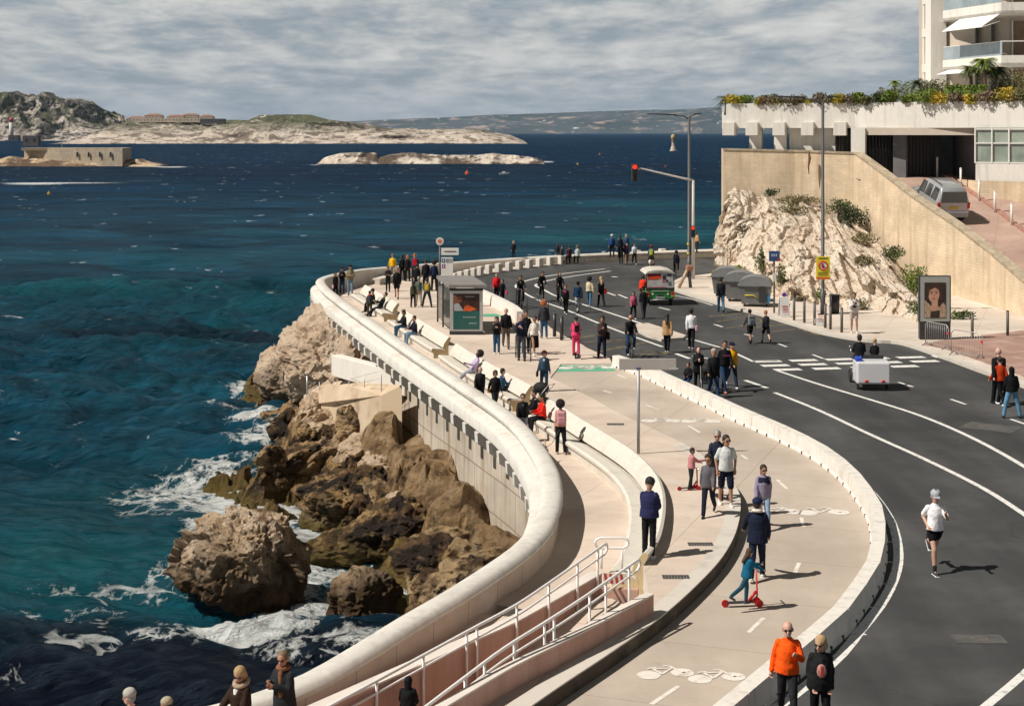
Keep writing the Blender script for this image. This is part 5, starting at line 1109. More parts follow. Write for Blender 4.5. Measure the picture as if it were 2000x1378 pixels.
m_win = mat('window_glass_dark', (.05, .055, .055), .08, .5, .5, spec=.8); m_brn = mat('brown_shutter', (.20, .125, .08), .7, .2, 2)
for zb in (11.5, 15.05, 18.85):
    for k in range(2):
        x = 35.2+k*.75; y = 116.25-k*1.4; f = MB(); f.box((x, y, zb+1.3), (.10, 1.2, 2.5), rz=-.45); w = f.build('window', m_win, tw)
    for k in range(5):
        x = 37.4+k*1.25; y = 113.38-k*.2; f = MB(); f.box((x, y, zb+1.35), (.85, .12, 2.5), rz=-.16); w = f.build('window', m_brn if k % 3 == 0 else m_win, tw)
        f = MB(); f.box((x-.48, y-.05, zb+1.35), (.10, .14, 2.6), rz=-.16); f.build('frame', m_bw, w)
# awnings
m_awn = mat('white_canvas', (.74, .73, .70), .9, .05, 3)
def awn(a, b, zt, out, dz):
    d = (Vector((*b, 0))-Vector((*a, 0))).normalized(); n = Vector((d.y, -d.x, 0)); A = Vector((*a, zt)); B = Vector((*b, zt)); o1 = n*out+Vector((0, 0, -dz))
    mb = MB(); e = Vector((0, 0, .03)); v = [A, B, B+o1, A+o1]; mb.add(v+[q+e for q in v], [(0, 1, 2, 3), (7, 6, 5, 4), (0, 4, 5, 1), (1, 5, 6, 2), (2, 6, 7, 3), (3, 7, 4, 0)]); mb.build('awning', m_awn, tw, fix=True)
    for q in (A, B):
        mb = MB(); mb.tube([q+Vector((0, 0, -.5)), q+o1], .03, 6); mb.build('awning_arm', m_post, tw)
awn((33.7, 115.6), (35.05, 110.4), 17.95, 1.5, .95); awn((33.3, 117.2), (34.3, 113.3), 14.2, 1.0, .35)
for zb, zt in ((17.0, 17.65), (14.2, 14.85), (19.6, 21.6), (11.6, 13.0)):
    mb = MB(); mb.box((33.05, 121.0, (zb+zt)/2), (.9, 2.4, zt-zb)); mb.build('side_balcony', m_bw, tw)
mb = MB(); mb.box((33.75, 124.2, 19), (.9, 3, 14)); mb.build('side_wall', m_bs, tw)
mb = MB(); mb.box((32.72, 121.9, 18.6), (.15, .5, 14)); mb.build('side_fin', m_bw, tw)
# ---------------------------------------------------------------- vegetation
def leafmat(key, c1, c2, c3):
    return layered(key, [c1, (c2, .9, .42, .58, (1, 1, 1)), (c3, 5, .55, .7, (1, 1, 1))], rough=.7, bump=0)
m_lg = leafmat('leaf_green', (.060, .085, .025), (.095, .125, .035), (.035, .05, .018)); m_ly = leafmat('leaf_yellow', (.46, .33, .03), (.30, .27, .04), (.16, .16, .035))
m_lo = leafmat('leaf_olive', (.19, .165, .075), (.12, .125, .05), (.26, .20, .09)); m_ld = leafmat('leaf_dark', (.028, .045, .018), (.05, .07, .025), (.018, .028, .012)); m_lb = leafmat('leaf_brown', (.20, .145, .10), (.13, .10, .06), (.27, .2, .13))
m_la = leafmat('leaf_grey', (.17, .21, .15), (.24, .28, .21), (.10, .13, .09)); m_lw = leafmat('leaf_bright', (.16, .22, .03), (.10, .15, .03), (.22, .26, .05)); m_bark = mat('bark', (.16, .115, .08), .9, .3, 6, bump=.5)
def foliage(mb, c, r, n, s, rs, m=0, droop=0, lobes=6):
    c = np.array(c); r = np.array(r); L = rs.randn(lobes, 3); L /= np.linalg.norm(L, axis=1)[:, None]; L = L*r*.55; L[:, 2] = np.abs(L[:, 2])*.8
    for i in range(n):
        k = rs.randint(lobes); d = rs.randn(3); d /= np.linalg.norm(d); p = c+L[k]+d*r*.52*(rs.rand()**.33)
        a = rs.randn(3); a /= np.linalg.norm(a); b = np.cross(a, rs.randn(3)); b /= np.linalg.norm(b)+1e-6; q = s*(.6+.8*rs.rand())
        a = a*q; b = b*q*.42; p[2] -= droop*rs.rand()
        mb.add([p-a, p-b, p+a, p+b], [(0, 1, 2, 3)], m)
def shrub(c, r, m, label, n=420, s=.09, seed=1, name='shrub', group=None, stems=True):
    rs = np.random.RandomState(seed); t = thing(name, c, 0, label, 'shrub', group); mb = MB(); foliage(mb, (0, 0, r[2]*.35), r, n, s, rs); mb.build('foliage', m, t)
    if stems:
        mb = MB()
        for k in range(5): a = rs.rand()*6.3; mb.tube([(0, 0, -.15), (math.cos(a)*r[0]*.25, math.sin(a)*r[1]*.25, r[2]*.3), (math.cos(a)*r[0]*.5, math.sin(a)*r[1]*.5, r[2]*.7)], [.03, .02, .01], 5)
        mb.build('stem', m_bark, t)
    return t
def edge_pt(px):
    if px < 1668: t_ = (px-1420)/248; return 15.1+8.35*t_, 107.9-2.95*t_
    t_ = (px-1668)/332; return 23.4+9.4*t_*.985, 104.9-7.1*t_
m_fern = None
yl = [(1433, 197, .9, m_ly, 'yellow flowering shrub at the left end of the terrace edge'), (1462, 196, .8, m_lw, 'yellow green shrub second from the left end of the terrace edge'), (1487, 195, .7, m_ly, 'small yellow shrub beside the brown shrubs on the terrace edge'),
      (1500, 188, .9, m_lb, 'brown dry shrub above the third beam end of the terrace'), (1520, 188, .95, m_lo, 'olive brown shrub right of the brown dry shrub on the terrace'), (1516, 197, .5, m_ly, 'trailing yellow clump hanging over the white edge above the middle beam ends'),
      (1545, 188, .9, m_lb, 'wide brown shrub in the middle of the left terrace'), (1565, 190, .8, m_lo, 'low olive shrub just left of the near lamp head'), (1582, 192, .6, m_ly, 'small yellow clump just behind the near lamp arm'),
      (1610, 186, 1.0, m_lb, 'tall brown shrub behind the near lamp post'), (1632, 187, .8, m_lo, 'olive shrub right of the lamp post on the terrace'), (1640, 197, .85, m_ly, 'bright yellow shrub hanging over the white edge left of the corner'), (1664, 184, .95, m_lb, 'dark brown shrub at the terrace corner'),
      (1682, 192, .9, m_lw, 'yellow green shrub just right of the terrace corner'), (1702, 197, .8, m_lo, 'olive shrub trailing over the edge right of the corner'), (1725, 188, .9, m_ld, 'dark green shrub in the gap before the flower mounds'),
      (1750, 190, 1.1, m_lw, 'green yellow mound on the edge left of the big green mound'), (1785, 195, .7, m_lw, 'low bright green clump on the terrace edge'), (1814, 190, 1.25, m_lw, 'big round green and yellow mound on the terrace edge'), (1848, 193, .95, m_ly, 'yellow mound right of the big round mound'), (1878, 187, .9, m_lb, 'reddish brown mound below the palms'),
      (1905, 195, .7, m_ly, 'flat yellow mound on the terrace edge below the palms'), (1936, 186, 1.0, m_lb, 'grey brown shrub left of the last yellow mound'), (1969, 190, 1.15, m_ly, 'round yellow mound near the right edge of the photo'), (1995, 184, 1.0, m_lo, 'olive brown shrub at the right edge of the photo')]
for i, (px, py, r, m, lab) in enumerate(yl):
    x, y = edge_pt(px); shrub((x, y+.35, 11.34), (r*.95, r*.85, r*.78), m, lab, n=700, s=.10, seed=40+i)
for i, (px, r, h, m, lab) in enumerate([(1770, 1.2, 1.4, m_la, 'grey green feathery shrub below the spiky rosette tree'), (1800, 1.3, 1.5, m_lo, 'loose olive shrub behind the green mounds'), (1835, 1.3, 1.5, m_lo, 'flowering shrub below the white lower awning'), (1866, 1.1, 1.2, m_lw, 'bright shrub just left of the palms'), (1735, 1.0, 1.1, m_lo, 'low olive bush below the small palm on the terrace'), (1990, 1.4, 2.0, m_lo, 'pale leafy bush under the right balcony'), (1960, 1.2, 1.5, m_ld, 'dark bush right of the palms')]):
    x, y = edge_pt(px); k = (y+5)/y; shrub((x*k, y+5, 11.4), (r, r, h), m, lab, n=800, s=.11, seed=90+i)
# clipped hedge
x0, y0 = edge_pt(1850); x1, y1 = edge_pt(1925); rs = np.random.RandomState(4); mb = MB()
for i in range(1500):
    t_ = rs.rand(); f = rs.randint(3); p = np.array([(x0+(x1-x0)*t_)*1.025, y0+(y1-y0)*t_+2.2+(.9*rs.rand()-.45 if f else -.45), 11.2+1.35*rs.rand() if f < 2 else 12.55]); a = rs.randn(3)*.05; b = rs.randn(3)*.05; mb.add([p-a, p-b, p+a, p+b], [(0, 1, 2, 3)])
xa, xb = x0*1.025, x1*1.025; mb.box(((xa+xb)/2, (y0+y1)/2+2.25, 11.8), (math.hypot(xb-xa, y1-y0), .75, 1.25), rz=math.atan2(y1-y0, xb-xa)); tag(mb.build('hedge', m_lw), 'low clipped bright green hedge on the terrace under the palms', 'hedge')
def palm(c, h, n, fl, m, label, seed, tr=.12, name='palm_tree', up=.6):
    rs = np.random.RandomState(seed); t = thing(name, c, 0, label, 'palm'); mb = MB(); mb.tube([(0, 0, -.2), (.05, 0, h*.5), (0, .05, h)], [tr*1.2, tr, tr*.9], 9); mb.build('trunk', m_bark, t); mb = MB()
    for i in range(n):
        a = 2*PI*i/n+rs.rand(); e = up*(1-1.9*rs.rand()); L_ = fl*(.75+.4*rs.rand()); pts = []
        for k in range(7):
            q = k/6; pts.append(Vector((math.cos(a)*L_*q*math.cos(e), math.sin(a)*L_*q*math.cos(e), h+L_*q*math.sin(e)-L_*.45*q*q)))
        for k in range(6):
            for s_ in (-1, 1):
                for w in (0, .5):
                    p = pts[k].lerp(pts[k+1], w); d = (pts[k+1]-pts[k]).normalized(); sd = d.cross(Vector((0, 0, 1))).normalized()*s_; tip = p+(sd*.75+d*.6+Vector((0, 0, -.25)))*L_*.24*(1-.5*k/6); mb.add([p, p+d*.07, tip], [(0, 1, 2)])
    mb.build('crown', m, t); return t
def tp(px, dy=3.0): x, y = edge_pt(px); k = (y+dy)/y; return (x*k, y+dy, 11.3)
palm(tp(1899), 2.5, 90, .85, m_lg, 'left and shortest of the three shaggy palms before the apartment block', 1); palm(tp(1924, 2.6), 2.95, 120, 1.0, m_lw, 'middle and tallest shaggy palm before the apartment block', 2, .15); palm(tp(1947, 3.4), 2.4, 120, 1.0, m_ld, 'dark right hand palm of the three before the apartment block', 3)
palm(tp(1750, 3), 1.7, 26, .55, m_lw, 'tiny slim palm standing alone on the terrace skyline', 4, .05); palm((15.2, 109.0, 10.9), 1.0, 44, 1.0, m_ld, 'dark spiky palm at the far left end of the terrace', 5, .14); palm((16.4, 109.6, 10.9), 1.1, 34, .9, m_ld, 'second dark spiky palm behind the left end of the terrace', 6, .12)
palm(tp(1794, 3), 1.5, 70, 1.0, m_la, 'grey green spiky rosette tree on the terrace skyline', 7, .1, name='rosette_tree', up=.9)
# plants on the outcrop
for i, (px, py, r, m, lab, n) in enumerate([(1508, 378, (.7, .5, .5), m_ld, 'small dark tuft against the wall at the top of the outcrop', 260), (1560, 400, (1.7, .9, .6), m_lo, 'wide dry olive bush along the top of the outcrop', 700), (1545, 415, (1.2, .7, .5), m_lo, 'dry grassy clump just below the wide olive bush', 450),
      (1640, 410, (1.1, .8, .8), m_lg, 'green bush right behind the near lamp post on the outcrop', 600), (1662, 442, (1.3, 1.0, 1.3), m_ld, 'large dark green bush high on the outcrop', 1500), (1690, 480, (1.2, .8, .7), m_lo, 'dry brownish bush below the large dark green bush', 500), (1745, 508, (1.0, .8, .8), m_lg, 'green bush at the right shoulder of the outcrop by the wall', 600),
      (1700, 515, (1.0, .7, .5), m_lo, 'thin olive bush in the middle right of the outcrop', 350), (1483, 520, (.35, .4, 1.2), m_lg, 'narrow green streak of plants above the grey bins', 350), (1524, 560, (.35, .4, 1.3), m_lo, 'narrow olive plants behind the blue street sign', 350), (1785, 575, (.9, .8, 1.6), m_lw, 'tall flowering bush left of the portrait billboard', 900), (1798, 612, (.8, .6, .6), m_lg, 'low green bush at the foot of the portrait billboard', 400),
      (1880, 622, (.9, .5, .4), m_lg, 'low green bush at the foot of the wall right of the billboard', 350), (1440, 528, (.4, .4, .3), m_lw, 'small bright bush above the farthest grey bin', 200), (1600, 586, (.35, .35, .6), m_lw, 'slim green plant at the foot of the outcrop by the lamp post', 200), (1455, 455, (.8, .5, .5), m_lb, 'rusty dry tuft on the left side of the outcrop', 260), (1565, 590, (.5, .4, .35), m_lb, 'dry brown tuft at the foot of the outcrop behind the bollards', 200), (1680, 605, (.4, .4, .6), m_lo, 'small olive bush on the lower outcrop right of the litter bin', 220), (1393, 541, (.45, .4, .4), m_ly, 'yellow flowering tuft at the left foot of the outcrop', 240)]):
    p = outp(px, py) if px < 1860 else PXY(px, py, .12); p = p+Vector((0, -.2, -.05)); shrub(p, r, m, lab, n=n, s=.085, seed=200+i, stems=(n > 400))
# ================================================================ STREET OBJECTS
m_dk = mat('dark_grey_paint', (.07, .07, .072), .45, .1, 4); m_dk2 = mat('charcoal_metal', (.035, .035, .037), .4, .1, 4); m_gm = mat('grey_metal', (.30, .30, .30), .4, .1, 5, metal=.3)
m_rub = mat('rubber', (.02, .02, .02), .8, .1, 10); m_chr = mat('bright_metal', (.6, .6, .6), .25, 0, metal=.9); m_wp = mat('white_plastic', (.72, .72, .70), .4, .05, 4)
m_red = mat('red_plastic', (.55, .03, .025), .4, .05, 4); m_lred = mat('red_light_lens', (.55, .02, .015), .2, 0)
def on(px, py, z=0.0): p = PXY(px, py, z); return Vector((p.x, p.y, z))
def col2(key, h, rough=.8): return mat(key, h, rough, .1, 6)
# ---- lamp masts
def lamp(px, py, ytop, label, arms, base_z=.12, r=.095, seal=True):
    p = on(px, py, base_z); zt = H-(ytop-258)*p.y/F; h = zt-base_z; t = thing('street_lamp', p, 0, label, 'street lamp')
    mb = MB(); mb.tube([(0, 0, 0), (0, 0, 1.1), (0, 0, 1.12), (0, 0, h)], [r*1.35, r*1.35, r, r*.72], 12); mb.build('pole', m_dk, t)
    mb = MB(); mb.disc((0, 0, .02), .26, (0, 0, 1), .04); mb.build('base_plate', m_dk, t)
    for dx, dz, L_ in arms:
        e = Vector((dx, -.1, h+dz)); mb = MB(); mb.tube([(0, 0, h-.15), (dx*.25, 0, h+dz*.6-.02), (dx*.7, -.05, h+dz)], [.05, .045, .04], 8); mb.build('arm', m_dk, t)
        s = 1 if dx > 0 else -1; mb = MB(); mb.add([(dx*.6, -.16, h+dz-.03), (dx*.6+s*L_, -.10, h+dz+.06), (dx*.6+s*L_, .10, h+dz+.06), (dx*.6, .16, h+dz-.03), (dx*.6, -.16, h+dz+.07), (dx*.6+s*L_, -.08, h+dz+.12), (dx*.6+s*L_, .08, h+dz+.12), (dx*.6, .16, h+dz+.07)],
            [(3, 2, 1, 0), (4, 5, 6, 7), (0, 1, 5, 4), (1, 2, 6, 5), (2, 3, 7, 6), (3, 0, 4, 7)]); mb.build('lamp_head', m_dk2, t, fix=True)
    return t, h
l1, h1 = lamp(1607, 614, 200, 'tall grey street lamp nearest the camera carrying a yellow sign, before the outcrop', [(-1.6, .22, 1.5), (.35, .22, .5)])
l2, h2 = lamp(1346, 541, 228, 'tall dark street lamp at the far bend beside the traffic lights', [(-1.4, .10, 1.9), (.5, .12, .5)], r=.12)
mb = MB(); [mb.tube([(0, 0, z), (0, 0, z+.16)], .15, 10) for z in (1.45, 2.05)]; mb.build('yellow_band', mat('yellow_band', (.55, .45, .05), .5, .1, 4), l2)
mb = MB(); mb.box((.18, 0, 1.9), (.28, .3, 1.0)); mb.build('control_box', m_dk2, l2)
# yellow sign on near lamp
m_yel = mat('yellow_sign', (.72, .60, .03), .5, .05, 3); m_ora = mat('orange_strip', (.62, .13, .03), .5, 0)
p = l1.location; s = thing('yellow_notice', p+Vector((0, -.22, H-(540-258)*p.y/F-p.z+.0)), 0, 'yellow notice board with red ring symbol strapped to the near lamp post', 'sign'); k = p.y/F
s.location = (p.x-.03, p.y-.20, 0)
zt, zb = H-(500-258)*k, H-(545-258)*k
mb = MB(); mb.box((0, 0, (zt+zb)/2), (27*k, .03, zt-zb), bev=.01); mb.build('panel', m_yel, s)
mb = MB(); mb.box((0, -.021, zb+.07), (26.6*k, .006, .12)); mb.build('orange_strip', m_ora, s)
mb = MB(); mb.ring((0, -.03, (zt+zb)/2+.12), .21, (0, 1, 0), .035, 24, 5); mb.tube([(-.13, -.03, (zt+zb)/2+.25), (.13, -.03, (zt+zb)/2-.01)], .025, 5); mb.build('prohibition_ring', m_lred, s)
mb = MB(); mb.disc((0, -.02, (zt+zb)/2+.12), .19, (0, 1, 0), .01); mb.build('white_disc', m_wp, s)
mb = MB(); mb.box((-.02, -.036, (zt+zb)/2+.10), (.07, .01, .2)); mb.box((.03, -.036, (zt+zb)/2+.05), (.12, .01, .08)); [mb.box((-.17+.12*i, -.021, zt-.10), (.09, .006, .07)) for i in range(4)]; [mb.box((0, -.021, zb+.22+.07*i), (.5, .006, .022)) for i in range(3)]; mb.build('printing', m_dk2, s)
# traffic light with cantilever arm
p = on(1354, 545, .12); k = p.y/F; zt = H-(352-258)*k; t = thing('traffic_light', p, 0, 'pale traffic light mast with long arm and lit red lamp at the far bend', 'traffic light')
mb = MB(); mb.tube([(0, 0, 0), (0, 0, zt-.12)], [.11, .085], 10); mb.build('mast', mat('pale_galvanised', (.5, .47, .43), .5, .1, 5), t)
xe = (1240-1354)*k; ze = H-(332-258)*k-.12; mb = MB(); mb.tube([(0, 0, zt-.12), (xe*.15, 0, zt-.02), (xe*.9, 0, ze+.1), (xe, 0, ze+.05)], [.075, .07, .05, .045], 8); mb.build('arm', mat('pale_galvanised', (.5, .47, .43), .5, .1, 5), t)
m_sig = mat('red_signal_on', (.9, .05, .02), .4, 0, emit=('#ff2a12', 2.2)); m_off = mat('signal_off', (.06, .05, .03), .3, 0)
def sighead(x, y, z, s, parent):
    mb = MB(); mb.box((x, y, z), (.34*s, .26*s, .98*s), bev=.04*s); hd = mb.build('signal_head', m_dk2, parent)
    for i, dz in enumerate((.3, 0, -.3)):
        mb = MB(); mb.disc((x, y-.135*s, z+dz*s), .115*s, (0, 1, 0), .02); mb.build('lamp_red' if i == 0 else 'lamp_unlit', m_sig if i == 0 else m_off, hd)
        mb = MB(); mb.tube([(x, y-.13*s, z+dz*s+.02), (x, y-.27*s, z+dz*s+.03)], .14*s, 10, caps=False); mb.build('hood', m_dk2, hd)
sighead(xe-.02, -.1, ze-.15, 1.15, t); sighead(-.05, -.2, H-(452-258)*k-.12, .75, t)
# ---- street sign seen from behind and its pole
p = on(1247, 887, .04); k = p.y/F; t = thing('street_sign', p, 0, 'plain grey back of a long sign on a single pole in the promenade', 'sign'); zt, zb = H-(700-258)*k-p.z, H-(722-258)*k-p.z
mb = MB(); mb.tube([(0, 0, 0), (0, 0, zb+.02)], .045, 12); mb.build('pole', mat('galvanised_pole', (.34, .34, .335), .45, .1, 5, metal=.3), t)
mb = MB(); mb.box((18*k, 0, (zt+zb)/2), (112*k, .03, zt-zb), bev=.012); mb.build('sign_panel', mat('sign_back', (.42, .39, .365), .5, .06, 2), t)
mb = MB(); mb.box((0, -.035, zb+.05), (.14, .03, .05), bev=.01); mb.build('bracket', mat('blue_clip', (.08, .09, .25), .5, 0), t)
mb = MB(); [mb.box((62*k+.07*i, -.027, zb+.045), (.05, .005, .03)) for i in range(4)]; mb.build('maker_plate', m_wp, t)
# ---- bus shelter
m_glz = mat('shelter_glass', (.05, .07, .07), .06, .4, .7, spec=.9, alpha=.55); m_alu = mat('aluminium_frame', (.52, .52, .51), .35, .05, 5, metal=.4)
p = on(911, 653, .04); k = p.y/F; bs = thing('bus_shelter', p, 0, 'glass and dark metal bus shelter with a lit up advertising panel on its near end', 'bus shelter')
w = 64*k; zt = H-(566-258)*k-.04; D = 4.2; xo = -1.35
mb = MB(); mb.box((0, 0, zt/2+.06), (w, .16, zt-.1), bev=.02); mb.build('panel_frame', m_alu, bs)
mb = MB(); mb.box((0, -.02, .08), (w+.04, .2, .16)); mb.box((0, -.02, zt+.02), (w+.04, .2, .10)); mb.build('panel_surround', m_dk2, bs)
pw, ph, pc = w*.80, zt*.80, zt*.52
mb = MB(); mb.box((0, -.085, pc-ph*.24), (pw, .01, ph*.52)); po = mb.build('poster', mat('poster_green', (.02, .105, .095), .35, .25, 1.2), bs)
mb = MB(); mb.box((0, -.085, pc+ph*.26), (pw, .01, ph*.48)); mb.build('poster_photo', mat('poster_brown', (.045, .018, .012), .35, .5, 2.5), bs)
mb = MB(); mb.disc((-pw*.28, -.092, pc+ph*.34), pw*.12, (0, 1, 0), .004, 16); mb.add([(-pw*.48, -.093, pc+ph*.46), (-pw*.36, -.093, pc+ph*.46), (-pw*.34, -.093, pc+ph*.2), (-pw*.48, -.093, pc+ph*.22)], [(0, 1, 2, 3)]); mb.build('poster_figure', mat('poster_skin', (.22, .085, .045), .4, .4, 3), po)
mb = MB(); mb.add([(-pw*.48, -.094, pc+ph*.2), (-pw*.30, -.094, pc+ph*.24), (-pw*.1, -.094, pc+ph*.02), (-pw*.46, -.094, pc+ph*.02)], [(0, 1, 2, 3)]); mb.build('poster_shirt', mat('poster_grey', (.36, .38, .40), .4, .15, 3), po)
mb = MB(); mb.add([(-pw*.12, -.095, pc+ph*.02), (pw*.12, -.095, pc+ph*.01), (pw*.42, -.095, pc+ph*.06), (pw*.25, -.095, pc+ph*.12), (pw*.05, -.095, pc+ph*.19), (-pw*.06, -.095, pc+ph*.15)], [(0, 1, 2, 3, 4, 5)]); mb.build('poster_flame', mat('poster_orange', (.55, .09, .02), .4, .5, 5), po)
mb = MB(); [mb.box((-pw*.1+pw*.07*i, -.094, pc-ph*.16), (pw*.05, .004, ph*.022)) for i in range(7)]; [mb.box((pw*.12+pw*.06*i, -.094, pc-ph*.33), (pw*.045, .004, ph*.02)) for i in range(5)]; [mb.box((-pw*.02+pw*.06*i, -.094, pc+ph*.42), (pw*.045, .004, ph*.018)) for i in range(6)]; mb.build('poster_lettering', mat('poster_letter', (.5, .53, .52), .5, 0), po)
# roof, posts, side glass (receding)
ry = math.atan2(2.6, 11.7)
mb = MB(); rp = [(-w/2-.05, -.25), (w/2+.2, -.25), (w/2-.6, D+.2), (-w/2-.85, D+.2)]; mb.prism(rp, zt+.12, zt+.26); mb.build('roof', mat('shelter_roof', (.22, .21, .20), .6, .15, 2), bs)
for x, y in ((-w/2+.02, .1), (-w/2-.42, D*.5), (-w/2-.78, D)): mb = MB(); mb.box((x, y, zt/2+.1), (.08, .08, zt+.05)); mb.build('post', m_dk2, bs)
for (xa, ya), (xb, yb) in (((-w/2, .12), (-w/2-.42, D*.5)), ((-w/2-.42, D*.5), (-w/2-.78, D))):
    mb = MB(); a = Vector((xa, ya, 0)); b = Vector((xb, yb, 0)); c = (a+b)/2; mb.box((c.x, c.y, zt/2+.15), ((b-a).length-.1, .02, zt-.35), rz=math.atan2(yb-ya, xb-xa)); mb.build('glass_panel', m_glz, bs)
mb = MB(); mb.box((-w/2-.3, D-.1, zt/2+.1), (.9, .03, zt-.4)); mb.build('glass_panel', m_glz, bs); mb = MB(); mb.box((-.3, D*.55, .48), (.4, 1.9, .06)); mb.build('seat', m_dk, bs)
# bus stop pole
p = on(860, 574, .04); k = p.y/F; p = on(859, 600, .04); k = p.y/F; t = thing('bus_stop_sign', p, 0, 'bus stop pole with round head and white name plates beside the shelter', 'sign'); z = lambda py: H-(py-258)*k-.04
mb = MB(); mb.tube([(0, 0, 0), (0, 0, z(478))], .05, 10); mb.build('pole', m_dk, t)
mb = MB(); mb.disc((0, -.04, z(471)), 7.6*k, (0, 1, 0), .06, 24); mb.build('round_head', m_wp, t); mb = MB(); mb.disc((0, -.075, z(471)), 4.2*k, (0, 1, 0), .012, 20); mb.build('emblem', mat('coral_emblem', (.62, .17, .10), .5, 0), t)
mb = MB(); mb.box((20*k, -.02, z(491)), (34*k, .05, 14*k), bev=.01); mb.build('name_plate', m_wp, t); mb = MB(); [mb.box((10*k+2.1*k*i, -.05, z(491)), (1.5*k, .008, 2.4*k)) for i in range(11)]; mb.build('name_lettering', m_dk2, t)
mb = MB(); mb.box((14.5*k, -.02, z(520)), (23*k, .05, 35*k), bev=.01); mb.build('line_board', m_wp, t)
for x, y, c in ((7, 508.5, '#2b5f93'), (15, 508.5, '#8c8f90'), (22, 508.5, '#9a9c9c'), (7.5, 519.5, '#8a3a8f')):
    mb = MB(); mb.box((x*k, -.05, z(y)), (6.4*k, .008, 7.6*k)); mb.build('line_number_panel', mat('panel'+c[1:], c, .5, 0), t)
mb = MB(); mb.box((7*k, -.058, z(508.5)), (1.6*k, .006, 5*k)); mb.box((7.5*k, -.058, z(519.5)), (1.6*k, .006, 5*k)); mb.build('line_digit', m_wp, t)
# ---- portrait billboard
p = on(1825, 662, .126); k = p.y/F; t = thing('billboard', p, 0, 'freestanding grey framed billboard with portrait of a woman, before the wall', 'billboard'); z = lambda py: H-(py-258)*k-.126
mb = MB(); mb.box((0, 0, z(645)), (60*k, .28, z(629)-z(661)), bev=.01); mb.build('base', m_dk2, t)
mb = MB(); mb.box((0, 0, (z(538)+z(629))/2), (62*k, .24, z(538)-z(629)), bev=.02); mb.build('frame', m_dk2, t); mb = MB(); mb.box((0, -.125, (z(540)+z(627))/2), (57*k, .02, z(540)-z(627)), bev=.008); mb.build('frame_face', mat('pale_green_grey', (.36, .38, .355), .4, .05, 4), t)
m_p1 = mat('portrait_dark', (.035, .025, .022), .3, .4, 4); m_sk = mat('portrait_skin', (.52, .30, .20), .35, .12, 3); m_hr = mat('portrait_hair', (.055, .028, .018), .35, .3, 6); m_co = mat('portrait_coat', (.42, .30, .20), .35, .4, 6); m_lip = mat('portrait_lip', (.38, .10, .09), .35, 0)
mb = MB(); mb.box((0, -.14, (z(551)+z(620))/2), (42*k, .01, z(551)-z(620))); pt = mb.build('poster', m_p1, t)
def flat(pts, m, name, d): mb = MB(); mb.add([((x-1825)*k, -.146-d, z(y)) for x, y in pts], [tuple(range(len(pts)))]); return mb.build(name, m, pt, fix=False)
flat([(1818, 595), (1818, 582), (1830, 582), (1830, 597), (1836, 604), (1812, 604)], m_sk, 'portrait_neck', .005)
flat([(1808, 566), (1812, 556), (1819, 552), (1828, 552), (1835, 556), (1839, 565), (1840, 578), (1836, 588), (1834, 576), (1833, 566), (1824, 561), (1814, 566), (1812, 578), (1811, 589), (1807, 580)], m_hr, 'portrait_hair', .0075)
flat([(1804.5, 585), (1812, 592), (1820, 600), (1832, 600), (1840, 590), (1845.5, 596), (1845.5, 619), (1804.5, 619)], m_co, 'portrait_coat', .004)
flat([(1816+11.0*math.cos(a)+6, 574+16*math.sin(a)) for a in np.linspace(0, 2*PI, 20, endpoint=False)], m_sk, 'portrait_face', .006)
flat([(1822+6*math.cos(a)+3, 601+6*math.sin(a)) for a in np.linspace(0, 2*PI, 14, endpoint=False)], m_sk, 'portrait_hand', .007)
for x in (1817.5, 1827): flat([(x-2.6, 571.5), (x, 570.2), (x+2.6, 571.5), (x, 573)], m_hr, 'portrait_eye', .009); flat([(x-3, 568), (x+3, 567.4), (x+3, 568.6), (x-3, 569)], m_hr, 'portrait_brow', .009)
flat([(1818.5, 582), (1822, 581), (1825.5, 582), (1822, 585)], m_lip, 'portrait_mouth', .009); flat([(1822, 573), (1823.6, 579), (1820.6, 579)], mat('portrait_shade', (.40, .215, .14), .35, 0), 'portrait_nose', .008)
flat([(1816, 607), (1834, 605), (1833, 619), (1815, 619)], m_p1, 'portrait_bag', .008)
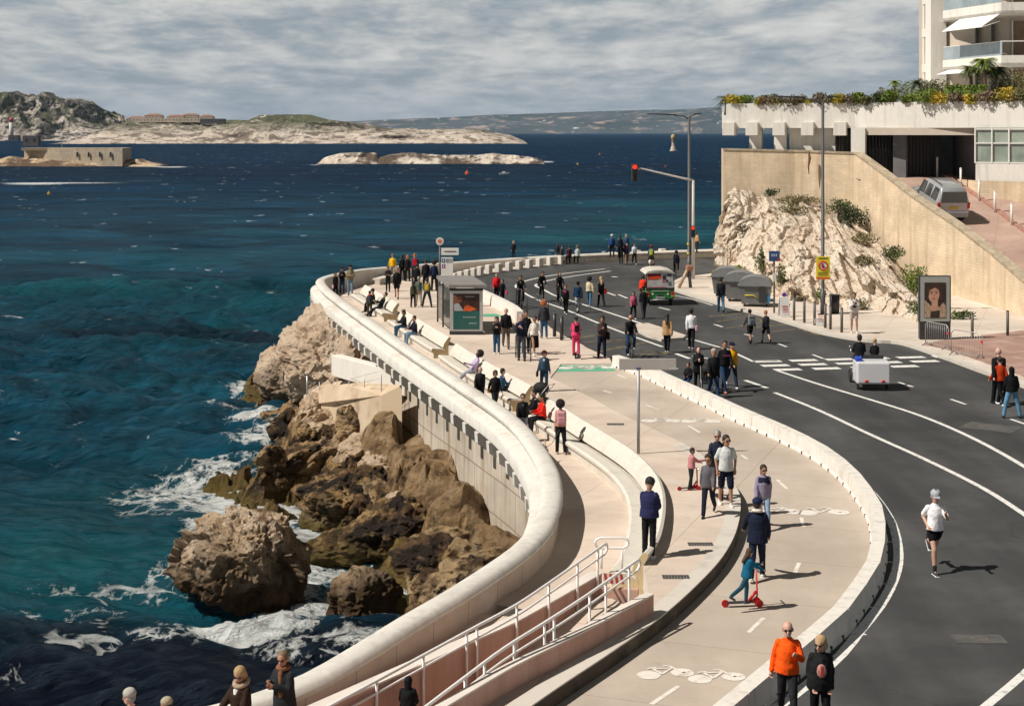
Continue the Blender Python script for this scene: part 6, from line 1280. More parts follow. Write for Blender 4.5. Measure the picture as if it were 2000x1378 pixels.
# ---- wheelie container bins
def bin_(px, py, label, rz, decal=0):
    p = on(px, py, .12); t = thing('waste_container', p, rz, label, 'bin'); m1 = mat('bin_grey', (.155, .16, .16), .55, .1, 3); m2 = mat('bin_lid_grey', (.20, .205, .205), .5, .1, 3)
    mb = MB(); mb.add([(-.72, -.58, .16), (.72, -.58, .16), (.72, .58, .16), (-.72, .58, .16), (-.86, -.70, 1.12), (.86, -.70, 1.12), (.86, .70, 1.12), (-.86, .70, 1.12)], [(3, 2, 1, 0), (4, 5, 6, 7), (0, 1, 5, 4), (1, 2, 6, 5), (2, 3, 7, 6), (3, 0, 4, 7)]); mb.build('body', m1, t, fix=True)
    mb = MB(); n = 10; prof_ = [(-.92, 1.12), (-.92, 1.20)]+[(-.88*math.cos(PI*i/n), 1.2+.46*math.sin(PI*i/n)) for i in range(n+1)]+[(.92, 1.20), (.92, 1.12)]
    mb.extr(prof_, Matrix.Identity(4), 1.5); mb.build('lid', m2, t, fix=True)
    for x in (-.6, .6):
        for y in (-.45, .45): mb = MB(); mb.disc((x, y, .1), .1, (1, 0, 0), .06, 12); mb.build('wheel', m_rub, t)
    mb = MB(); mb.box((.38, -.72, .68), (.34, .06, .9)); mb.build('front_rib', m_dk2, t); mb = MB(); mb.box((-.2, -.74, 1.08), (.9, .05, .06)); mb.build('handle', m_dk, t)
    if decal:
        mb = MB(); mb.tube([(-.55, -.66, .62), (-.1, -.665, .64), (.12, -.67, .50)], .025, 5); mb.build('yellow_stripe', m_yel, t); mb = MB(); mb.box((.70, -.66, .45), (.16, .04, .4)); mb.build('blue_sticker', mat('blue_sticker', (.02, .17, .36), .5, .1), t)
    return t
bin_(1421, 577, 'farthest dark grey waste container, half hidden by the man in jeans', R(-12)); bin_(1446, 587, 'middle dark grey waste container of the three below the outcrop', R(-12)); bin_(1476, 597, 'nearest dark grey waste container, marked with a yellow stripe', R(-12), 1)
# ---- bollards
b0 = None
for px, py in [(1551, 625), (1571, 630), (1591, 635), (1612, 640), (1622, 643), (1644, 649), (1899, 661), (1968, 655), (1398, 566)]:
    p = on(px, py, .12)
    if b0 is None:
        b0 = thing('bollard', p, 0, 'slim brown grey metal bollard standing along the kerb of the right hand pavement', 'bollard', 'bollards on the right hand pavement'); mb = MB(); mb.tube([(0, 0, 0), (0, 0, 1.12)], .065, 10); mb.build('post', mat('bollard_brown', (.11, .10, .09), .5, .1, 5), b0); mb = MB(); mb.tube([(0, 0, 1.12), (0, 0, 1.16)], [.07, .05], 10); mb.build('cap', m_dk2, b0)
    else: dup(b0, p)
b1 = None
for px, py in [(1083, 657), (1097, 664)]:
    p = on(px, py, .04)
    if b1 is None:
        b1 = thing('bollard', p, 0, 'thick black bollard on the promenade edge before the person in pink', 'bollard', 'black bollards at the promenade corner'); mb = MB(); mb.tube([(0, 0, 0), (0, 0, 1.05)], .085, 10); mb.build('post', m_dk2, b1); mb = MB(); mb.tube([(0, 0, 1.05), (0, 0, 1.1)], [.09, .06], 10); mb.build('cap', m_dk, b1)
    else: dup(b1, p)
def rack(px, py, w, label, rz):
    p = on(px, py, .04); t = thing('hoop_barrier', p, rz, label, 'barrier'); mb = MB(); mb.tube([(-w/2, 0, 0), (-w/2, 0, .9), (-w/2+.08, 0, 1.0), (w/2-.08, 0, 1.0), (w/2, 0, .9), (w/2, 0, 0)], .028, 8); mb.build('hoop', m_dk, t); mb = MB(); mb.tube([(-w/2, 0, .5), (w/2, 0, .5)], .02, 6); mb.build('crossbar', m_dk, t)
rack(1022, 702, 1.3, 'dark grey hoop barrier by the man in navy on the promenade', R(-62)); rack(1050, 622, 1.4, 'dark hoop barrier at the road edge behind the orange haired person', R(-40)); rack(1014, 600, 1.2, 'dark hoop barrier beside the cyclist in black and olive', R(-75))
# ---- litter bin, boards, blue sign
p = on(1630, 612, .12); t = thing('litter_bin', p, 0, 'dark cylindrical litter bin beside the near lamp post', 'bin'); mb = MB(); mb.tube([(0, 0, .02), (0, 0, .95)], [.24, .27], 16); mb.build('body', m_dk2, t); mb = MB(); mb.ring((0, 0, .96), .26, (0, 0, 1), .025, 20, 6); mb.build('rim', m_dk, t); mb = MB(); mb.disc((0, 0, .9), .22, (0, 0, 1), .02); mb.build('opening', m_slit, t)
p = on(1512, 611, .12); k = p.y/F; t = thing('blue_sign', p, 0, 'blue road sign with small white lettering on a brown post by the bins', 'sign'); z = lambda py: H-(py-258)*k-.12
mb = MB(); mb.tube([(0, 0, 0), (0, 0, z(492))], .05, 8); mb.build('post', mat('brown_post', (.16, .13, .11), .6, .1, 4), t); mb = MB(); mb.box((0, -.07, z(500)), (21*k, .04, 20*k), bev=.01); mb.build('panel', mat('sign_blue', (.03, .07, .20), .45, .05, 4), t)
mb = MB(); [mb.box((-.12+.11*i, -.095, z(498)), (.07, .006, .14)) for i in range(3)]; mb.build('lettering', mat('sign_pale', (.4, .45, .55), .5, 0), t); mb = MB(); mb.disc((8*k, -.1, z(507)), 2.6*k, (0, 1, 0), .01); mb.build('red_roundel', m_red, t)
mb = MB(); mb.box((0, -.07, z(541)), (7*k, .03, 16*k)); mb.build('small_plate', m_wp, t)
def aboard(px, py, h, w, label, dot=None):
    p = on(px, py, .12); t = thing('notice_board', p, R(8), label, 'sign')
    for s_ in (-1, 1):
        mb = MB(); M_ = Matrix.Translation((0, s_*.16, h/2)) @ Matrix.Rotation(R(12*s_), 4, 'X'); mb.extr([(-w/2, -h/2), (w/2, -h/2), (w/2*.9, h/2), (-w/2*.9, h/2)], M_, .03); mb.build('panel', m_wp, t)
    if dot: mb = MB(); mb.disc((0, -.06, h+.12), .11, (0, 1, 0), .03, 18); mb.build('round_symbol', mat('purple_symbol', (.16, .04, .45), .5, 0), t)
    mb = MB(); [mb.box((0, -.27+.03*i, .25+.1*i), (w*.6, .012, .03)) for i in range(4)]; mb.build('printing', m_red, t)
aboard(1531, 618, 1.0, .5, 'tall white notice board with a purple disc on top by the kerb', 1); aboard(1600, 636, .35, .4, 'small white plate lying low by the bollards')
p = on(1345, 562, .12); t = thing('trestle', p, R(10), 'folding brown trestle standing at the foot of the far lamp', 'trestle'); mb = MB(); mb.tube([(-.62, 0, 0), (0, 0, 1.25)], .10, 6); mb.build('leg', m_co, t); mb = MB(); mb.tube([(.12, 0, 0), (0, 0, 1.25)], .10, 6); mb.build('leg', m_dk, t); mb = MB(); mb.box((.05, 0, 1.2), (.42, .3, .35), bev=.08); mb.build('top', mat('trestle_top', (.35, .17, .11), .8, .2, 4), t)
# ---- crowd control barriers
def cbar(px, py, w, rz, label):
    p = on(px, py, .126); t = thing('crowd_barrier', p, rz, label, 'barrier'); m = mat('galvanised', (.42, .41, .40), .4, .1, 6, metal=.4); h = 1.05
    mb = MB(); mb.tube([(-w/2, 0, .12), (-w/2, 0, h-.15), (-w/2+.15, 0, h), (w/2-.15, 0, h), (w/2, 0, h-.15), (w/2, 0, .12), (-w/2, 0, .12)], .022, 6); mb.build('frame', m, t)
    mb = MB(); n = int(w/.13)
    for i in range(1, n): x = -w/2+w*i/n; mb.tube([(x, 0, .12), (x, 0, h-.02)], .009, 4)
    mb.build('bars', m, t)
    for x in (-w/2+.12, w/2-.12): mb = MB(); mb.tube([(x, -.28, 0), (x, -.05, .12), (x, .05, .12), (x, .28, 0)], .02, 5); mb.build('foot', m_dk, t)
    mb = MB(); mb.disc((w/2-.02, -.03, .7), .06, (0, 1, 0), .03); mb.build('red_reflector', m_red, t)
cbar(1830, 678, 1.6, R(-68), 'grey metal crowd barrier before the dark base of the billboard'); cbar(1888, 696, 1.6, R(-55), 'grey metal crowd barrier between the billboard and the three walkers'); 
# ---- SUV
def suv():
    p = Vector((26.35, 95.3, rpz(0, 95.3))); t = thing('parked_car', p, 0, 'silver estate style off roader seen from behind, parked on the steep pink ramp', 'car')
    t.rotation_euler = (R(13.2), 0, R(8)); M = mat('silver_paint', (.42, .43, .44), .28, .03, 3, metal=.35, coat=.6); g = mat('car_glass', (.02, .025, .028), .05, .3, 1, spec=.9); bl = m_dk2
    # sections along y (rear -2.3 .. front 2.3): (y, half width low, half width belt, z belt, half width roof, z roof)
    S = [(-2.30, .80, .86, .95, .78, 1.02), (-2.24, .88, .92, 1.02, .74, 1.50), (-2.02, .92, .94, 1.05, .70, 1.74), (-1.0, .93, .95, 1.05, .71, 1.80), (.1, .93, .95, 1.03, .69, 1.78), (.55, .93, .95, 1.02, .64, 1.60), (1.05, .93, .94, 1.0, .62, 1.06), (1.9, .92, .92, .96, .70, 1.0), (2.30, .84, .84, .80, .66, .84)]
    mb = MB(); vs = []; 
    for y, a, b, zb, c, zr in S: vs += [(-a, y, .36), (-b, y, .62), (-b, y, zb), (-c, y, zr-.06), (-c*.85, y, zr), (c*.85, y, zr), (c, y, zr-.06), (b, y, zb), (b, y, .62), (a, y, .36)]
    n = 10; fs = []
    for i in range(len(S)-1):
        for k in range(n): fs.append((i*n+k, i*n+(k+1) % n, (i+1)*n+(k+1) % n, (i+1)*n+k))
    fs += [tuple(range(n)), tuple(reversed(range((len(S)-1)*n, len(S)*n)))]; mb.add(vs, fs, 0, True); o = mb.build('body', M, t, fix=True); bv = o.modifiers.new('b', 'BEVEL'); bv.width = .03; bv.segments = 2; bv.limit_method = 'ANGLE'; bv.angle_limit = R(25); o.modifiers.new('s', 'EDGE_SPLIT').split_angle = R(35)
    def q(pts, name, m): 
        mb = MB(); mb.add(pts, [tuple(range(len(pts)))]); return mb.build(name, m, t)
    q([(-.76, -2.325, 1.06), (.76, -2.325, 1.06), (.70, -2.225, 1.58), (-.70, -2.225, 1.58)], 'rear_window', g)
    for s_ in (-1, 1):
        for y0, y1 in ((-1.95, -1.15), (-1.05, -.25), (-.15, .62)): q([(s_*.955, y0, 1.10), (s_*.955, y1, 1.10), (s_*.745, y1-.12, 1.66), (s_*.745, y0+.06, 1.66)], 'side_window', g)
        mb = MB(); mb.box((s_*.86, -2.27, .92), (.16, .10, .30), bev=.02); mb.build('tail_light', m_lred, t)
        mb = MB(); mb.tube([(s_*.62, -1.8, 1.80), (s_*.62, -1.7, 1.86), (s_*.62, -.1, 1.85), (s_*.62, 0, 1.78)], .022, 6); mb.build('roof_rail', bl, t)
        mb = MB(); mb.box((s_*1.03, .62, 1.08), (.14, .2, .14), bev=.03); mb.build('mirror', M, t)
        for y in (-1.38, 1.42):
            mb = MB(); mb.disc((s_*.83, y, .36), .36, (1, 0, 0), .24, 22); w_ = mb.build('wheel', m_rub, t); mb = MB(); mb.disc((s_*.955, y, .36), .21, (1, 0, 0), .02, 16); mb.build('rim', m_chr, w_)
    mb = MB(); mb.box((0, -2.33, .50), (1.72, .16, .26), bev=.04); mb.build('rear_bumper', mat('bumper_silver', (.34, .345, .35), .4, .05, 3), t); mb = MB(); mb.box((0, -2.325, .82), (.52, .02, .13)); mb.build('number_plate', mat('plate_yellow', (.62, .42, .03), .4, 0), t)
    mb = MB(); mb.box((0, 0, .34), (1.6, 4.2, .16)); mb.build('underside', bl, t); t.scale = (1.1, 1.0, 1.28)
suv()
# ---- tuk-tuk
def tuktuk():
    p = on(1289, 596); t = thing('auto_rickshaw', p, R(2), 'green three wheeled taxi with cream canopy and printed rear screen, seen from behind', 'auto rickshaw'); w = .78; G_ = mat('rickshaw_green', (.03, .24, .06), .35, .06, 3, coat=.3)
    mb = MB(); mb.box((0, .25, .62), (2*w, .8, .56), bev=.07); mb.add([(-w, .6, .36), (w, .6, .36), (w, 1.5, .40), (.35, 2.5, .42), (-.35, 2.5, .42), (-w, 1.5, .40), (-w, .6, .9), (w, .6, .9), (w, 1.2, .55), (.33, 2.5, 1.05), (-.33, 2.5, 1.05), (-w, 1.2, .55)], [(0, 1, 7, 6), (1, 2, 8, 7), (2, 3, 9, 8), (3, 4, 10, 9), (4, 5, 11, 10), (5, 0, 6, 11), (6, 7, 8, 9, 10, 11), (5, 4, 3, 2, 1, 0)]); mb.build('body', G_, t)
    mb = MB(); mb.box((0, -.17, .80), (1.0, .02, .05)); mb.build('pale_stripe', mat('pale_green', (.35, .5, .3), .5, 0), t)
    cr = mat('cream_canopy', (.52, .49, .43), .8, .12, 4)
    mb = MB(); prof_ = [(-w-.06, 1.72), (-w*.9, 1.86), (-w*.4, 1.95), (w*.4, 1.95), (w*.9, 1.86), (w+.06, 1.72), (w*.9, 1.76), (0, 1.88), (-w*.9, 1.76)]; mb.extr(prof_, Matrix.Translation((0, 1.05, 0)), 2.5); mb.build('canopy', cr, t, fix=True)
    for x in (-w, w):
        for y in (-.1, 1.3, 2.1): mb = MB(); mb.tube([(x*.97, y, .8), (x*.97, y, 1.8)], .03, 6); mb.build('frame_post', m_dk2, t)
    mb = MB(); mb.box((0, -.15, .93), (2*w, .05, .1)); mb.build('frame_bar', m_dk2, t)
    mb = MB(); mb.box((0, -.14, 1.36), (1.42, .02, .78)); sc_ = mb.build('rear_screen', mat('screen_white', (.52, .50, .48), .4, .2, 4), t)
    for x0, x1, z0, z1, c in ((-.70, .05, 1.60, 1.75, '#7d1420'), (-.70, .05, 1.48, 1.60, '#d8501c'), (-.70, -.1, 1.42, 1.48, '#c84a38'), (.12, .32, 1.42, 1.66, '#3a3140'), (.36, .62, 1.60, 1.73, '#3c4050'), (.12, .24, 1.26, 1.42, '#b84c78'), (.30, .42, 1.28, 1.42, '#463c44'), (.44, .6, 1.1, 1.3, '#6a7080'), (-.7, .3, .98, 1.03, '#b86878')):
        mb = MB(); mb.box(((x0+x1)/2, -.155, (z0+z1)/2), (x1-x0, .008, z1-z0)); mb.build('screen_print', mat('print'+c[1:], c, .5, .25, 6), sc_)
    for s_ in (-1, 1):
        mb = MB(); mb.box((s_*.68, -.18, .68), (.15, .05, .16), bev=.02); mb.build('tail_light', m_lred, t); mb = MB(); mb.box((s_*.68, -.18, .52), (.13, .05, .11), bev=.02); mb.build('indicator', mat('amber', (.55, .22, .02), .3, 0), t)
        mb = MB(); mb.disc((s_*.62, .25, .24), .24, (1, 0, 0), .14, 18); w_ = mb.build('wheel', m_rub, t); mb = MB(); mb.disc((s_*.70, .25, .24), .12, (1, 0, 0), .02, 12); mb.build('rim', m_chr, w_)
        mb = MB(); mb.box((s_*.42, -.16, .64), (.10, .02, .10)); mb.build('badge', m_wp, t)
    mb = MB(); mb.disc((0, 2.5, .24), .24, (1, 0, 0), .12, 18); mb.build('wheel', m_rub, t)
    mb = MB(); mb.tube([(-.45, -.24, .32), (.45, -.24, .32)], .035, 8); mb.box((0, -.2, .42), (.5, .1, .16), bev=.03); mb.build('rear_bumper', m_gm, t); mb = MB(); mb.box((0, -.20, .55), (.36, .02, .10)); mb.build('number_plate', m_dk2, t)
    mb = MB(); mb.box((0, 1.1, .8), (1.3, .5, .3), bev=.06); mb.build('seat', m_dk2, t)
tuktuk()
# ---- white quadricycle
def quad():
    p = on(1706, 763); t = thing('pedal_cart', p, R(-3), 'white boxy pedal cart with two riders, seen from behind by the chequered crossing', 'pedal cart'); w = .62
    mb = MB(); mb.box((0, .35, .66), (2*w, .9, .82), bev=.07); o = mb.build('box_body', mat('cart_white', (.66, .66, .68), .35, .03, 2, coat=.3), t)
    mb = MB(); mb.add([(-.5, .8, .35), (.5, .8, .35), (.4, 2.2, .35), (-.4, 2.2, .35), (-.5, .8, .5), (.5, .8, .5), (.36, 2.2, .75), (-.36, 2.2, .75)], [(3, 2, 1, 0), (4, 5, 6, 7), (0, 1, 5, 4), (1, 2, 6, 5), (2, 3, 7, 6), (3, 0, 4, 7)]); mb.build('front_body', mat('cart_white', (.66, .66, .68), .35, .03, 2), t)
    for s_ in (-1, 1):
        for y in (.35, 2.0):
            mb = MB(); mb.ring((s_*.52, y, .25), .22, (1, 0, 0), .03, 20, 6); w_ = mb.build('wheel', m_rub, t); mb = MB(); mb.disc((s_*.52, y, .25), .17, (1, 0, 0), .05, 14); mb.build('rim', m_dk2, w_)
        mb = MB(); mb.ell((s_*.33 if s_ > 0 else -.27, -.12, .37), (.075, .03, .05), 12, 8); mb.build('tail_light', m_lred, t)
    mb = MB(); mb.box((0, 1.05, .78), (1.05, .45, .12), bev=.04); mb.box((0, .85, 1.0), (1.05, .08, .4), bev=.03); mb.build('seat', m_dk2, t)
    mb = MB(); mb.add([(-.62, .02, 1.08), (-.40, .02, 1.08), (-.40, .25, 1.26), (-.60, .25, 1.2)], [(0, 1, 2, 3)]); mb.box((-.5, .3, 1.12), (.22, .5, .14), bev=.03); mb.build('blue_bag', mat('royal_blue', (.02, .06, .42), .6, .1, 4), t)
    mb = MB(); mb.tube([(-.3, 2.0, .7), (-.3, 1.7, 1.2), (-.5, 1.65, 1.22)], .02, 6); mb.tube([(-.3, 1.7, 1.2), (-.1, 1.65, 1.22)], .02, 6); mb.build('handlebar', m_dk2, t); mb = MB(); mb.tube([(-.6, 1.0, 1.05), (-.66, 1.1, 1.42)], .012, 5); mb.ell((-.66, 1.1, 1.46), (.05, .02, .05), 8, 6); mb.build('mirror', m_chr, t)
quad()
# ---- bicycle
def bicycle(loc, rz, label, col='#1a1a1a', s=1.0):
    t = thing('bicycle', loc, rz, label, 'bicycle'); m = mat('bike'+col[1:], col, .4, .05, 4)
    for x in (-.53*s, .53*s):
        mb = MB(); mb.ring((x, 0, .34*s), .32*s, (0, 1, 0), .02, 26, 6)
        w_ = mb.build('wheel', m_rub, t); mb = MB()
        for i in range(10): a = PI*i/10; mb.tube([(x-.31*s*math.cos(a), 0, .34*s-.31*s*math.sin(a)), (x+.31*s*math.cos(a), 0, .34*s+.31*s*math.sin(a))], .003, 3)
        mb.disc((x, 0, .34*s), .03, (0, 1, 0), .08, 10); mb.build('spokes', m_gm, w_)
    P_ = lambda *q: [Vector((a*s, 0, b*s)) for a, b in q]
    mb = MB(); [mb.tube(P_(*q), .018, 6) for q in (((-.53, .34), (-.08, .32)), ((-.08, .32), (-.22, .82)), ((-.22, .80), (.36, .82)), ((-.08, .32), (.38, .74)), ((-.53, .34), (-.20, .74)))]; mb.build('frame', m, t)
    mb = MB(); mb.tube(P_((.53, .34), (.36, .90), (.34, .98)), .018, 6); mb.build('fork', m, t)
    mb = MB(); mb.tube([(.28*s, -.3*s, 1.0*s), (.36*s, -.1*s, 1.0*s), (.36*s, .1*s, 1.0*s), (.28*s, .3*s, 1.0*s)], .014, 6); mb.build('handlebar', m_dk2, t)
    mb = MB(); mb.ell((-.25*s, 0, .90*s), (.14*s, .07*s, .035*s), 10, 6); mb.tube(P_((-.22, .78), (-.24, .9)), .014, 6); mb.build('saddle', m_dk2, t)
    mb = MB(); mb.disc((-.08*s, .05, .32*s), .09*s, (0, 1, 0), .01, 14); mb.tube([(-.08*s, .1, .32*s), (.06*s, .14, .22*s)], .012, 5); mb.tube([(-.08*s, -.1, .32*s), (-.22*s, -.14, .42*s)], .012, 5); mb.build('crankset', m_gm, t); return t
def kick(loc, rz, label, col, s=1.0, tw=3):
    t = thing('kick_scooter', loc, rz, label, 'kick scooter'); m = mat('scooter'+col[1:], col, .4, .05, 4)
    mb = MB(); mb.box((0, 0, .09*s), (.56*s, .11*s, .03*s), bev=.01); mb.build('deck', m_dk2, t)
    mb = MB(); mb.tube([(.24*s, 0, .10*s), (.36*s, 0, .20*s), (.34*s, 0, .72*s)], .018, 8); mb.build('stem', m if tw == 3 else m_chr, t); mb = MB(); mb.tube([(.34*s, -.2*s, .73*s), (.34*s, .2*s, .73*s)], .016, 6); mb.build('handlebar', m_chr, t)
    mb = MB(); mb.tube([(.18*s, 0, .1*s), (.34*s, 0, .3*s)], .03*s, 6); mb.build('front_bracket', m, t)
    for x, y in ((-.3, 0), (.38, -.09), (.38, .09)) if tw == 3 else ((-.33, 0), (.40, 0)):
        mb = MB(); mb.disc((x*s, y*s, .075*s), .075*s, (0, 1, 0), .035*s, 16); mb.build('wheel', m, t)
    return t
def escooter(loc, rz, label):
    t = thing('electric_scooter', loc, rz, label, 'scooter'); mb = MB(); mb.box((0, 0, .14), (.7, .16, .05), bev=.015); mb.build('deck', m_dk2, t); mb = MB(); mb.tube([(.38, 0, .15), (.5, 0, .25), (.42, 0, 1.1)], .03, 8); mb.build('stem', m_wp, t); mb = MB(); mb.tube([(.42, -.24, 1.1), (.42, .24, 1.1)], .02, 6); mb.build('handlebar', m_dk2, t)
    for x in (-.42, .5): mb = MB(); mb.disc((x, 0, .12), .12, (0, 1, 0), .05, 16); mb.build('wheel', m_rub, t)
def moped(loc, rz, label, col='#c8c4bc'):
    t = thing('motor_scooter', loc, rz, label, 'motor scooter'); m = mat('moped'+col[1:], col, .35, .05, 4)
    mb = MB(); mb.ell((-.45, 0, .55), (.42, .2, .24), 14, 8); mb.box((.05, 0, .3), (.6, .32, .08), bev=.03); mb.build('body', m, t); mb = MB(); mb.tube([(.3, 0, .3), (.52, 0, .95)], [.17, .12], 10, flat=.35, up=(0, 1, 0)); mb.build('leg_shield', m, t)
    for x in (-.62, .62): mb = MB(); mb.disc((x, 0, .24), .24, (0, 1, 0), .11, 18); mb.build('wheel', m_rub, t)
    mb = MB(); mb.box((-.35, 0, .80), (.62, .28, .1), bev=.04); mb.build('saddle', m_dk2, t); mb = MB(); mb.tube([(.5, -.3, 1.0), (.54, 0, .98), (.5, .3, 1.0)], .02, 6); mb.build('handlebar', m_dk2, t); mb = MB(); mb.box((-.88, 0, .6), (.05, .14, .07)); mb.build('tail_light', m_lred, t); mb = MB(); mb.box((-.82, 0, .98), (.36, .36, .28), bev=.05); mb.build('top_box', m_dk2, t)
bicycle(on(1229, 697), R(-84), 'black bicycle ridden towards the camera by the bald man in a black jumper'); bicycle(on(1016, 601), R(-86), 'bicycle of the rider in open dark jacket at the bend', '#2a2a2c'); bicycle(on(1055, 588), R(-80), 'bicycle of the leaning rider dressed in black', '#303030'); bicycle(on(1092, 594), R(-85), 'bicycle of the hooded rider behind the woman with pink top', '#222222')
bicycle(on(1320, 541), R(86), 'bicycle ridden away from the camera near the far lamp', '#3a2a30')
moped(on(1272, 526), R(84), 'pale motor scooter of the teal jacketed rider near the far blocks'); 
kick(on(1445, 1184, .005), R(8), 'red three wheeled kick scooter under the girl in the blue coat', '#b8141a', 1.0); q_ = PXY(1343, 957, .21); kick(on(1343, 957, pz(0, q_.y)), R(15), 'small red kick scooter under the toddler in pink', '#c01822', .75); kick(on(1412, 976, pz(0, 39.5)), R(-60), 'dark kick scooter behind the bare legs of the man in navy shorts', '#2a2a2e', .8, 2)
escooter(on(1125, 697, .04), R(84), 'electric scooter under the person dressed all in pink')
# ---- pushchairs
def pram(loc, rz, label, col):
    t = thing('pushchair', loc, rz, label, 'pushchair'); m = mat('pram'+col[1:], col, .8, .15, 6)
    mb = MB(); mb.tube([(.45, -.22, .1), (-.1, -.24, .55), (-.5, -.24, 1.02), (-.5, .24, 1.02), (-.1, .24, .55), (.45, .22, .1)], .016, 6); mb.tube([(-.35, -.24, .1), (0, -.24, .6)], .016, 6); mb.tube([(-.35, .24, .1), (0, .24, .6)], .016, 6); mb.build('frame', m_gm, t)
    mb = MB(); mb.box((.08, 0, .42), (.4, .38, .08), bev=.03); mb.box((-.14, 0, .66), (.08, .38, .5), bev=.03); mb.build('seat', m, t); mb = MB(); mb.ell((-.1, 0, .88), (.3, .22, .2), 12, 8); mb.build('hood', m, t)
    for x in (.45, -.36):
        for y in (-.24, .24): mb = MB(); mb.disc((x, y, .09), .09, (0, 1, 0), .03, 14); mb.build('wheel', m_rub, t)
pram(on(1382, 768), R(-95), 'pushchair in the middle of the group standing by the barrier', '#1c1c1e'); pram(PXY(1052, 806, -.2), R(150), 'black pushchair with red trim before the bench with red and black seated pair', '#191a1c')
# ---- dog and lead
def dog():
    p = PXY(1060, 884, -.22); p.z = lowdeck(p.x, p.y); t = thing('dog', p, R(-100), 'cream coloured dog standing beside the woman with pink backpack', 'dog'); m = mat('cream_fur', (.46, .37, .27), .95, .3, 18, bump=.5); mb = MB()
    mb.rings([((-.34, 0, .43), .05, .05, Matrix.Rotation(R(90), 3, 'Y')), ((-.28, 0, .44), .12, .10, Matrix.Rotation(R(90), 3, 'Y')), ((-.10, 0, .43), .13, .11, Matrix.Rotation(R(90), 3, 'Y')), ((.12, 0, .41), .16, .12, Matrix.Rotation(R(90), 3, 'Y')), ((.24, 0, .44), .14, .11, Matrix.Rotation(R(90), 3, 'Y')), ((.33, 0, .52), .09, .08, Matrix.Rotation(R(60), 3, 'Y')), ((.40, 0, .60), .08, .08, Matrix.Rotation(R(40), 3, 'Y'))], 14)
    mb.ell((.45, 0, .65), (.11, .085, .09), 12, 8); mb.cap((.50, 0, .63), (.60, 0, .59), .05, .035, 10); mb.cap((.40, .07, .70), (.36, .09, .60), .03, .02, 8); mb.cap((.40, -.07, .70), (.36, -.09, .60), .03, .02, 8)
    for s_ in (-1, 1):
        mb.cap((.20, s_*.08, .36), (.20, s_*.08, .18), .055, .032, 8); mb.cap((.20, s_*.08, .18), (.21, s_*.08, .03), .03, .025, 8); mb.ell((.23, s_*.08, .02), (.045, .03, .022), 8, 6)
        mb.cap((-.26, s_*.07, .38), (-.20, s_*.08, .24), .075, .045, 8); mb.cap((-.20, s_*.08, .24), (-.31, s_*.08, .15), .04, .026, 8); mb.cap((-.31, s_*.08, .15), (-.28, s_*.08, .03), .026, .022, 8); mb.ell((-.26, s_*.08, .02), (.045, .03, .022), 8, 6)
    mb.cap((-.34, 0, .48), (-.46, 0, .62), .03, .02, 8); mb.cap((-.46, 0, .62), (-.48, 0, .74), .02, .012, 8)
    b = mb.build('body', m, t); rm = b.modifiers.new('r', 'REMESH'); rm.mode = 'VOXEL'; rm.voxel_size = .014; rm.use_smooth_shade = True
    mb = MB(); mb.ell((.635, 0, .60), (.018, .022, .016), 8, 6); mb.build('nose', m_dk2, t); mb = MB(); mb.ring((.35, 0, .56), .085, (.7, 0, .7), .012, 18, 5); mb.build('collar', m_red, t); return p
dg = dog()
a = dg+Vector((.05, -.32, .56)); b_ = PXY(1092, 840, .6); mb = MB(); mb.tube([a, (a+b_)/2+Vector((0, 0, -.12)), b_], .008, 5); tag(mb.build('dog_lead', m_dk2), 'thin dark lead running from the dog to the woman with pink backpack', 'lead')
c = PXY(1120, 880, lowdeck(1.5, 43)); mb = MB(); bb = [(1113, 884), (1106, 880), (1112, 862), (1122, 860), (1136, 860), (1146, 850)]; mb.tube([PXY(x, y, lowdeck(1.5, 43)+.02+max(0, .35*((i-1)/4))) for i, (x, y) in enumerate(bb)], .028, 6); tag(mb.build('cane_handle', m_dk2), 'dark bent bar lying against the bench right of the woman with pink backpack', 'bar')
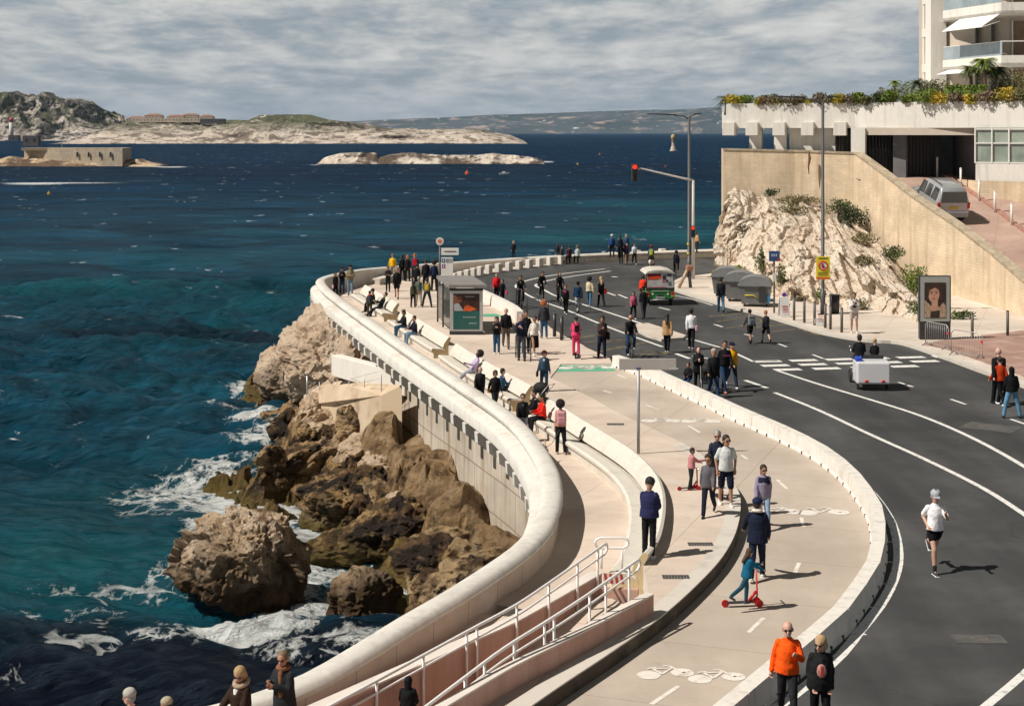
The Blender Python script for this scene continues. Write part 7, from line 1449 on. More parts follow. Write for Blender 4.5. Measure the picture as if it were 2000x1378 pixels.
# ================================================================ PEOPLE
SK = {'l': mat('skin_light', (.50, .30, .215), .5, .06, 8), 't': mat('skin_tan', (.38, .20, .13), .5, .06, 8), 'd': mat('skin_dark', (.09, .045, .03), .5, .06, 8), 'p': mat('skin_pink', (.55, .33, .26), .5, .06, 8)}
HAIR = {'black': (.012, .010, .009), 'brown': (.055, .03, .016), 'dark': (.025, .016, .011), 'blond': (.40, .27, .13), 'grey': (.28, .27, .26), 'ginger': (.36, .12, .03), 'fair': (.17, .115, .065)}
def cloth(h, key=None):
    k = key or 'cloth_'+(h[1:] if isinstance(h, str) else '_'.join('%02d' % int(c*99) for c in h))
    return mat(k, h, .85, .16, 5, bump=.5, bscale=9, spec=.2)
POSES = {
 'stand': dict(L=(3, 3, 3), R=(-4, 4, 3), A=((-4, 9, 12, 0), (6, 9, 14, 0))),
 'walk': dict(L=(24, 6, 0), R=(-20, 22, 0), A=((-24, 7, 14, 0), (24, 7, 22, 0))),
 'walk2': dict(L=(-20, 22, 0), R=(24, 6, 0), A=((24, 7, 22, 0), (-24, 7, 14, 0))),
 'phone': dict(L=(3, 3, 3), R=(-4, 4, 3), A=((22, 8, 100, 35), (20, 8, 105, 35))),
 'phonewalk': dict(L=(20, 6, 0), R=(-16, 20, 0), A=((22, 8, 100, 35), (-18, 8, 18, 0))),
 'pocket': dict(L=(12, 5, 2), R=(-10, 10, 2), A=((-16, 14, 38, 12), (-16, 14, 38, 12))),
 'cross': dict(L=(4, 3, 3), R=(-3, 3, 3), A=((20, 10, 85, 70), (16, 10, 90, 70))),
 'wide': dict(L=(2, 2, 15), R=(-2, 2, 15), A=((4, 10, 30, 10), (4, 10, 30, 10))),
 'run': dict(L=(-28, 62, 0), R=(26, 22, 0), A=((38, 12, 92, 22), (-34, 14, 88, 12))),
 'run2': dict(L=(26, 22, 0), R=(-28, 72, 0), A=((-34, 14, 88, 12), (38, 12, 92, 22))),
 'sit': dict(L=(86, 78, 4), R=(84, 84, 4), A=((24, 8, 62, 22), (22, 8, 66, 22)), hip=.50),
 'recline': dict(L=(74, 28, 3), R=(66, 40, 6), A=((30, 8, 50, 20), (10, 12, 70, 20)), hip=.52, lean=-24),
 'bike': dict(L=(74, 92, 3), R=(28, 34, 3), A=((52, 6, 22, 2), (52, 6, 22, 2)), hip=1.0, lean=14),
 'bike2': dict(L=(26, 30, 3), R=(78, 96, 3), A=((58, 6, 18, 2), (58, 6, 18, 2)), hip=1.0, lean=32),
 'moped': dict(L=(76, 80, 8), R=(76, 80, 8), A=((50, 6, 26, 2), (50, 6, 26, 2)), hip=.92, lean=4),
 'scoot': dict(L=(8, 12, 0), R=(-34, 24, 0), A=((56, 4, 24, 6), (56, 4, 24, 6)), lean=8),
 'scoot2': dict(L=(4, 4, 2), R=(-6, 8, 2), A=((48, 5, 38, 4), (48, 5, 38, 4)), lean=3),
 'push': dict(L=(22, 6, 0), R=(-18, 20, 0), A=((38, 5, 40, 4), (38, 5, 40, 4)), lean=4),
 'reach': dict(L=(18, 5, 0), R=(-14, 16, 0), A=((26, 10, 10, 0), (34, 16, 12, 0))),
 'gesture': dict(L=(18, 5, 0), R=(-16, 20, 0), A=((24, 10, 108, 30), (-12, 16, 14, 0))),
}
NPERS = [0]
def person(px, yh, yf, z, face, pose, label, top='#202020', bot='#1b2230', hair='dark', hs='short', skin='l', shoes='#222222', sleeve=1.0, leg=1.0, hem=0.0, fem=0, bulk=0.0, hat=None, hood=0, glasses=0, skirt=0, group=None, h=None, Y=None, lean=None, socks=None, coat=None, scarf=None, flip=0, head_yaw=0, head_dn=0, inner=None, parent=None, loc=None, stripe=None, fur=None):
    NPERS[0] += 1
    if loc is None:
        if z == 'P': p = PXY(px, yf, .1); zz = pz(p.x, p.y)
        elif z == 'L': 
            zz = 0
            for _ in range(5): p = PXY(px, yf, zz); zz = lowdeck(p.x, p.y)
        else: zz = z
        p = PXY(px, yf, zz) if Y is None else Vector(((px-1000)*Y/F, Y, zz))
        p.z = zz; k = p.y/F; hh = h if h else (yf-yh)*k
    else: p = Vector(loc); k = p.y/F; hh = h
    s = hh/1.75; pxh = hh/k if k else 100
    P = POSES[pose]; rj = random.Random(NPERS[0]*7+1); jt = lambda g, a: tuple(q+rj.uniform(-a, a) for q in g); A = (jt(P['A'][0], 6), jt(P['A'][1], 6)); Lg, Rg = (jt(P['L'], 2.5), jt(P['R'], 2.5)) if pose in ('stand', 'cross', 'phone', 'pocket') else (P['L'], P['R'])
    if pose in ('walk', 'walk2'): f_ = rj.uniform(.75, 1.35); Lg = (Lg[0]*f_, Lg[1]*f_, 0); Rg = (Rg[0]*f_, Rg[1]*f_, 0)
    face = face+rj.uniform(-9, 9); head_yaw = head_yaw+rj.uniform(-22, 22); head_dn = head_dn+rj.uniform(0, 10)
    if flip: A = (A[1], A[0]); Lg, Rg = Rg, Lg
    lean = P.get('lean', 2) if lean is None else lean
    near = pxh > 128; vb = .0085 if near else (.016 if pxh > 80 else .022); vc = .014 if near else (.02 if pxh > 80 else .026)
    t = thing('person', p, R(face), label, 'person', group)
    rs = random.Random(NPERS[0]); sh = .158*(.90 if fem else 1.0); rl = Matrix.Rotation(R(lean), 3, 'Y')
    hip = Vector((0, 0, .93)); 
    def V(*a): return Vector(a)
    def T(v): return hip+rl @ (v-hip)                       # torso space -> leaned
    def legp(sgn, g):
        a, kn, sp = R(g[0]), R(g[1]), R(g[2]); hj = hip+V(0, sgn*.085, 0); d1 = V(math.sin(a)*math.cos(sp), sgn*math.sin(sp), -math.cos(a)*math.cos(sp)); kj = hj+d1*.43
        d2 = V(math.sin(a-kn)*math.cos(sp), sgn*math.sin(sp)*.6, -math.cos(a-kn)*math.cos(sp)); aj = kj+d2*.42
        fp = R(max(-12, min(60, -(g[0]-g[1])*.55))) if a-kn < 0 else 0; 
        if pose in ('sit', 'moped'): fp = 0
        if pose == 'recline': fp = -.9
        fd = V(math.cos(fp), 0, -math.sin(fp)); return hj, kj, aj, fd
    legs = [legp(1, Lg), legp(-1, Rg)]
    low = min(min(aj.z-.085, (aj+fd*.17).z-.045) for _, _, aj, fd in legs)
    dz = -low if 'hip' not in P else (P['hip']/s-.93)
    def armp(sgn, g):
        u, o, e, i = (R(q) for q in g); sj = T(V(0, sgn*(sh-.006), 1.392)); d1 = rl @ V(math.sin(u)*math.cos(o), sgn*math.sin(o), -math.cos(u)*math.cos(o)); ej = sj+d1*.285
        d2 = V(math.sin(u+e)*math.cos(i), sgn*(math.sin(o)*.5)-sgn*math.sin(i), -math.cos(u+e)*math.cos(i)); d2.normalize(); d2 = rl @ d2; wj = ej+d2*.255; return sj, ej, wj, d2
    arms = [armp(1, A[0]), armp(-1, A[1])]
    off = V(0, 0, dz)
    def Q(v): return (v+off)*s
    skm = SK[skin]
    hc = T(V(.02, 0, 1.612)); HS = 1.13; hm = rl @ Matrix.Rotation(R(head_yaw), 3, 'Z') @ Matrix.Rotation(R(head_dn), 3, 'Y')
    if lean > 15: hm = Matrix.Rotation(R(lean*.3), 3, 'Y')
    def Hd(x, y, z_): return hc+hm @ (V(x, y, z_)*HS)
    # ---- body: one continuous skin surface
    mb = MB(); SC_ = s
    def ell(c, r): mb.ell(Q(c), tuple(q*s*HS for q in r), 14, 10, M=hm)
    ell(Hd(0, 0, .018), (.094, .076, .098)); ell(Hd(.018, 0, -.045), (.072, .058, .072)); mb.cap(Q(Hd(.085, 0, .0)), Q(Hd(.106, 0, -.025)), .012*s, .016*s, 8)
    for y in (-.078, .078): ell(Hd(-.005, y, -.01), (.02, .012, .03))
    mb.cap(Q(T(V(-.005, 0, 1.42))), Q(Hd(-.01, 0, -.06)), .056*s, .052*s, 12)
    mb.rings([(Q(T(V(0, 0, z_))), a*s, b*s, rl) for z_, a, b in ((.86, .08, .12), (.97, .095, .145), (1.1, .085, .125), (1.28, .10, .135), (1.38, .08, .125), (1.44, .05, .065))], 14)
    for sj, ej, wj, d2 in arms:
        mb.cap(Q(sj), Q(ej), .046*s, .038*s, 10); mb.cap(Q(ej), Q(wj), .038*s, .026*s, 10)
        hd = wj+d2*.045; mb.cap(Q(wj), Q(wj+d2*.07), .026*s, .034*s, 10)
        if near:
            sd = d2.cross(V(1, .2, .1)).normalized() if abs(d2.x) < .9 else d2.cross(V(0, 0, 1)).normalized(); nr = d2.cross(sd).normalized()
            sgn = 1 if sj.y > 0 else -1; cu = -nr if nr.x < 0 else nr; cu = (cu+V(0, -sgn*.6, 0)).normalized()
            for fi, (o_, L_) in enumerate(((-.030, .058), (-.010, .070), (.011, .066), (.031, .052))):
                b0_ = wj+d2*.085+sd*o_; b1_ = b0_+d2*L_*.45+cu*.006; b2_ = b1_+(d2*.7+cu*.7).normalized()*L_*.35; b3_ = b2_+(d2*.3+cu*.9).normalized()*L_*.28
                mb.tube([Q(b0_-d2*.02), Q(b1_), Q(b2_), Q(b3_)], [.0105*s, .010*s, .009*s, .007*s], 7)
            th0 = wj+d2*.03+sd*(-.028); mb.tube([Q(th0), Q(th0+d2*.03+cu*.022-sd*.012), Q(th0+d2*.06+cu*.03-sd*.006)], [.014*s, .012*s, .009*s], 7)
        else: mb.ell(Q(wj+d2*.10), (.03*s, .03*s, .04*s), 10, 6)
    for hj, kj, aj, fd in legs:
        mb.cap(Q(hj), Q(kj), .078*s, .052*s, 12); mb.cap(Q(kj), Q(kj.lerp(aj, .35)+V(-.012, 0, 0)), .052*s, .054*s, 12); mb.cap(Q(kj.lerp(aj, .35)+V(-.012, 0, 0)), Q(aj), .052*s, .034*s, 12); mb.cap(Q(aj+V(0, 0, -.03)), Q(aj+fd*.10+V(0, 0, -.045)), .03*s, .026*s, 8)
    o = mb.build('body', skm, t); rm = o.modifiers.new('r', 'REMESH'); rm.mode = 'VOXEL'; rm.voxel_size = vb; rm.use_smooth_shade = True
    def soften(o, v, it=2):
        rm = o.modifiers.new('r', 'REMESH'); rm.mode = 'VOXEL'; rm.voxel_size = v; rm.use_smooth_shade = True
        sm = o.modifiers.new('s', 'SMOOTH'); sm.factor = .5; sm.iterations = it
        if near:
            tx = bpy.data.textures.get('folds') or bpy.data.textures.new('folds', 'CLOUDS'); tx.noise_scale = .10; tx.noise_depth = 2
            d = o.modifiers.new('d', 'DISPLACE'); d.texture = tx; d.strength = .022; d.texture_coords = 'LOCAL'; d.mid_level = .5
    # ---- upper garment
    b = .018+bulk; mb = MB(); hz_ = .93-hem-(.02 if not coat else 0)
    rr = [(hz_, .115+b*.9+hem*.08, .165+b+hem*.10), (.97, .118+b, .160+b*.9), (1.08, .110+b, .142+b*.9-(.014 if fem else 0)), (1.27, .118+b*.9, .152*(.93 if fem else 1)+b*.7), (1.365, .098+b*.7, sh-.014+b*.4), (1.425, .072+b*.4, .100+b*.3), (1.470, .056+b*.4, .060+b*.4)]
    mb.rings([(Q(T(V(.012*math.sin((z_-.9)*5), 0, z_))), a*s, w_*s, rl) for z_, a, w_ in rr], 18)
    for sj, ej, wj, d2 in arms:
        if sleeve <= 0: continue
        if sleeve < 1: e2 = sj.lerp(ej, sleeve*1.6); mb.cap(Q(sj+V(0, 0, -.012)), Q(e2), (.054+b*.3)*s, (.055+b*.3)*s, 12)
        else: mb.cap(Q(sj+V(0, 0, -.012)), Q(ej), (.048+b*.38)*s, (.044+b*.45)*s, 12); mb.cap(Q(ej), Q(wj+d2*.0), (.043+b*.45)*s, (.033+b*.45)*s, 12)
    if hood == 1: mb.ell(Q(T(V(-.085, 0, 1.47))), (.07*s, .10*s, .06*s), 12, 8)
    if hood == 2: mb.ell(Q(Hd(-.022, 0, .012)), (.112*s, .10*s, .128*s), 14, 10); mb.cap(Q(T(V(-.02, 0, 1.44))), Q(Hd(-.03, 0, -.05)), .09*s, .095*s, 12)
    nm = 'coat' if hem > .12 or coat else ('jacket' if sleeve >= 1 else 'shirt'); o = mb.build(nm, cloth(top), t); soften(o, vc)
    if hood == 2:  # face opening
        mb = MB(); mb.ell(Q(Hd(.052, 0, -.012)), (.062*s, .062*s, .085*s), 12, 8, M=hm); mb.build('face', skm, o)
    if inner:
        mb = MB(); mb.rings([(Q(T(V(.075+b*.7, 0, z_))), .048*s, w_*s, rl) for z_, w_ in ((1.0, .055), (1.12, .05), (1.28, .055), (1.40, .045))], 10); mb.build('inner_shirt', cloth(inner), t)
    if stripe:
        mb = MB(); mb.rings([(Q(T(V(0, 0, z_))), (a_+b*.8)*s, (w_+b*.6)*s, rl) for z_, a_, w_ in ((1.25, .126, .156), (1.30, .124, .156), (1.37, .106, sh-.004), (1.43, .080, .105))], 18, cap=False); mb.build('shoulder_panel', cloth(stripe), t)
    if scarf:
        mb = MB(); mb.ring(Q(T(V(.01, 0, 1.475))), .085*s, rl @ V(0, 0, 1), .042*s, 18, 8); mb.cap(Q(T(V(.115, .04, 1.42))), Q(T(V(.14, .05, 1.05))), .045*s, .05*s, 8); mb.build('scarf', mat('scarf_'+scarf[1:], scarf, .9, .5, 22), t)
    if fur: mb = MB(); mb.ring(Q(T(V(-.01, 0, 1.48))), .115*s, rl @ V(.35, 0, 1), .042*s, 20, 8); mb.build('fur_collar', mat('fur_trim', (.42, .33, .24), .95, .35, 30, bump=1), t)
    # ---- legs
    if skirt:
        zk = .93-skirt; mb = MB(); mb.rings([(Q(V(0, 0, z_)), a*s, w_*s, None) for z_, a, w_ in ((1.02, .12, .155), (.92, .135, .18), (.7, .15, .19), (zk, .165, .20))], 18); o = mb.build('skirt', cloth(bot), t); soften(o, vc)
    else:
        mb = MB(); mb.rings([(Q(T(V(-.005, 0, z_)) if z_ > .93 else V(-.005, 0, z_)), a*s, w_*s, rl if z_ > .93 else None) for z_, a, w_ in ((1.02, .108, .15), (.94, .120, .168), (.86, .108, .158))], 16)
        for hj, kj, aj, fd in legs:
            if leg >= 1: mb.cap(Q(hj), Q(kj), .098*s, .074*s, 12); mb.cap(Q(kj), Q(aj+V(0, 0, .005)), .073*s, .060*s, 12)
            else: mb.cap(Q(hj), Q(hj.lerp(kj, leg*1.6)), .097*s, .085*s, 12)
        o = mb.build('trousers' if leg >= 1 else 'shorts', cloth(bot), t); soften(o, vc, 1)
    for hj, kj, aj, fd in legs:
        mb = MB(); a0 = aj+V(0, 0, -.052); mb.cap(Q(a0-fd*.045), Q(a0+fd*.14), .040*s, .036*s, 10); mb.cap(Q(aj+V(0, 0, .0)), Q(a0), .043*s, .04*s, 10); sh_ = mb.build('shoe', cloth(shoes), t)
        if near: mb = MB(); c_ = a0+fd*.05; mb.box(Q(c_+V(0, 0, -.03)), (.26*s, .085*s, .022*s), rot=Matrix.Rotation(math.atan2(-fd.z, fd.x), 3, 'Y'), bev=.006); mb.build('sole', m_wp, sh_)
        if socks: mb = MB(); mb.cap(Q(aj+V(0, 0, .09)), Q(aj), .045*s, .04*s, 10); mb.build('sock', cloth(socks), t)
    # ---- hair, hat, glasses, face
    hmx = mat('hair_'+hair, HAIR[hair], .6, .3, 14, bump=.6)
    def hel(mbx, c, r): mbx.ell(Q(c), tuple(q*s*HS for q in r), 14, 10, M=hm)
    if hs != 'bald' and hood != 2:
        mb = MB()
        if hs == 'short': hel(mb, Hd(-.016, 0, .042), (.094, .084, .092)); hel(mb, Hd(-.04, 0, -.005), (.066, .078, .075))
        elif hs == 'long': hel(mb, Hd(-.016, 0, .040), (.100, .090, .096)); hel(mb, Hd(-.055, 0, -.04), (.062, .092, .12)); mb.cap(Q(Hd(-.075, 0, -.08)), Q(T(V(-.135-b, 0, 1.33))), .080*s, .055*s, 12)
        elif hs == 'bob': hel(mb, Hd(-.016, 0, .040), (.102, .094, .098)); hel(mb, Hd(-.04, 0, -.03), (.075, .10, .10))
        elif hs == 'bun': hel(mb, Hd(-.016, 0, .040), (.097, .086, .094)); hel(mb, Hd(-.11, 0, .06), (.045, .045, .045))
        elif hs == 'tail': hel(mb, Hd(-.016, 0, .040), (.097, .086, .094)); mb.cap(Q(Hd(-.105, 0, .03)), Q(Hd(-.15, 0, -.16)), .036*s, .022*s, 10)
        elif hs == 'afro': 
            hel(mb, Hd(-.045, 0, .045), (.112, .12, .12))
            for i in range(60):
                zf_ = 1-2*(i+.5)/60; a = i*2.4; rr_ = math.sqrt(1-zf_*zf_); px_ = -.035+.112*rr_*math.cos(a)
                if px_ < .045 or zf_ > .45: hel(mb, Hd(px_, .112*rr_*math.sin(a), .045+.112*zf_), (.032, .032, .032))
        elif hs == 'curly':
            hel(mb, Hd(-.028, 0, .045), (.088, .084, .088))
            for i in range(60):
                zf_ = 1-2*(i+.5)/60; a = i*2.4; rr_ = math.sqrt(1-zf_*zf_); px_ = -.022+.088*rr_*math.cos(a)
                if (px_ < .02 and zf_ > -.75) or zf_ > .45: hel(mb, Hd(px_, .082*rr_*math.sin(a), .045+.085*zf_), (.024, .024, .024))
        o = mb.build('hair', hmx, t)
        if near: rm = o.modifiers.new('r', 'REMESH'); rm.mode = 'VOXEL'; rm.voxel_size = .012; rm.use_smooth_shade = True
    if hat:
        kind, colh = hat; mb = MB()
        if kind == 'cap': hel(mb, Hd(-.012, 0, .052), (.108, .096, .080)); mb.box(Q(Hd(.115, 0, .045)), (.11*s, .13*s, .014*s), bev=.005, rot=hm)
        elif kind == 'beanie': hel(mb, Hd(-.016, 0, .066), (.106, .094, .085))
        elif kind == 'brim': hel(mb, Hd(-.012, 0, .060), (.105, .095, .075)); mb.rings([(Q(Hd(-.005, 0, .045)), .17*s, .16*s, hm), (Q(Hd(-.005, 0, .058)), .16*s, .15*s, hm)], 20)
        elif kind == 'helmet': hel(mb, Hd(-.012, 0, .055), (.128, .108, .090))
        mb.build('hat' if kind != 'helmet' else 'helmet', cloth(colh), t)
    if glasses:
        mb = MB(); 
        for y in (-.034, .034): mb.ell(Q(Hd(.088, y, .012)), (.012*s, .028*s, .021*s), 10, 6, M=hm)
        mb.tube([Q(Hd(.0, -.083, .02)), Q(Hd(.085, -.06, .018)), Q(Hd(.095, 0, .018)), Q(Hd(.085, .06, .018)), Q(Hd(.0, .083, .02))], .004*s, 5); mb.build('sunglasses', mat('sunglass_black', (.01, .01, .01), .15, 0), t)
    elif pxh > 95:
        for y in (-.031, .031): mb = MB(); mb.ell(Q(Hd(.087, y, .012)), (.008*s, .013*s, .008*s), 8, 6, M=hm); mb.build('eye', mat('eye_dark', (.02, .015, .012), .3, 0), t)
    if near: mb = MB(); mb.ell(Q(Hd(.084, 0, -.058)), (.009*s, .024*s, .008*s), 10, 6, M=hm); mb.build('mouth', mat('lip', (.30, .10, .085), .5, 0), t)
    t['_h'] = s; J = dict(t=t, s=s, p=p, face=face, arms=[(Q(a), Q(b_), Q(c), d) for a, b_, c, d in arms], chest=Q(T(V(.12+b, 0, 1.25))), back=Q(T(V(-.13-b, 0, 1.24))), hip=Q(V(0, .2, .95)), head=Q(hc), rl=rl)
    del t['_h']; return J
def wpos(J, v): return J['p']+Matrix.Rotation(R(J['face']), 3, 'Z') @ Vector(v)
def backpack(J, col, label, sz=1.0, front=False):
    s = J['s']; v = J['chest']+Vector((.07*s, 0, 0)) if front else J['back']+Vector((-.06*s, 0, -.02)); o = thing('backpack', wpos(J, v), R(J['face']), label, 'backpack'); m = cloth(col); d = 1 if front else -1
    mb = MB(); mb.box((0, 0, 0), (.16*s*sz, .28*s*sz, .42*s*sz), bev=.05*s*sz); mb.build('pack', m, o); mb = MB(); mb.box((d*.09*s*sz, 0, -.06*s), (.06*s*sz, .22*s*sz, .2*s*sz), bev=.025*s); mb.build('pocket', m, o)
    for y in (-.1, .1): mb = MB(); mb.tube([(-d*.05*s, y*s, .18*s), (-d*.13*s, y*1.05*s, .24*s), (-d*.25*s, y*s, .14*s), (-d*.27*s, y*s, -.05*s)], .018*s, 6, flat=.5); mb.build('strap', m, o)
def handbag(J, col, label, arm=0, strap=1, sz=1.0):
    s = J['s']; a = J['arms'][arm]; v = a[2]+Vector((0, .03 if arm == 0 else -.03, -.12*s)) if strap == 0 else J['hip']*1.0
    if strap: v = Vector((.02, (.23 if arm == 0 else -.23)*s, J['hip'].z-.02*s))
    o = thing('handbag', wpos(J, v), R(J['face']), label, 'bag'); m = cloth(col); mb = MB(); mb.box((0, 0, 0), (.28*s*sz, .10*s*sz, .22*s*sz), bev=.035*s); mb.build('bag_body', m, o)
    q = Vector(J['arms'][1-arm][0])-v if strap else None
    if strap: mb = MB(); top = Vector((0, 0, J['head'].z-.2*s))-v; mb.tube([(0, 0, .1*s), (top*.5+Vector((.13*s, 0, 0))), q+Vector((.02, 0, .06))], .012*s, 5); mb.build('strap', m, o)
    else: mb = MB(); mb.tube([(-.08*s, 0, .1*s), (-.04*s, 0, .2*s), (.04*s, 0, .2*s), (.08*s, 0, .1*s)], .01*s, 5); mb.build('handle', m, o)
FWD, BACK, RT, LF = -90, 90, 0, 180
# ---- nearest people
J = person(1538, 1207, 1408, .03, -98, 'gesture', 'bald bearded man in a bright orange jacket, one hand raised, striding towards the camera', top='#ff5a10', bot='#26262a', hs='bald', skin='p', shoes='#303030', glasses=1, bulk=.02, hem=.05, flip=0)
mb = MB(); s = J['s']; hd = Vector(J['head']); mb.ell(hd+Vector((.045*s, 0, -.085*s)), (.052*s, .05*s, .05*s), 12, 8); o = mb.build('beard', mat('hair_grey', HAIR['grey'], .6, .3, 14), J['t'])
J = person(1602, 1238, 1436, 0, -90, 'pocket', 'woman with curly blond hair in black jacket and printed top beside the man in orange', top='#17191a', bot='#0e0f12', hair='blond', hs='bob', skin='l', shoes='#1a1a1a', glasses=1, fem=1, bulk=.055, hem=.07, hood=1, inner='#16181c', head_yaw=-20)
s = J['s']; mb = MB(); mb.ell(J['chest']+Vector((-.012*s, 0, -.05*s)), (.03*s, .085*s, .12*s), 14, 10); mb.build('printed_emblem', mat('print_rose', (.42, .20, .17), .8, .5, 18), J['t']); mb = MB(); mb.box(J['chest']+Vector((.015*s, 0, -.05*s)), (.01, .03*s, .16*s)); mb.build('printed_mark', m_red, J['t'])
J = person(1826, 951, 1116, 0, -92, 'run', 'runner in a white T shirt, black shorts and pale cap on the dark road', top='#f0eef4', bot='#0c0c10', hair='dark', hs='short', skin='l', shoes='#3a3a40', sleeve=.5, leg=.30, hat=('cap', '#9aa0a4'), socks='#2a2a2e', head_dn=5)
J = person(1268, 934, 1087, 'P', 62, 'phone', 'young man with curly black hair in a baggy navy sweatshirt, standing with head bowed', top='#23264a', bot='#14151a', hair='black', hs='curly', skin='t', shoes='#c9c8c4', bulk=.05, hem=.02, head_dn=28)
J = person(1418, 848, 988, 'P', -92, 'pocket', 'man in a light grey T shirt and navy shorts leading the family', top='#c2c6c6', bot='#141a30', hair='black', hs='short', skin='t', shoes='#d8d6d2', sleeve=.5, leg=.62, glasses=1, bulk=.012, hem=.03)
J = person(1401, 837, 972, 'P', -95, 'walk', 'grey haired man in a dark jumper half hidden behind the grey T shirt', top='#1f2636', bot='#20242c', hair='grey', hs='short', glasses=1, skin='l')
J = person(1384, 882, 1006, 'P', -100, 'walk2', 'woman with curly dark hair in a grey jacket and navy trousers, walking with the family', top='#5d5a60', bot='#161a2c', hair='dark', hs='curly', skin='t', shoes='#2a2a30', glasses=1, fem=1, bulk=.03, hem=.06)
J = person(1350, 874, 957, 'P', 8, 'scoot2', 'toddler in a pink top riding a small red scooter', top='#b87a7c', bot='#22262a', hair='dark', hs='short', skin='t', shoes='#9c4a50', bulk=.02)
J = person(1491, 900, 1030, .005, -88, 'walk', 'woman in a mauve and navy fleece and pale jeans, walking alone on the cycle path', top='#857d94', bot='#8296ae', hair='dark', hs='tail', skin='t', shoes='#8a8a8c', glasses=1, fem=1, bulk=.025, hem=.03, stripe='#1a1d30')
J = person(1479, 969, 1131, .005, 82, 'reach', 'man in a navy coat with white hood lining and navy cap beside the scooter girl', top='#141b30', bot='#172036', hair='dark', hs='short', skin='l', shoes='#c8ccc0', hat=('cap', '#1a2340'), bulk=.035, hem=.10, flip=1)
mb = MB(); s = J['s']; mb.ring(J['head']+Vector((-.05*s, 0, -.13*s)), .085*s, (.2, 0, 1), .035*s, 18, 8); mb.build('hood_lining', cloth('#cfc8c0'), J['t'])
J = person(1458, 1070, 1180, .12, 20, 'scoot', 'girl with long brown hair in a teal blue coat riding the red kick scooter', top='#0f5a78', bot='#1d4658', hair='brown', hs='long', skin='l', shoes='#4a5058', bulk=.025, hem=.08, fem=1)
J = person(795, 1326, None or 1495, 0, 75, 'phone', 'child in a black hooded puffer jacket on the sunken ramp between the pink walls', top='#101014', bot='#15151a', hair='dark', hood=2, bulk=.05, Y=25.6, h=1.28, loc=None) if False else person(0, 0, 0, 0, 75, 'phone', 'child in a black hooded puffer jacket on the sunken ramp between the pink walls', top='#101014', bot='#15151a', hood=2, bulk=.045, h=1.14, loc=((797-1000)*24.7/F, 24.7, rampz(0, 24.7)))
J = person(0, 0, 0, 0, -118, 'phone', 'older man in a long dark grey coat with leopard scarf and sunglasses at the parapet', top='#24262a', bot='#1d1c1f', hair='fair', hs='short', skin='t', glasses=1, bulk=.035, hem=.36, hood=1, scarf='#7a5238', h=1.74, loc=((556-1000)*25.7/F, 25.7, -.90))
J = person(0, 0, 0, 0, -125, 'reach', 'blond woman in a dark brown parka with fur collar beside the man with the scarf', top='#2f2118', bot='#1a1a1c', hair='blond', hs='bob', skin='t', glasses=1, fem=1, bulk=.04, hem=.30, fur=1, inner='#c8c8c8', head_dn=14, h=1.70, loc=((472-1000)*25.25/F, 25.25, -.94))
J = person(0, 0, 0, 0, 170, 'stand', 'person in a white knitted hat at the bottom left corner, only the head in frame', top='#15161a', bot='#15161a', hs='short', hat=('beanie', '#a8a49c'), hair='grey', skin='p', glasses=1, h=1.62, loc=((257-1000)*24.5/F, 24.5, -1.0))
J = person(0, 0, 0, 0, 170, 'stand', 'person in a cream hat at the bottom edge, only the hat top in frame', top='#5a5248', bot='#15161a', hs='short', hat=('beanie', '#a39a84'), skin='t', h=1.44, loc=((329-1000)*24.6/F, 24.6, -1.0))
# ---- promenade walkers
J = person(938, 713, 796, 'L', -80, 'walk', 'man in a black leather jacket on the lower walk, left one of a walking pair', top='#1a1c1f', bot='#2c3038', hair='grey', hs='bald', skin='p', shoes='#d8d8d8', bulk=.02)
handbag(J, '#1a1a1a', 'black bag hanging at the side of the man in the leather jacket', 1, 0)
J = person(967, 719, 803, 'L', -85, 'walk2', 'woman in a black coat with a tan shoulder strap, right one of a walking pair', top='#141417', bot='#22252e', hair='brown', hs='bob', skin='l', shoes='#c86a5a', fem=1, glasses=1, bulk=.02, hem=.05)
handbag(J, '#5a3520', 'tan shoulder bag of the woman in the black coat', 1, 1, .8)
J = person(1021, 766, 862, 'L', -85, 'walk', 'woman in an open black leather jacket and pale grey jeans by the parapet', top='#15171a', bot='#9a9ea6', hair='brown', hs='bun', skin='l', shoes='#222222', fem=1, glasses=1, inner='#3a3a3e', bulk=.025)
handbag(J, '#3a2418', 'dark brown handbag carried by the woman in the leather jacket', 0, 0)
J = person(1095, 783, 886, 'L', 88, 'stand', 'woman in a pale pink backpack and black leggings standing with the dog', top='#b88a78', bot='#16171a', hair='black', hs='afro', skin='t', shoes='#a8988c', fem=1, sleeve=1.0)
backpack(J, '#c48e98', 'pale pink backpack worn by the woman standing with the dog', 1.05)
J = person(1063, 684, 764, 'P', -92, 'stand', 'woman in a denim jacket and jeans with dark red hat, behind the bench', top='#33495a', bot='#1d3a58', hair='brown', hs='bob', skin='l', shoes='#30343a', hat=('brim', '#4a1c22'), inner='#b8b0c0', fem=1, bulk=.02)
handbag(J, '#1c1c1c', 'black boxy bag beside the woman in the denim jacket', 1, 0)
J = person(970, 618, 691, 'P', -90, 'phone', 'woman in a black jacket and blue jeans with white trainers near the shelter', top='#16181b', bot='#2f5374', hair='brown', hs='bob', skin='l', shoes='#dedede', fem=1)
J = person(988, 598, 679, 'P', -80, 'walk', 'bald man in a black jacket and beige trousers behind the woman in jeans', top='#15171a', bot='#6b5f55', hs='bald', skin='p', shoes='#2a2522', bulk=.02)
J = person(1018, 612, 704, 'P', -90, 'phone', 'grey haired man in navy jumper and grey trousers beside the hoop barrier', top='#161d30', bot='#3f454e', hair='grey', hs='short', skin='p', shoes='#202020')
J = person(1027, 606, 690, 'P', -90, 'stand', 'person in dark clothes partly hidden behind the grey haired man in navy', top='#101218', bot='#1a1c22', hair='dark', hs='short', skin='t')
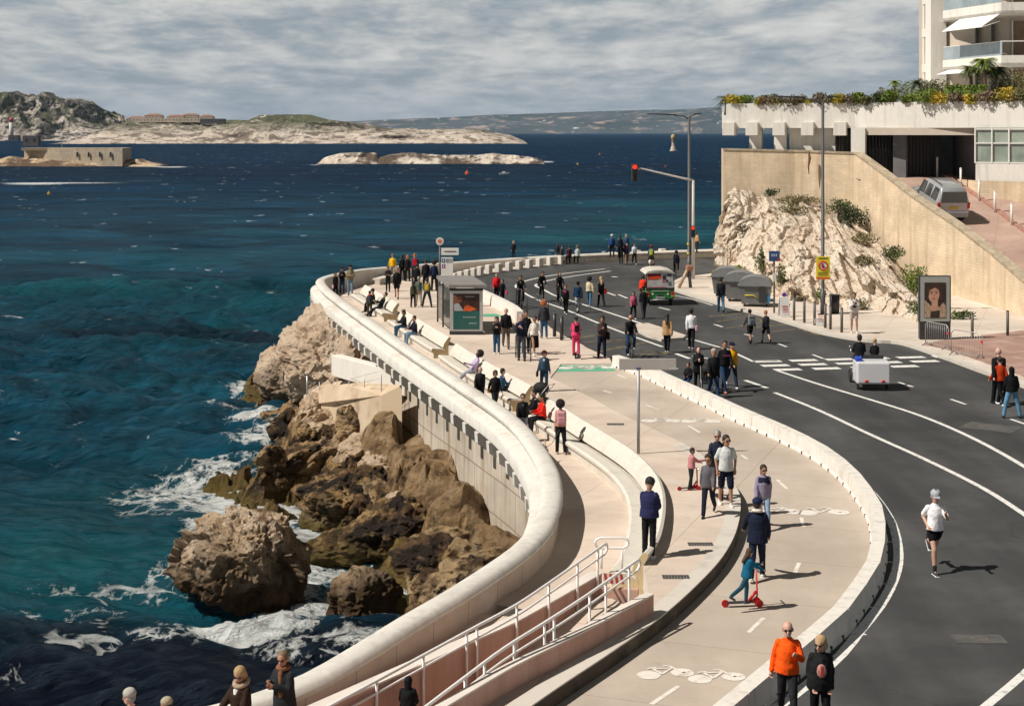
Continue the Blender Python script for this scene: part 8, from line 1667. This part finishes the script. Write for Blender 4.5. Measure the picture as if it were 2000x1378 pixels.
J = person(1044, 614, 692, 'P', -88, 'walk2', 'woman in a cream sweater and long black skirt', top='#cfc9c0', bot='#101012', hair='dark', hs='bun', skin='t', shoes='#cfcac4', fem=1, skirt=.56, bulk=.02, glasses=1)
J = person(1062, 588, 661, 'P', 85, 'stand', 'person with curly ginger hair in a dark grey jacket and jeans seen from behind', top='#2e3034', bot='#38597a', hair='ginger', hs='afro', skin='l', shoes='#b8b4ac', hem=.08, bulk=.02)
J = person(1125, 618, 694, .18, 88, 'scoot2', 'person dressed all in bright pink with a black bag, riding an electric scooter', top='#d43a68', bot='#c83a62', hair='black', hs='bun', skin='t', shoes='#202020', fem=1, bulk=.045, hem=.03)
backpack(J, '#19191c', 'black bag slung low on the person dressed in pink', .75)
J = person(1176, 616, 700, 0, -90, 'phone', 'woman in a dark coat and navy trousers looking at a phone on the road edge', top='#3b3030', bot='#151a2c', hair='black', hs='bob', skin='t', shoes='#1c1c1c', fem=1, bulk=.02)
handbag(J, '#151515', 'large black tote of the woman looking at a phone', 0, 1, 1.3)
J = person(1229, 609, 697, 0, -84, 'bike', 'bald man in a black jumper and jeans riding a bicycle towards the camera', top='#0f1013', bot='#1f3a58', hs='bald', skin='t', shoes='#c0c0c0', glasses=1, bulk=.02, h=1.78)
J = person(1303, 611, 689, 0, 80, 'phonewalk', 'woman with long dark hair in a tan coat and black trousers seen from behind', top='#a9875f', bot='#131316', hair='dark', hs='long', skin='l', shoes='#c8c4bc', fem=1, bulk=.05, hem=.10)
J = person(1350, 600, 682, 0, 88, 'walk', 'person in a white shirt and black trousers with a pink bag walking up the road', top='#d6d8dc', bot='#121317', hair='black', hs='short', skin='t', shoes='#c4bfbc', bulk=.03)
handbag(J, '#c79aa0', 'pale pink shoulder bag of the person in the white shirt', 1, 1, 1.1)
J = person(1408, 538, 610, .0, 95, 'walk', 'man in a dark jacket and blue jeans walking past the grey bins', top='#1b1c22', bot='#3e6480', hair='dark', hs='short', skin='t', shoes='#15161a', bulk=.03)
J = person(1465, 602, 671, 0, 95, 'walk2', 'person in black shorts carrying a large grey backpack, left of two on the road', top='#3a3d40', bot='#131316', hair='black', hs='bun', skin='t', shoes='#1a1a1e', leg=.5, socks='#1a1a1e')
backpack(J, '#6e7478', 'large grey backpack of the person in black shorts', 1.2)
J = person(1496, 603, 671, 0, 92, 'walk', 'smaller person with reddish hair in black shorts, right of two on the road', top='#2c2e32', bot='#101014', hair='ginger', hs='tail', skin='l', shoes='#222226', leg=.5, fem=1, socks='#2a2a2e')
J = person(1668, 571, 651, .12, -95, 'phone', 'person in a white hoodie and shorts standing on the right hand pavement', top='#cfc9c6', bot='#b8aaa0', hair='brown', hs='short', skin='t', shoes='#d0ccc8', leg=.4, bulk=.02)
backpack(J, '#202228', 'small dark bag across the chest of the person in the white hoodie', .6, True)
# cart riders
q = on(1706, 763); J = person(0, 0, 0, 0, 87, 'sit', 'man in a dark patterned jacket riding on the left of the white pedal cart', top='#101418', bot='#15181c', hair='black', hs='short', skin='t', h=1.76, loc=(q.x-.30, q.y+.95, .62), bulk=.02)
J = person(0, 0, 0, 0, 87, 'sit', 'blond woman in black on the right of the white pedal cart', top='#0f1013', bot='#15181c', hair='blond', hs='bun', skin='l', h=1.48, loc=(q.x+.27, q.y+.95, .60), fem=1, bulk=.02)
# group by the barrier
J = person(1364, 677, 762, 0, -95, 'phone', 'person in a black hooded coat facing the camera at the left of the standing group', top='#121318', bot='#14151a', hood=2, skin='p', bulk=.03, hem=.2)
J = person(0, 0, 0, 0, -110, 'sit', 'child in a dark jacket sitting low by the barrier before the hooded person', top='#15161b', bot='#1d3a58', hair='dark', hs='short', skin='t', h=1.25, loc=tuple(PXY(1345, 765)), bulk=.03)
J = person(1394, 677, 776, 0, -92, 'walk', 'person in a long black jacket and jeans with white trainers and pale hood', top='#101115', bot='#1c3a58', hair='dark', hs='short', hat=('beanie', '#9a8a84'), skin='t', shoes='#dcdcdc', bulk=.03, hem=.16)
J = person(1415, 662, 765, 0, -85, 'walk2', 'person in a black top with pink lettering, behind the group', top='#111216', bot='#213e5c', hair='dark', hs='short', skin='t', shoes='#b8706c', bulk=.02)
s = J['s']; mb = MB(); [mb.box(J['chest']+Vector((.005, (-.1+.04*i)*s, .02*s)), (.01, .022*s, .05*s)) for i in range(6)]; mb.build('pink_lettering', mat('pink_print', (.6, .08, .22), .7, .1), J['t'])
J = person(1429, 663, 756, 0, -80, 'walk', 'person in a yellow jacket and dark blue cap at the right of the group', top='#d89a0c', bot='#1d2c44', hair='dark', hs='short', skin='l', shoes='#cfcfcf', hat=('cap', '#18203a'), bulk=.035)
J = person(0, 0, 0, 0, -95, 'sit', 'small child in a pale top sitting in the pushchair of the group', top='#aaa098', bot='#222226', hair='brown', hs='short', skin='l', h=.95, loc=tuple(PXY(1383, 767)+Vector((0, 0, .18))))
# right edge trio
J = person(1951, 677, 790, 0, 95, 'walk', 'tall bald man in a black jacket behind the person in rust red', top='#0f1115', bot='#15171c', hs='bald', skin='p', shoes='#202024', bulk=.05, hem=.04)
J = person(1954, 694, 792, 0, 98, 'walk2', 'person in a rust red jumper and black trousers with white trainers at the right edge', top='#a8330f', bot='#0c0d10', hair='black', hs='bun', skin='l', shoes='#e4e4e4', fem=1, bulk=.035)
J = person(1976, 714, 816, 0, 88, 'wide', 'person in a black hooded top and light blue jeans walking at the right edge', top='#0d0e11', bot='#5a86a4', hair='black', hs='short', hood=2, skin='t', shoes='#15151a', bulk=.03)
# ---- around the tuk-tuk and on the far road
J = person(1237, 566, 622, 0, -90, 'walk', 'girl in a pink and white jacket beside the man in black near the green taxi', top='#b0506c', bot='#15161a', hair='brown', hs='bob', skin='l', shoes='#d8d8d8', fem=1, bulk=.03)
J = person(1257, 557, 623, 0, 92, 'walk2', 'man in black with dark cap walking beside the green taxi', top='#0e0f12', bot='#2a2d33', hair='dark', hs='short', hat=('cap', '#14161c'), skin='t')
J = person(1256, 537, 592, 0, 60, 'stand', 'person in a bright orange red vest leaning out at the left of the green taxi', top='#e0371c', bot='#22252c', hair='dark', hs='short', skin='t', bulk=.03)
J = person(970, 531, 589, 0, -92, 'walk', 'person in a red jacket and black trousers at the left of the far road', top='#c01420', bot='#1a1620', hair='brown', hs='short', skin='l', shoes='#dcdcdc', bulk=.03)
J = person(981, 544, 594, 0, -88, 'walk2', 'person in a dark jacket holding a pink bag beside the person in red', top='#171420', bot='#201c28', hair='brown', hs='bob', skin='l', fem=1)
handbag(J, '#d23c7c', 'bright pink bag held beside the person in red', 0, 0, 1.2)
J = person(1016, 533, 601, 0, -86, 'bike', 'rider in an open dark jacket over olive top cycling at the bend', top='#1a1b1f', bot='#15161a', hair='dark', hs='short', skin='t', inner='#6a6a48', h=1.75)
J = person(1055, 532, 588, 0, -78, 'bike2', 'rider dressed in black leaning forward over the handlebars', top='#121316', bot='#15161a', hair='black', hs='short', skin='t', h=1.72)
J = person(1092, 537, 594, 0, -86, 'bike', 'rider in a black hood cycling behind the woman with pink top', top='#0f1013', bot='#15161a', hood=2, skin='t', h=1.72)
J = person(1105, 555, 613, 0, -90, 'walk', 'woman in a dark jacket over a bright pink top walking down the far road', top='#1d1820', bot='#101014', hair='brown', hs='tail', skin='l', shoes='#dedede', inner='#d8306c', fem=1)
J = person(1129, 547, 611, 0, 88, 'walk2', 'person in a blue and navy jacket and pale trousers seen from behind', top='#17324c', bot='#9aa0a0', hair='black', hs='short', hat=('cap', '#1a1a20'), skin='t', bulk=.03)
J = person(1151, 540, 599, 0, 86, 'gesture', 'person with big dark curly hair in a cream jacket with an arm raised', top='#c8bb9c', bot='#4a6a86', hair='black', hs='afro', skin='t', shoes='#c0c0c0', bulk=.035, fem=1)
J = person(1174, 538, 599, 0, 92, 'walk', 'blond woman in black carrying a red bag on the far road', top='#101115', bot='#131418', hair='blond', hs='long', skin='l', fem=1)
handbag(J, '#c01822', 'red bag of the blond woman in black', 1, 1, 1.2)
J = person(1272, 477, 528, 0, 84, 'moped', 'rider in a teal jacket with yellow bag on the pale motor scooter', top='#0f6a78', bot='#202226', hair='brown', hs='short', skin='l', hat=('helmet', '#6a3028'), h=1.75)
backpack(J, '#b8b428', 'yellow green backpack of the rider in teal', .8)
J = person(1320, 494, 541, 0, 86, 'bike2', 'rider in dark navy cycling away near the far lamp', top='#14182a', bot='#15151a', hat=('helmet', '#101218'), skin='t', h=1.75)
backpack(J, '#181c30', 'dark navy backpack of the cyclist near the far lamp', .9)
# ---- far promenade and parapet
far = [(1003, 470, 506, -90, 'stand', 'lone person in black with blond hair standing on the far bend of the parapet', dict(top='#14151c', bot='#14151c', hair='blond', hs='long', fem=1)),
 (1089, 475, 513, 80, 'stand', 'person in dark coat with auburn hair, left of two chatting by the far blocks', dict(top='#1d1d20', bot='#4a4c50', hair='brown', hs='bob', fem=1)), (1098, 477, 514, 100, 'walk', 'person in a grey and black coat, right of two chatting by the far blocks', dict(top='#3a3c40', bot='#15161a', hair='dark', hs='short')),
 (1195, 457, 502, -90, 'stand', 'man in a blue jacket and white cap standing tall at the far parapet', dict(top='#24457a', bot='#14151c', hair='grey', hs='short', hat=('cap', '#d8d8d8'))), (1211, 459, 504, 80, 'stand', 'person with long dark hair at the back of the far group', dict(top='#1c1c24', bot='#1a1a20', hair='black', hs='long', fem=1)),
 (1223, 457, 503, -80, 'stand', 'grey haired person in blue at the back of the far group', dict(top='#2e4a70', bot='#1c1c24', hair='grey', hs='short')), (1213, 473, 515, 90, 'walk', 'person in black with pink scarf at the front left of the far group', dict(top='#17151c', bot='#1c1a22', hair='dark', hs='bob', scarf='#a82868')),
 (1224, 472, 516, -90, 'walk2', 'person in a navy and red jacket with beige trousers in the far group', dict(top='#241c34', bot='#7a6a58', hair='brown', hs='short', inner='#b8302c')), (1239, 473, 516, -90, 'walk', 'person in a white top and black trousers at the right of the far group', dict(top='#c8d0d8', bot='#15161a', hair='dark', hs='bob', shoes='#d0d0d0')),
 (1361, 453, 492, 30, 'stand', 'person in a tan jacket standing on the far parapet right of the traffic light', dict(top='#b08a60', bot='#3a2c26', hair='dark', hs='short')),
 (767, 495, 547, 80, 'stand', 'person in a bright yellow jacket looking out to sea at the far bend', dict(top='#e8b018', bot='#9a9488', hair='fair', hs='short')), (786, 497, 548, 90, 'stand', 'person in black, leftmost of the dark clothed group at the far bend', dict(top='#101014', bot='#101014', hair='black', hs='bob')),
 (796, 498, 549, 80, 'stand', 'person with reddish hair among the dark clothed group at the far bend', dict(top='#141014', bot='#16161a', hair='ginger', hs='bob', fem=1)), (810, 495, 552, 95, 'stand', 'person with the red backpack in the group at the far bend', dict(top='#20304c', bot='#18181c', hair='ginger', hs='short')),
 (814, 514, 568, 90, 'stand', 'person in navy, left of three standing with backs turned behind the bus stop pole', dict(top='#12141c', bot='#12141a', hair='dark', hs='short')), (832, 506, 566, 90, 'stand', 'tall person in dark navy, middle of three with backs turned behind the bus stop pole', dict(top='#11131a', bot='#15171c', hair='dark', hs='short')),
 (848, 509, 568, 100, 'stand', 'person in navy with big dark hair, right of three behind the bus stop', dict(top='#14203c', bot='#14161c', hair='black', hs='afro'))]
for px, yh, yf, fc, ps, lab, kw in far:
    J = person(px, yh, yf, .5 if px in (1003, 1195, 1211, 1223, 1361) else .05, fc, ps, lab, **kw)
    if 'red backpack' in lab: backpack(J, '#b81420', 'small red backpack in the dark clothed group at the far bend', .9)
for px, yh, c, hr, lab in ((1112, 477, '#3a1820', 'dark', 'person in dark red sitting on the far parapet, left of two'), (1128, 480, '#b8c4be', 'fair', 'person in pale grey green sitting on the far parapet, right of two')):
    q = PXY(px, 499, .6); person(0, 0, 0, 0, 95, 'sit', lab, top=c, bot='#22252c', hair=hr, hs='short', h=1.7, loc=(q.x, q.y-.2, .08))
# ---- left tip of the promenade
J = person(655, 524, 573, 'L', -60, 'stand', 'woman in black with pale pink bag, left of three at the parapet tip', top='#17151a', bot='#2c1d1c', hair='brown', hs='bob', skin='t', fem=1, Y=88)
handbag(J, '#c8a4a8', 'pale pink bag of the woman at the tip of the parapet', 1, 0)
J = person(668, 521, 574, 'L', -80, 'phone', 'man in a dark jacket and jeans, middle of three at the tip of the parapet', top='#15171a', bot='#1c3048', hair='dark', hs='short', hat=('cap', '#2a1c1a'), skin='t', glasses=1)
J = person(684, 517, 577, 'L', -90, 'cross', 'man in khaki jacket and pale jeans, right of three at the parapet tip', top='#7c7258', bot='#7890a4', hair='dark', hs='short', hat=('cap', '#15171c'), skin='t', bulk=.03)
J = person(722, 568, 617, 'L', 90, 'stand', 'child in a grey jacket with orange collar seen from behind near the benches', top='#3a4044', bot='#3c4034', hair='dark', hs='short', skin='t')
mb = MB(); mb.ring(J['head']+Vector((0, 0, -.14*J['s'])), .07, (0, 0, 1), .03, 14, 6); mb.build('orange_collar', cloth('#c8421c'), J['t'])
J = person(758, 519, 569, 'P', -90, 'cross', 'person in a dark T shirt with folded arms at the far promenade', top='#17171a', bot='#15161a', hair='brown', hs='short', skin='t', glasses=1)
J = person(775, 519, 583, 'P', -88, 'walk', 'grey haired person in a black coat with bare legs walking by the far benches', top='#131316', bot='#151518', hair='grey', hs='curly', skin='t', leg=.45, hem=.1)
J = person(807, 549, 600, 'P', 88, 'stand', 'person in an olive jacket and black leggings seen from behind', top='#3a3d2c', bot='#101014', hair='dark', hs='long', skin='t', fem=1, hem=.05)
J = person(818, 540, 597, 'P', 90, 'stand', 'person in a pale green top and beige trousers behind the person with yellow backpack', top='#5a645c', bot='#a89c88', hair='grey', hs='short', skin='t')
J = person(834, 542, 600, 'P', 84, 'wide', 'man with legs apart in a grey top and dark jeans carrying a yellow backpack', top='#5c6258', bot='#1c2830', hair='dark', hs='short', skin='t')
backpack(J, '#c8a818', 'yellow backpack of the man standing with legs apart', .8)
# seated on the benches
def seated(px, py, Yd, face, pose, label, h, dx=0, **kw):
    q = ridge_pt(px, py); i_ = min(range(len(RL)), key=lambda i: (RL[i]-q).length); n_ = normals2(RL)[i_]; q = q-n_*.46; zd = lowdeck(q.x, q.y); return person(0, 0, 0, 0, face, pose, label, h=h, loc=(q.x, q.y, zd-.02), **kw)
seated(808, 618, 72.5, 200, 'sit', 'woman in a dark jacket and jeans sitting on the second bench, left of the couple', 1.66, top='#1b1d22', bot='#2c4a66', hair='brown', hs='bob', fem=1, shoes='#d8d8d8')
seated(829, 631, 70.6, 205, 'sit', 'man in navy and pale jeans sitting on the second bench, right of the couple', 1.72, top='#14182a', bot='#6c86a0', hair='brown', hs='short', shoes='#4a3028')
seated(945, 703, 56.5, 195, 'recline', 'person in a lavender top and grey trousers stretched out on the middle bench', 1.78, top='#b8a8c8', bot='#8c8c96', hair='black', hs='afro', skin='d', shoes='#1a1a1e')
seated(746, 575, 81.0, 185, 'sit', 'person in black cap sitting on the farthest bench, left of two', 1.6, top='#16161a', bot='#15161a', hair='dark', hs='short', hat=('cap', '#101216'))
seated(760, 583, 79.6, 195, 'recline', 'person in dark clothes lounging on the farthest bench, right of two', 1.72, top='#1a1b20', bot='#23252c', hair='dark', hs='short')
seated(1003, 735, 54.0, 15, 'sit', 'person with dark hair and blue top sitting turned away behind the black coated pair', 1.6, top='#24405c', bot='#1a1c22', hair='black', hs='short')
seated(1070, 779, 49.3, 200, 'sit', 'person in black and dark red sitting on the last bench beside the pushchair', 1.66, top='#15151a', bot='#1a1a1e', hair='black', hs='short')
seated(1086, 789, 48.4, 200, 'sit', 'person in a bright red jacket sitting on the last bench', 1.7, top='#d42418', bot='#1a1a1e', hair='black', hs='short', skin='t')
# ================================================================ HAZE over the whole bay
hz = MB(); hz.box((0, 9900, 171), (19000, 20600, 358)); ho = hz.build('haze', bpy.data.materials.new('air')); tag(ho, kind='stuff')
am = ho.data.materials[0]; am.use_nodes = True; t = am.node_tree; t.nodes.clear(); vo = nn(t, 'ShaderNodeOutputMaterial'); pv = nn(t, 'ShaderNodeVolumePrincipled')
pv.inputs['Color'].default_value = (.50, .70, 1.0, 1); pv.inputs['Density'].default_value = 1.7e-5; lk(t, pv.outputs[0], vo.inputs['Volume'])
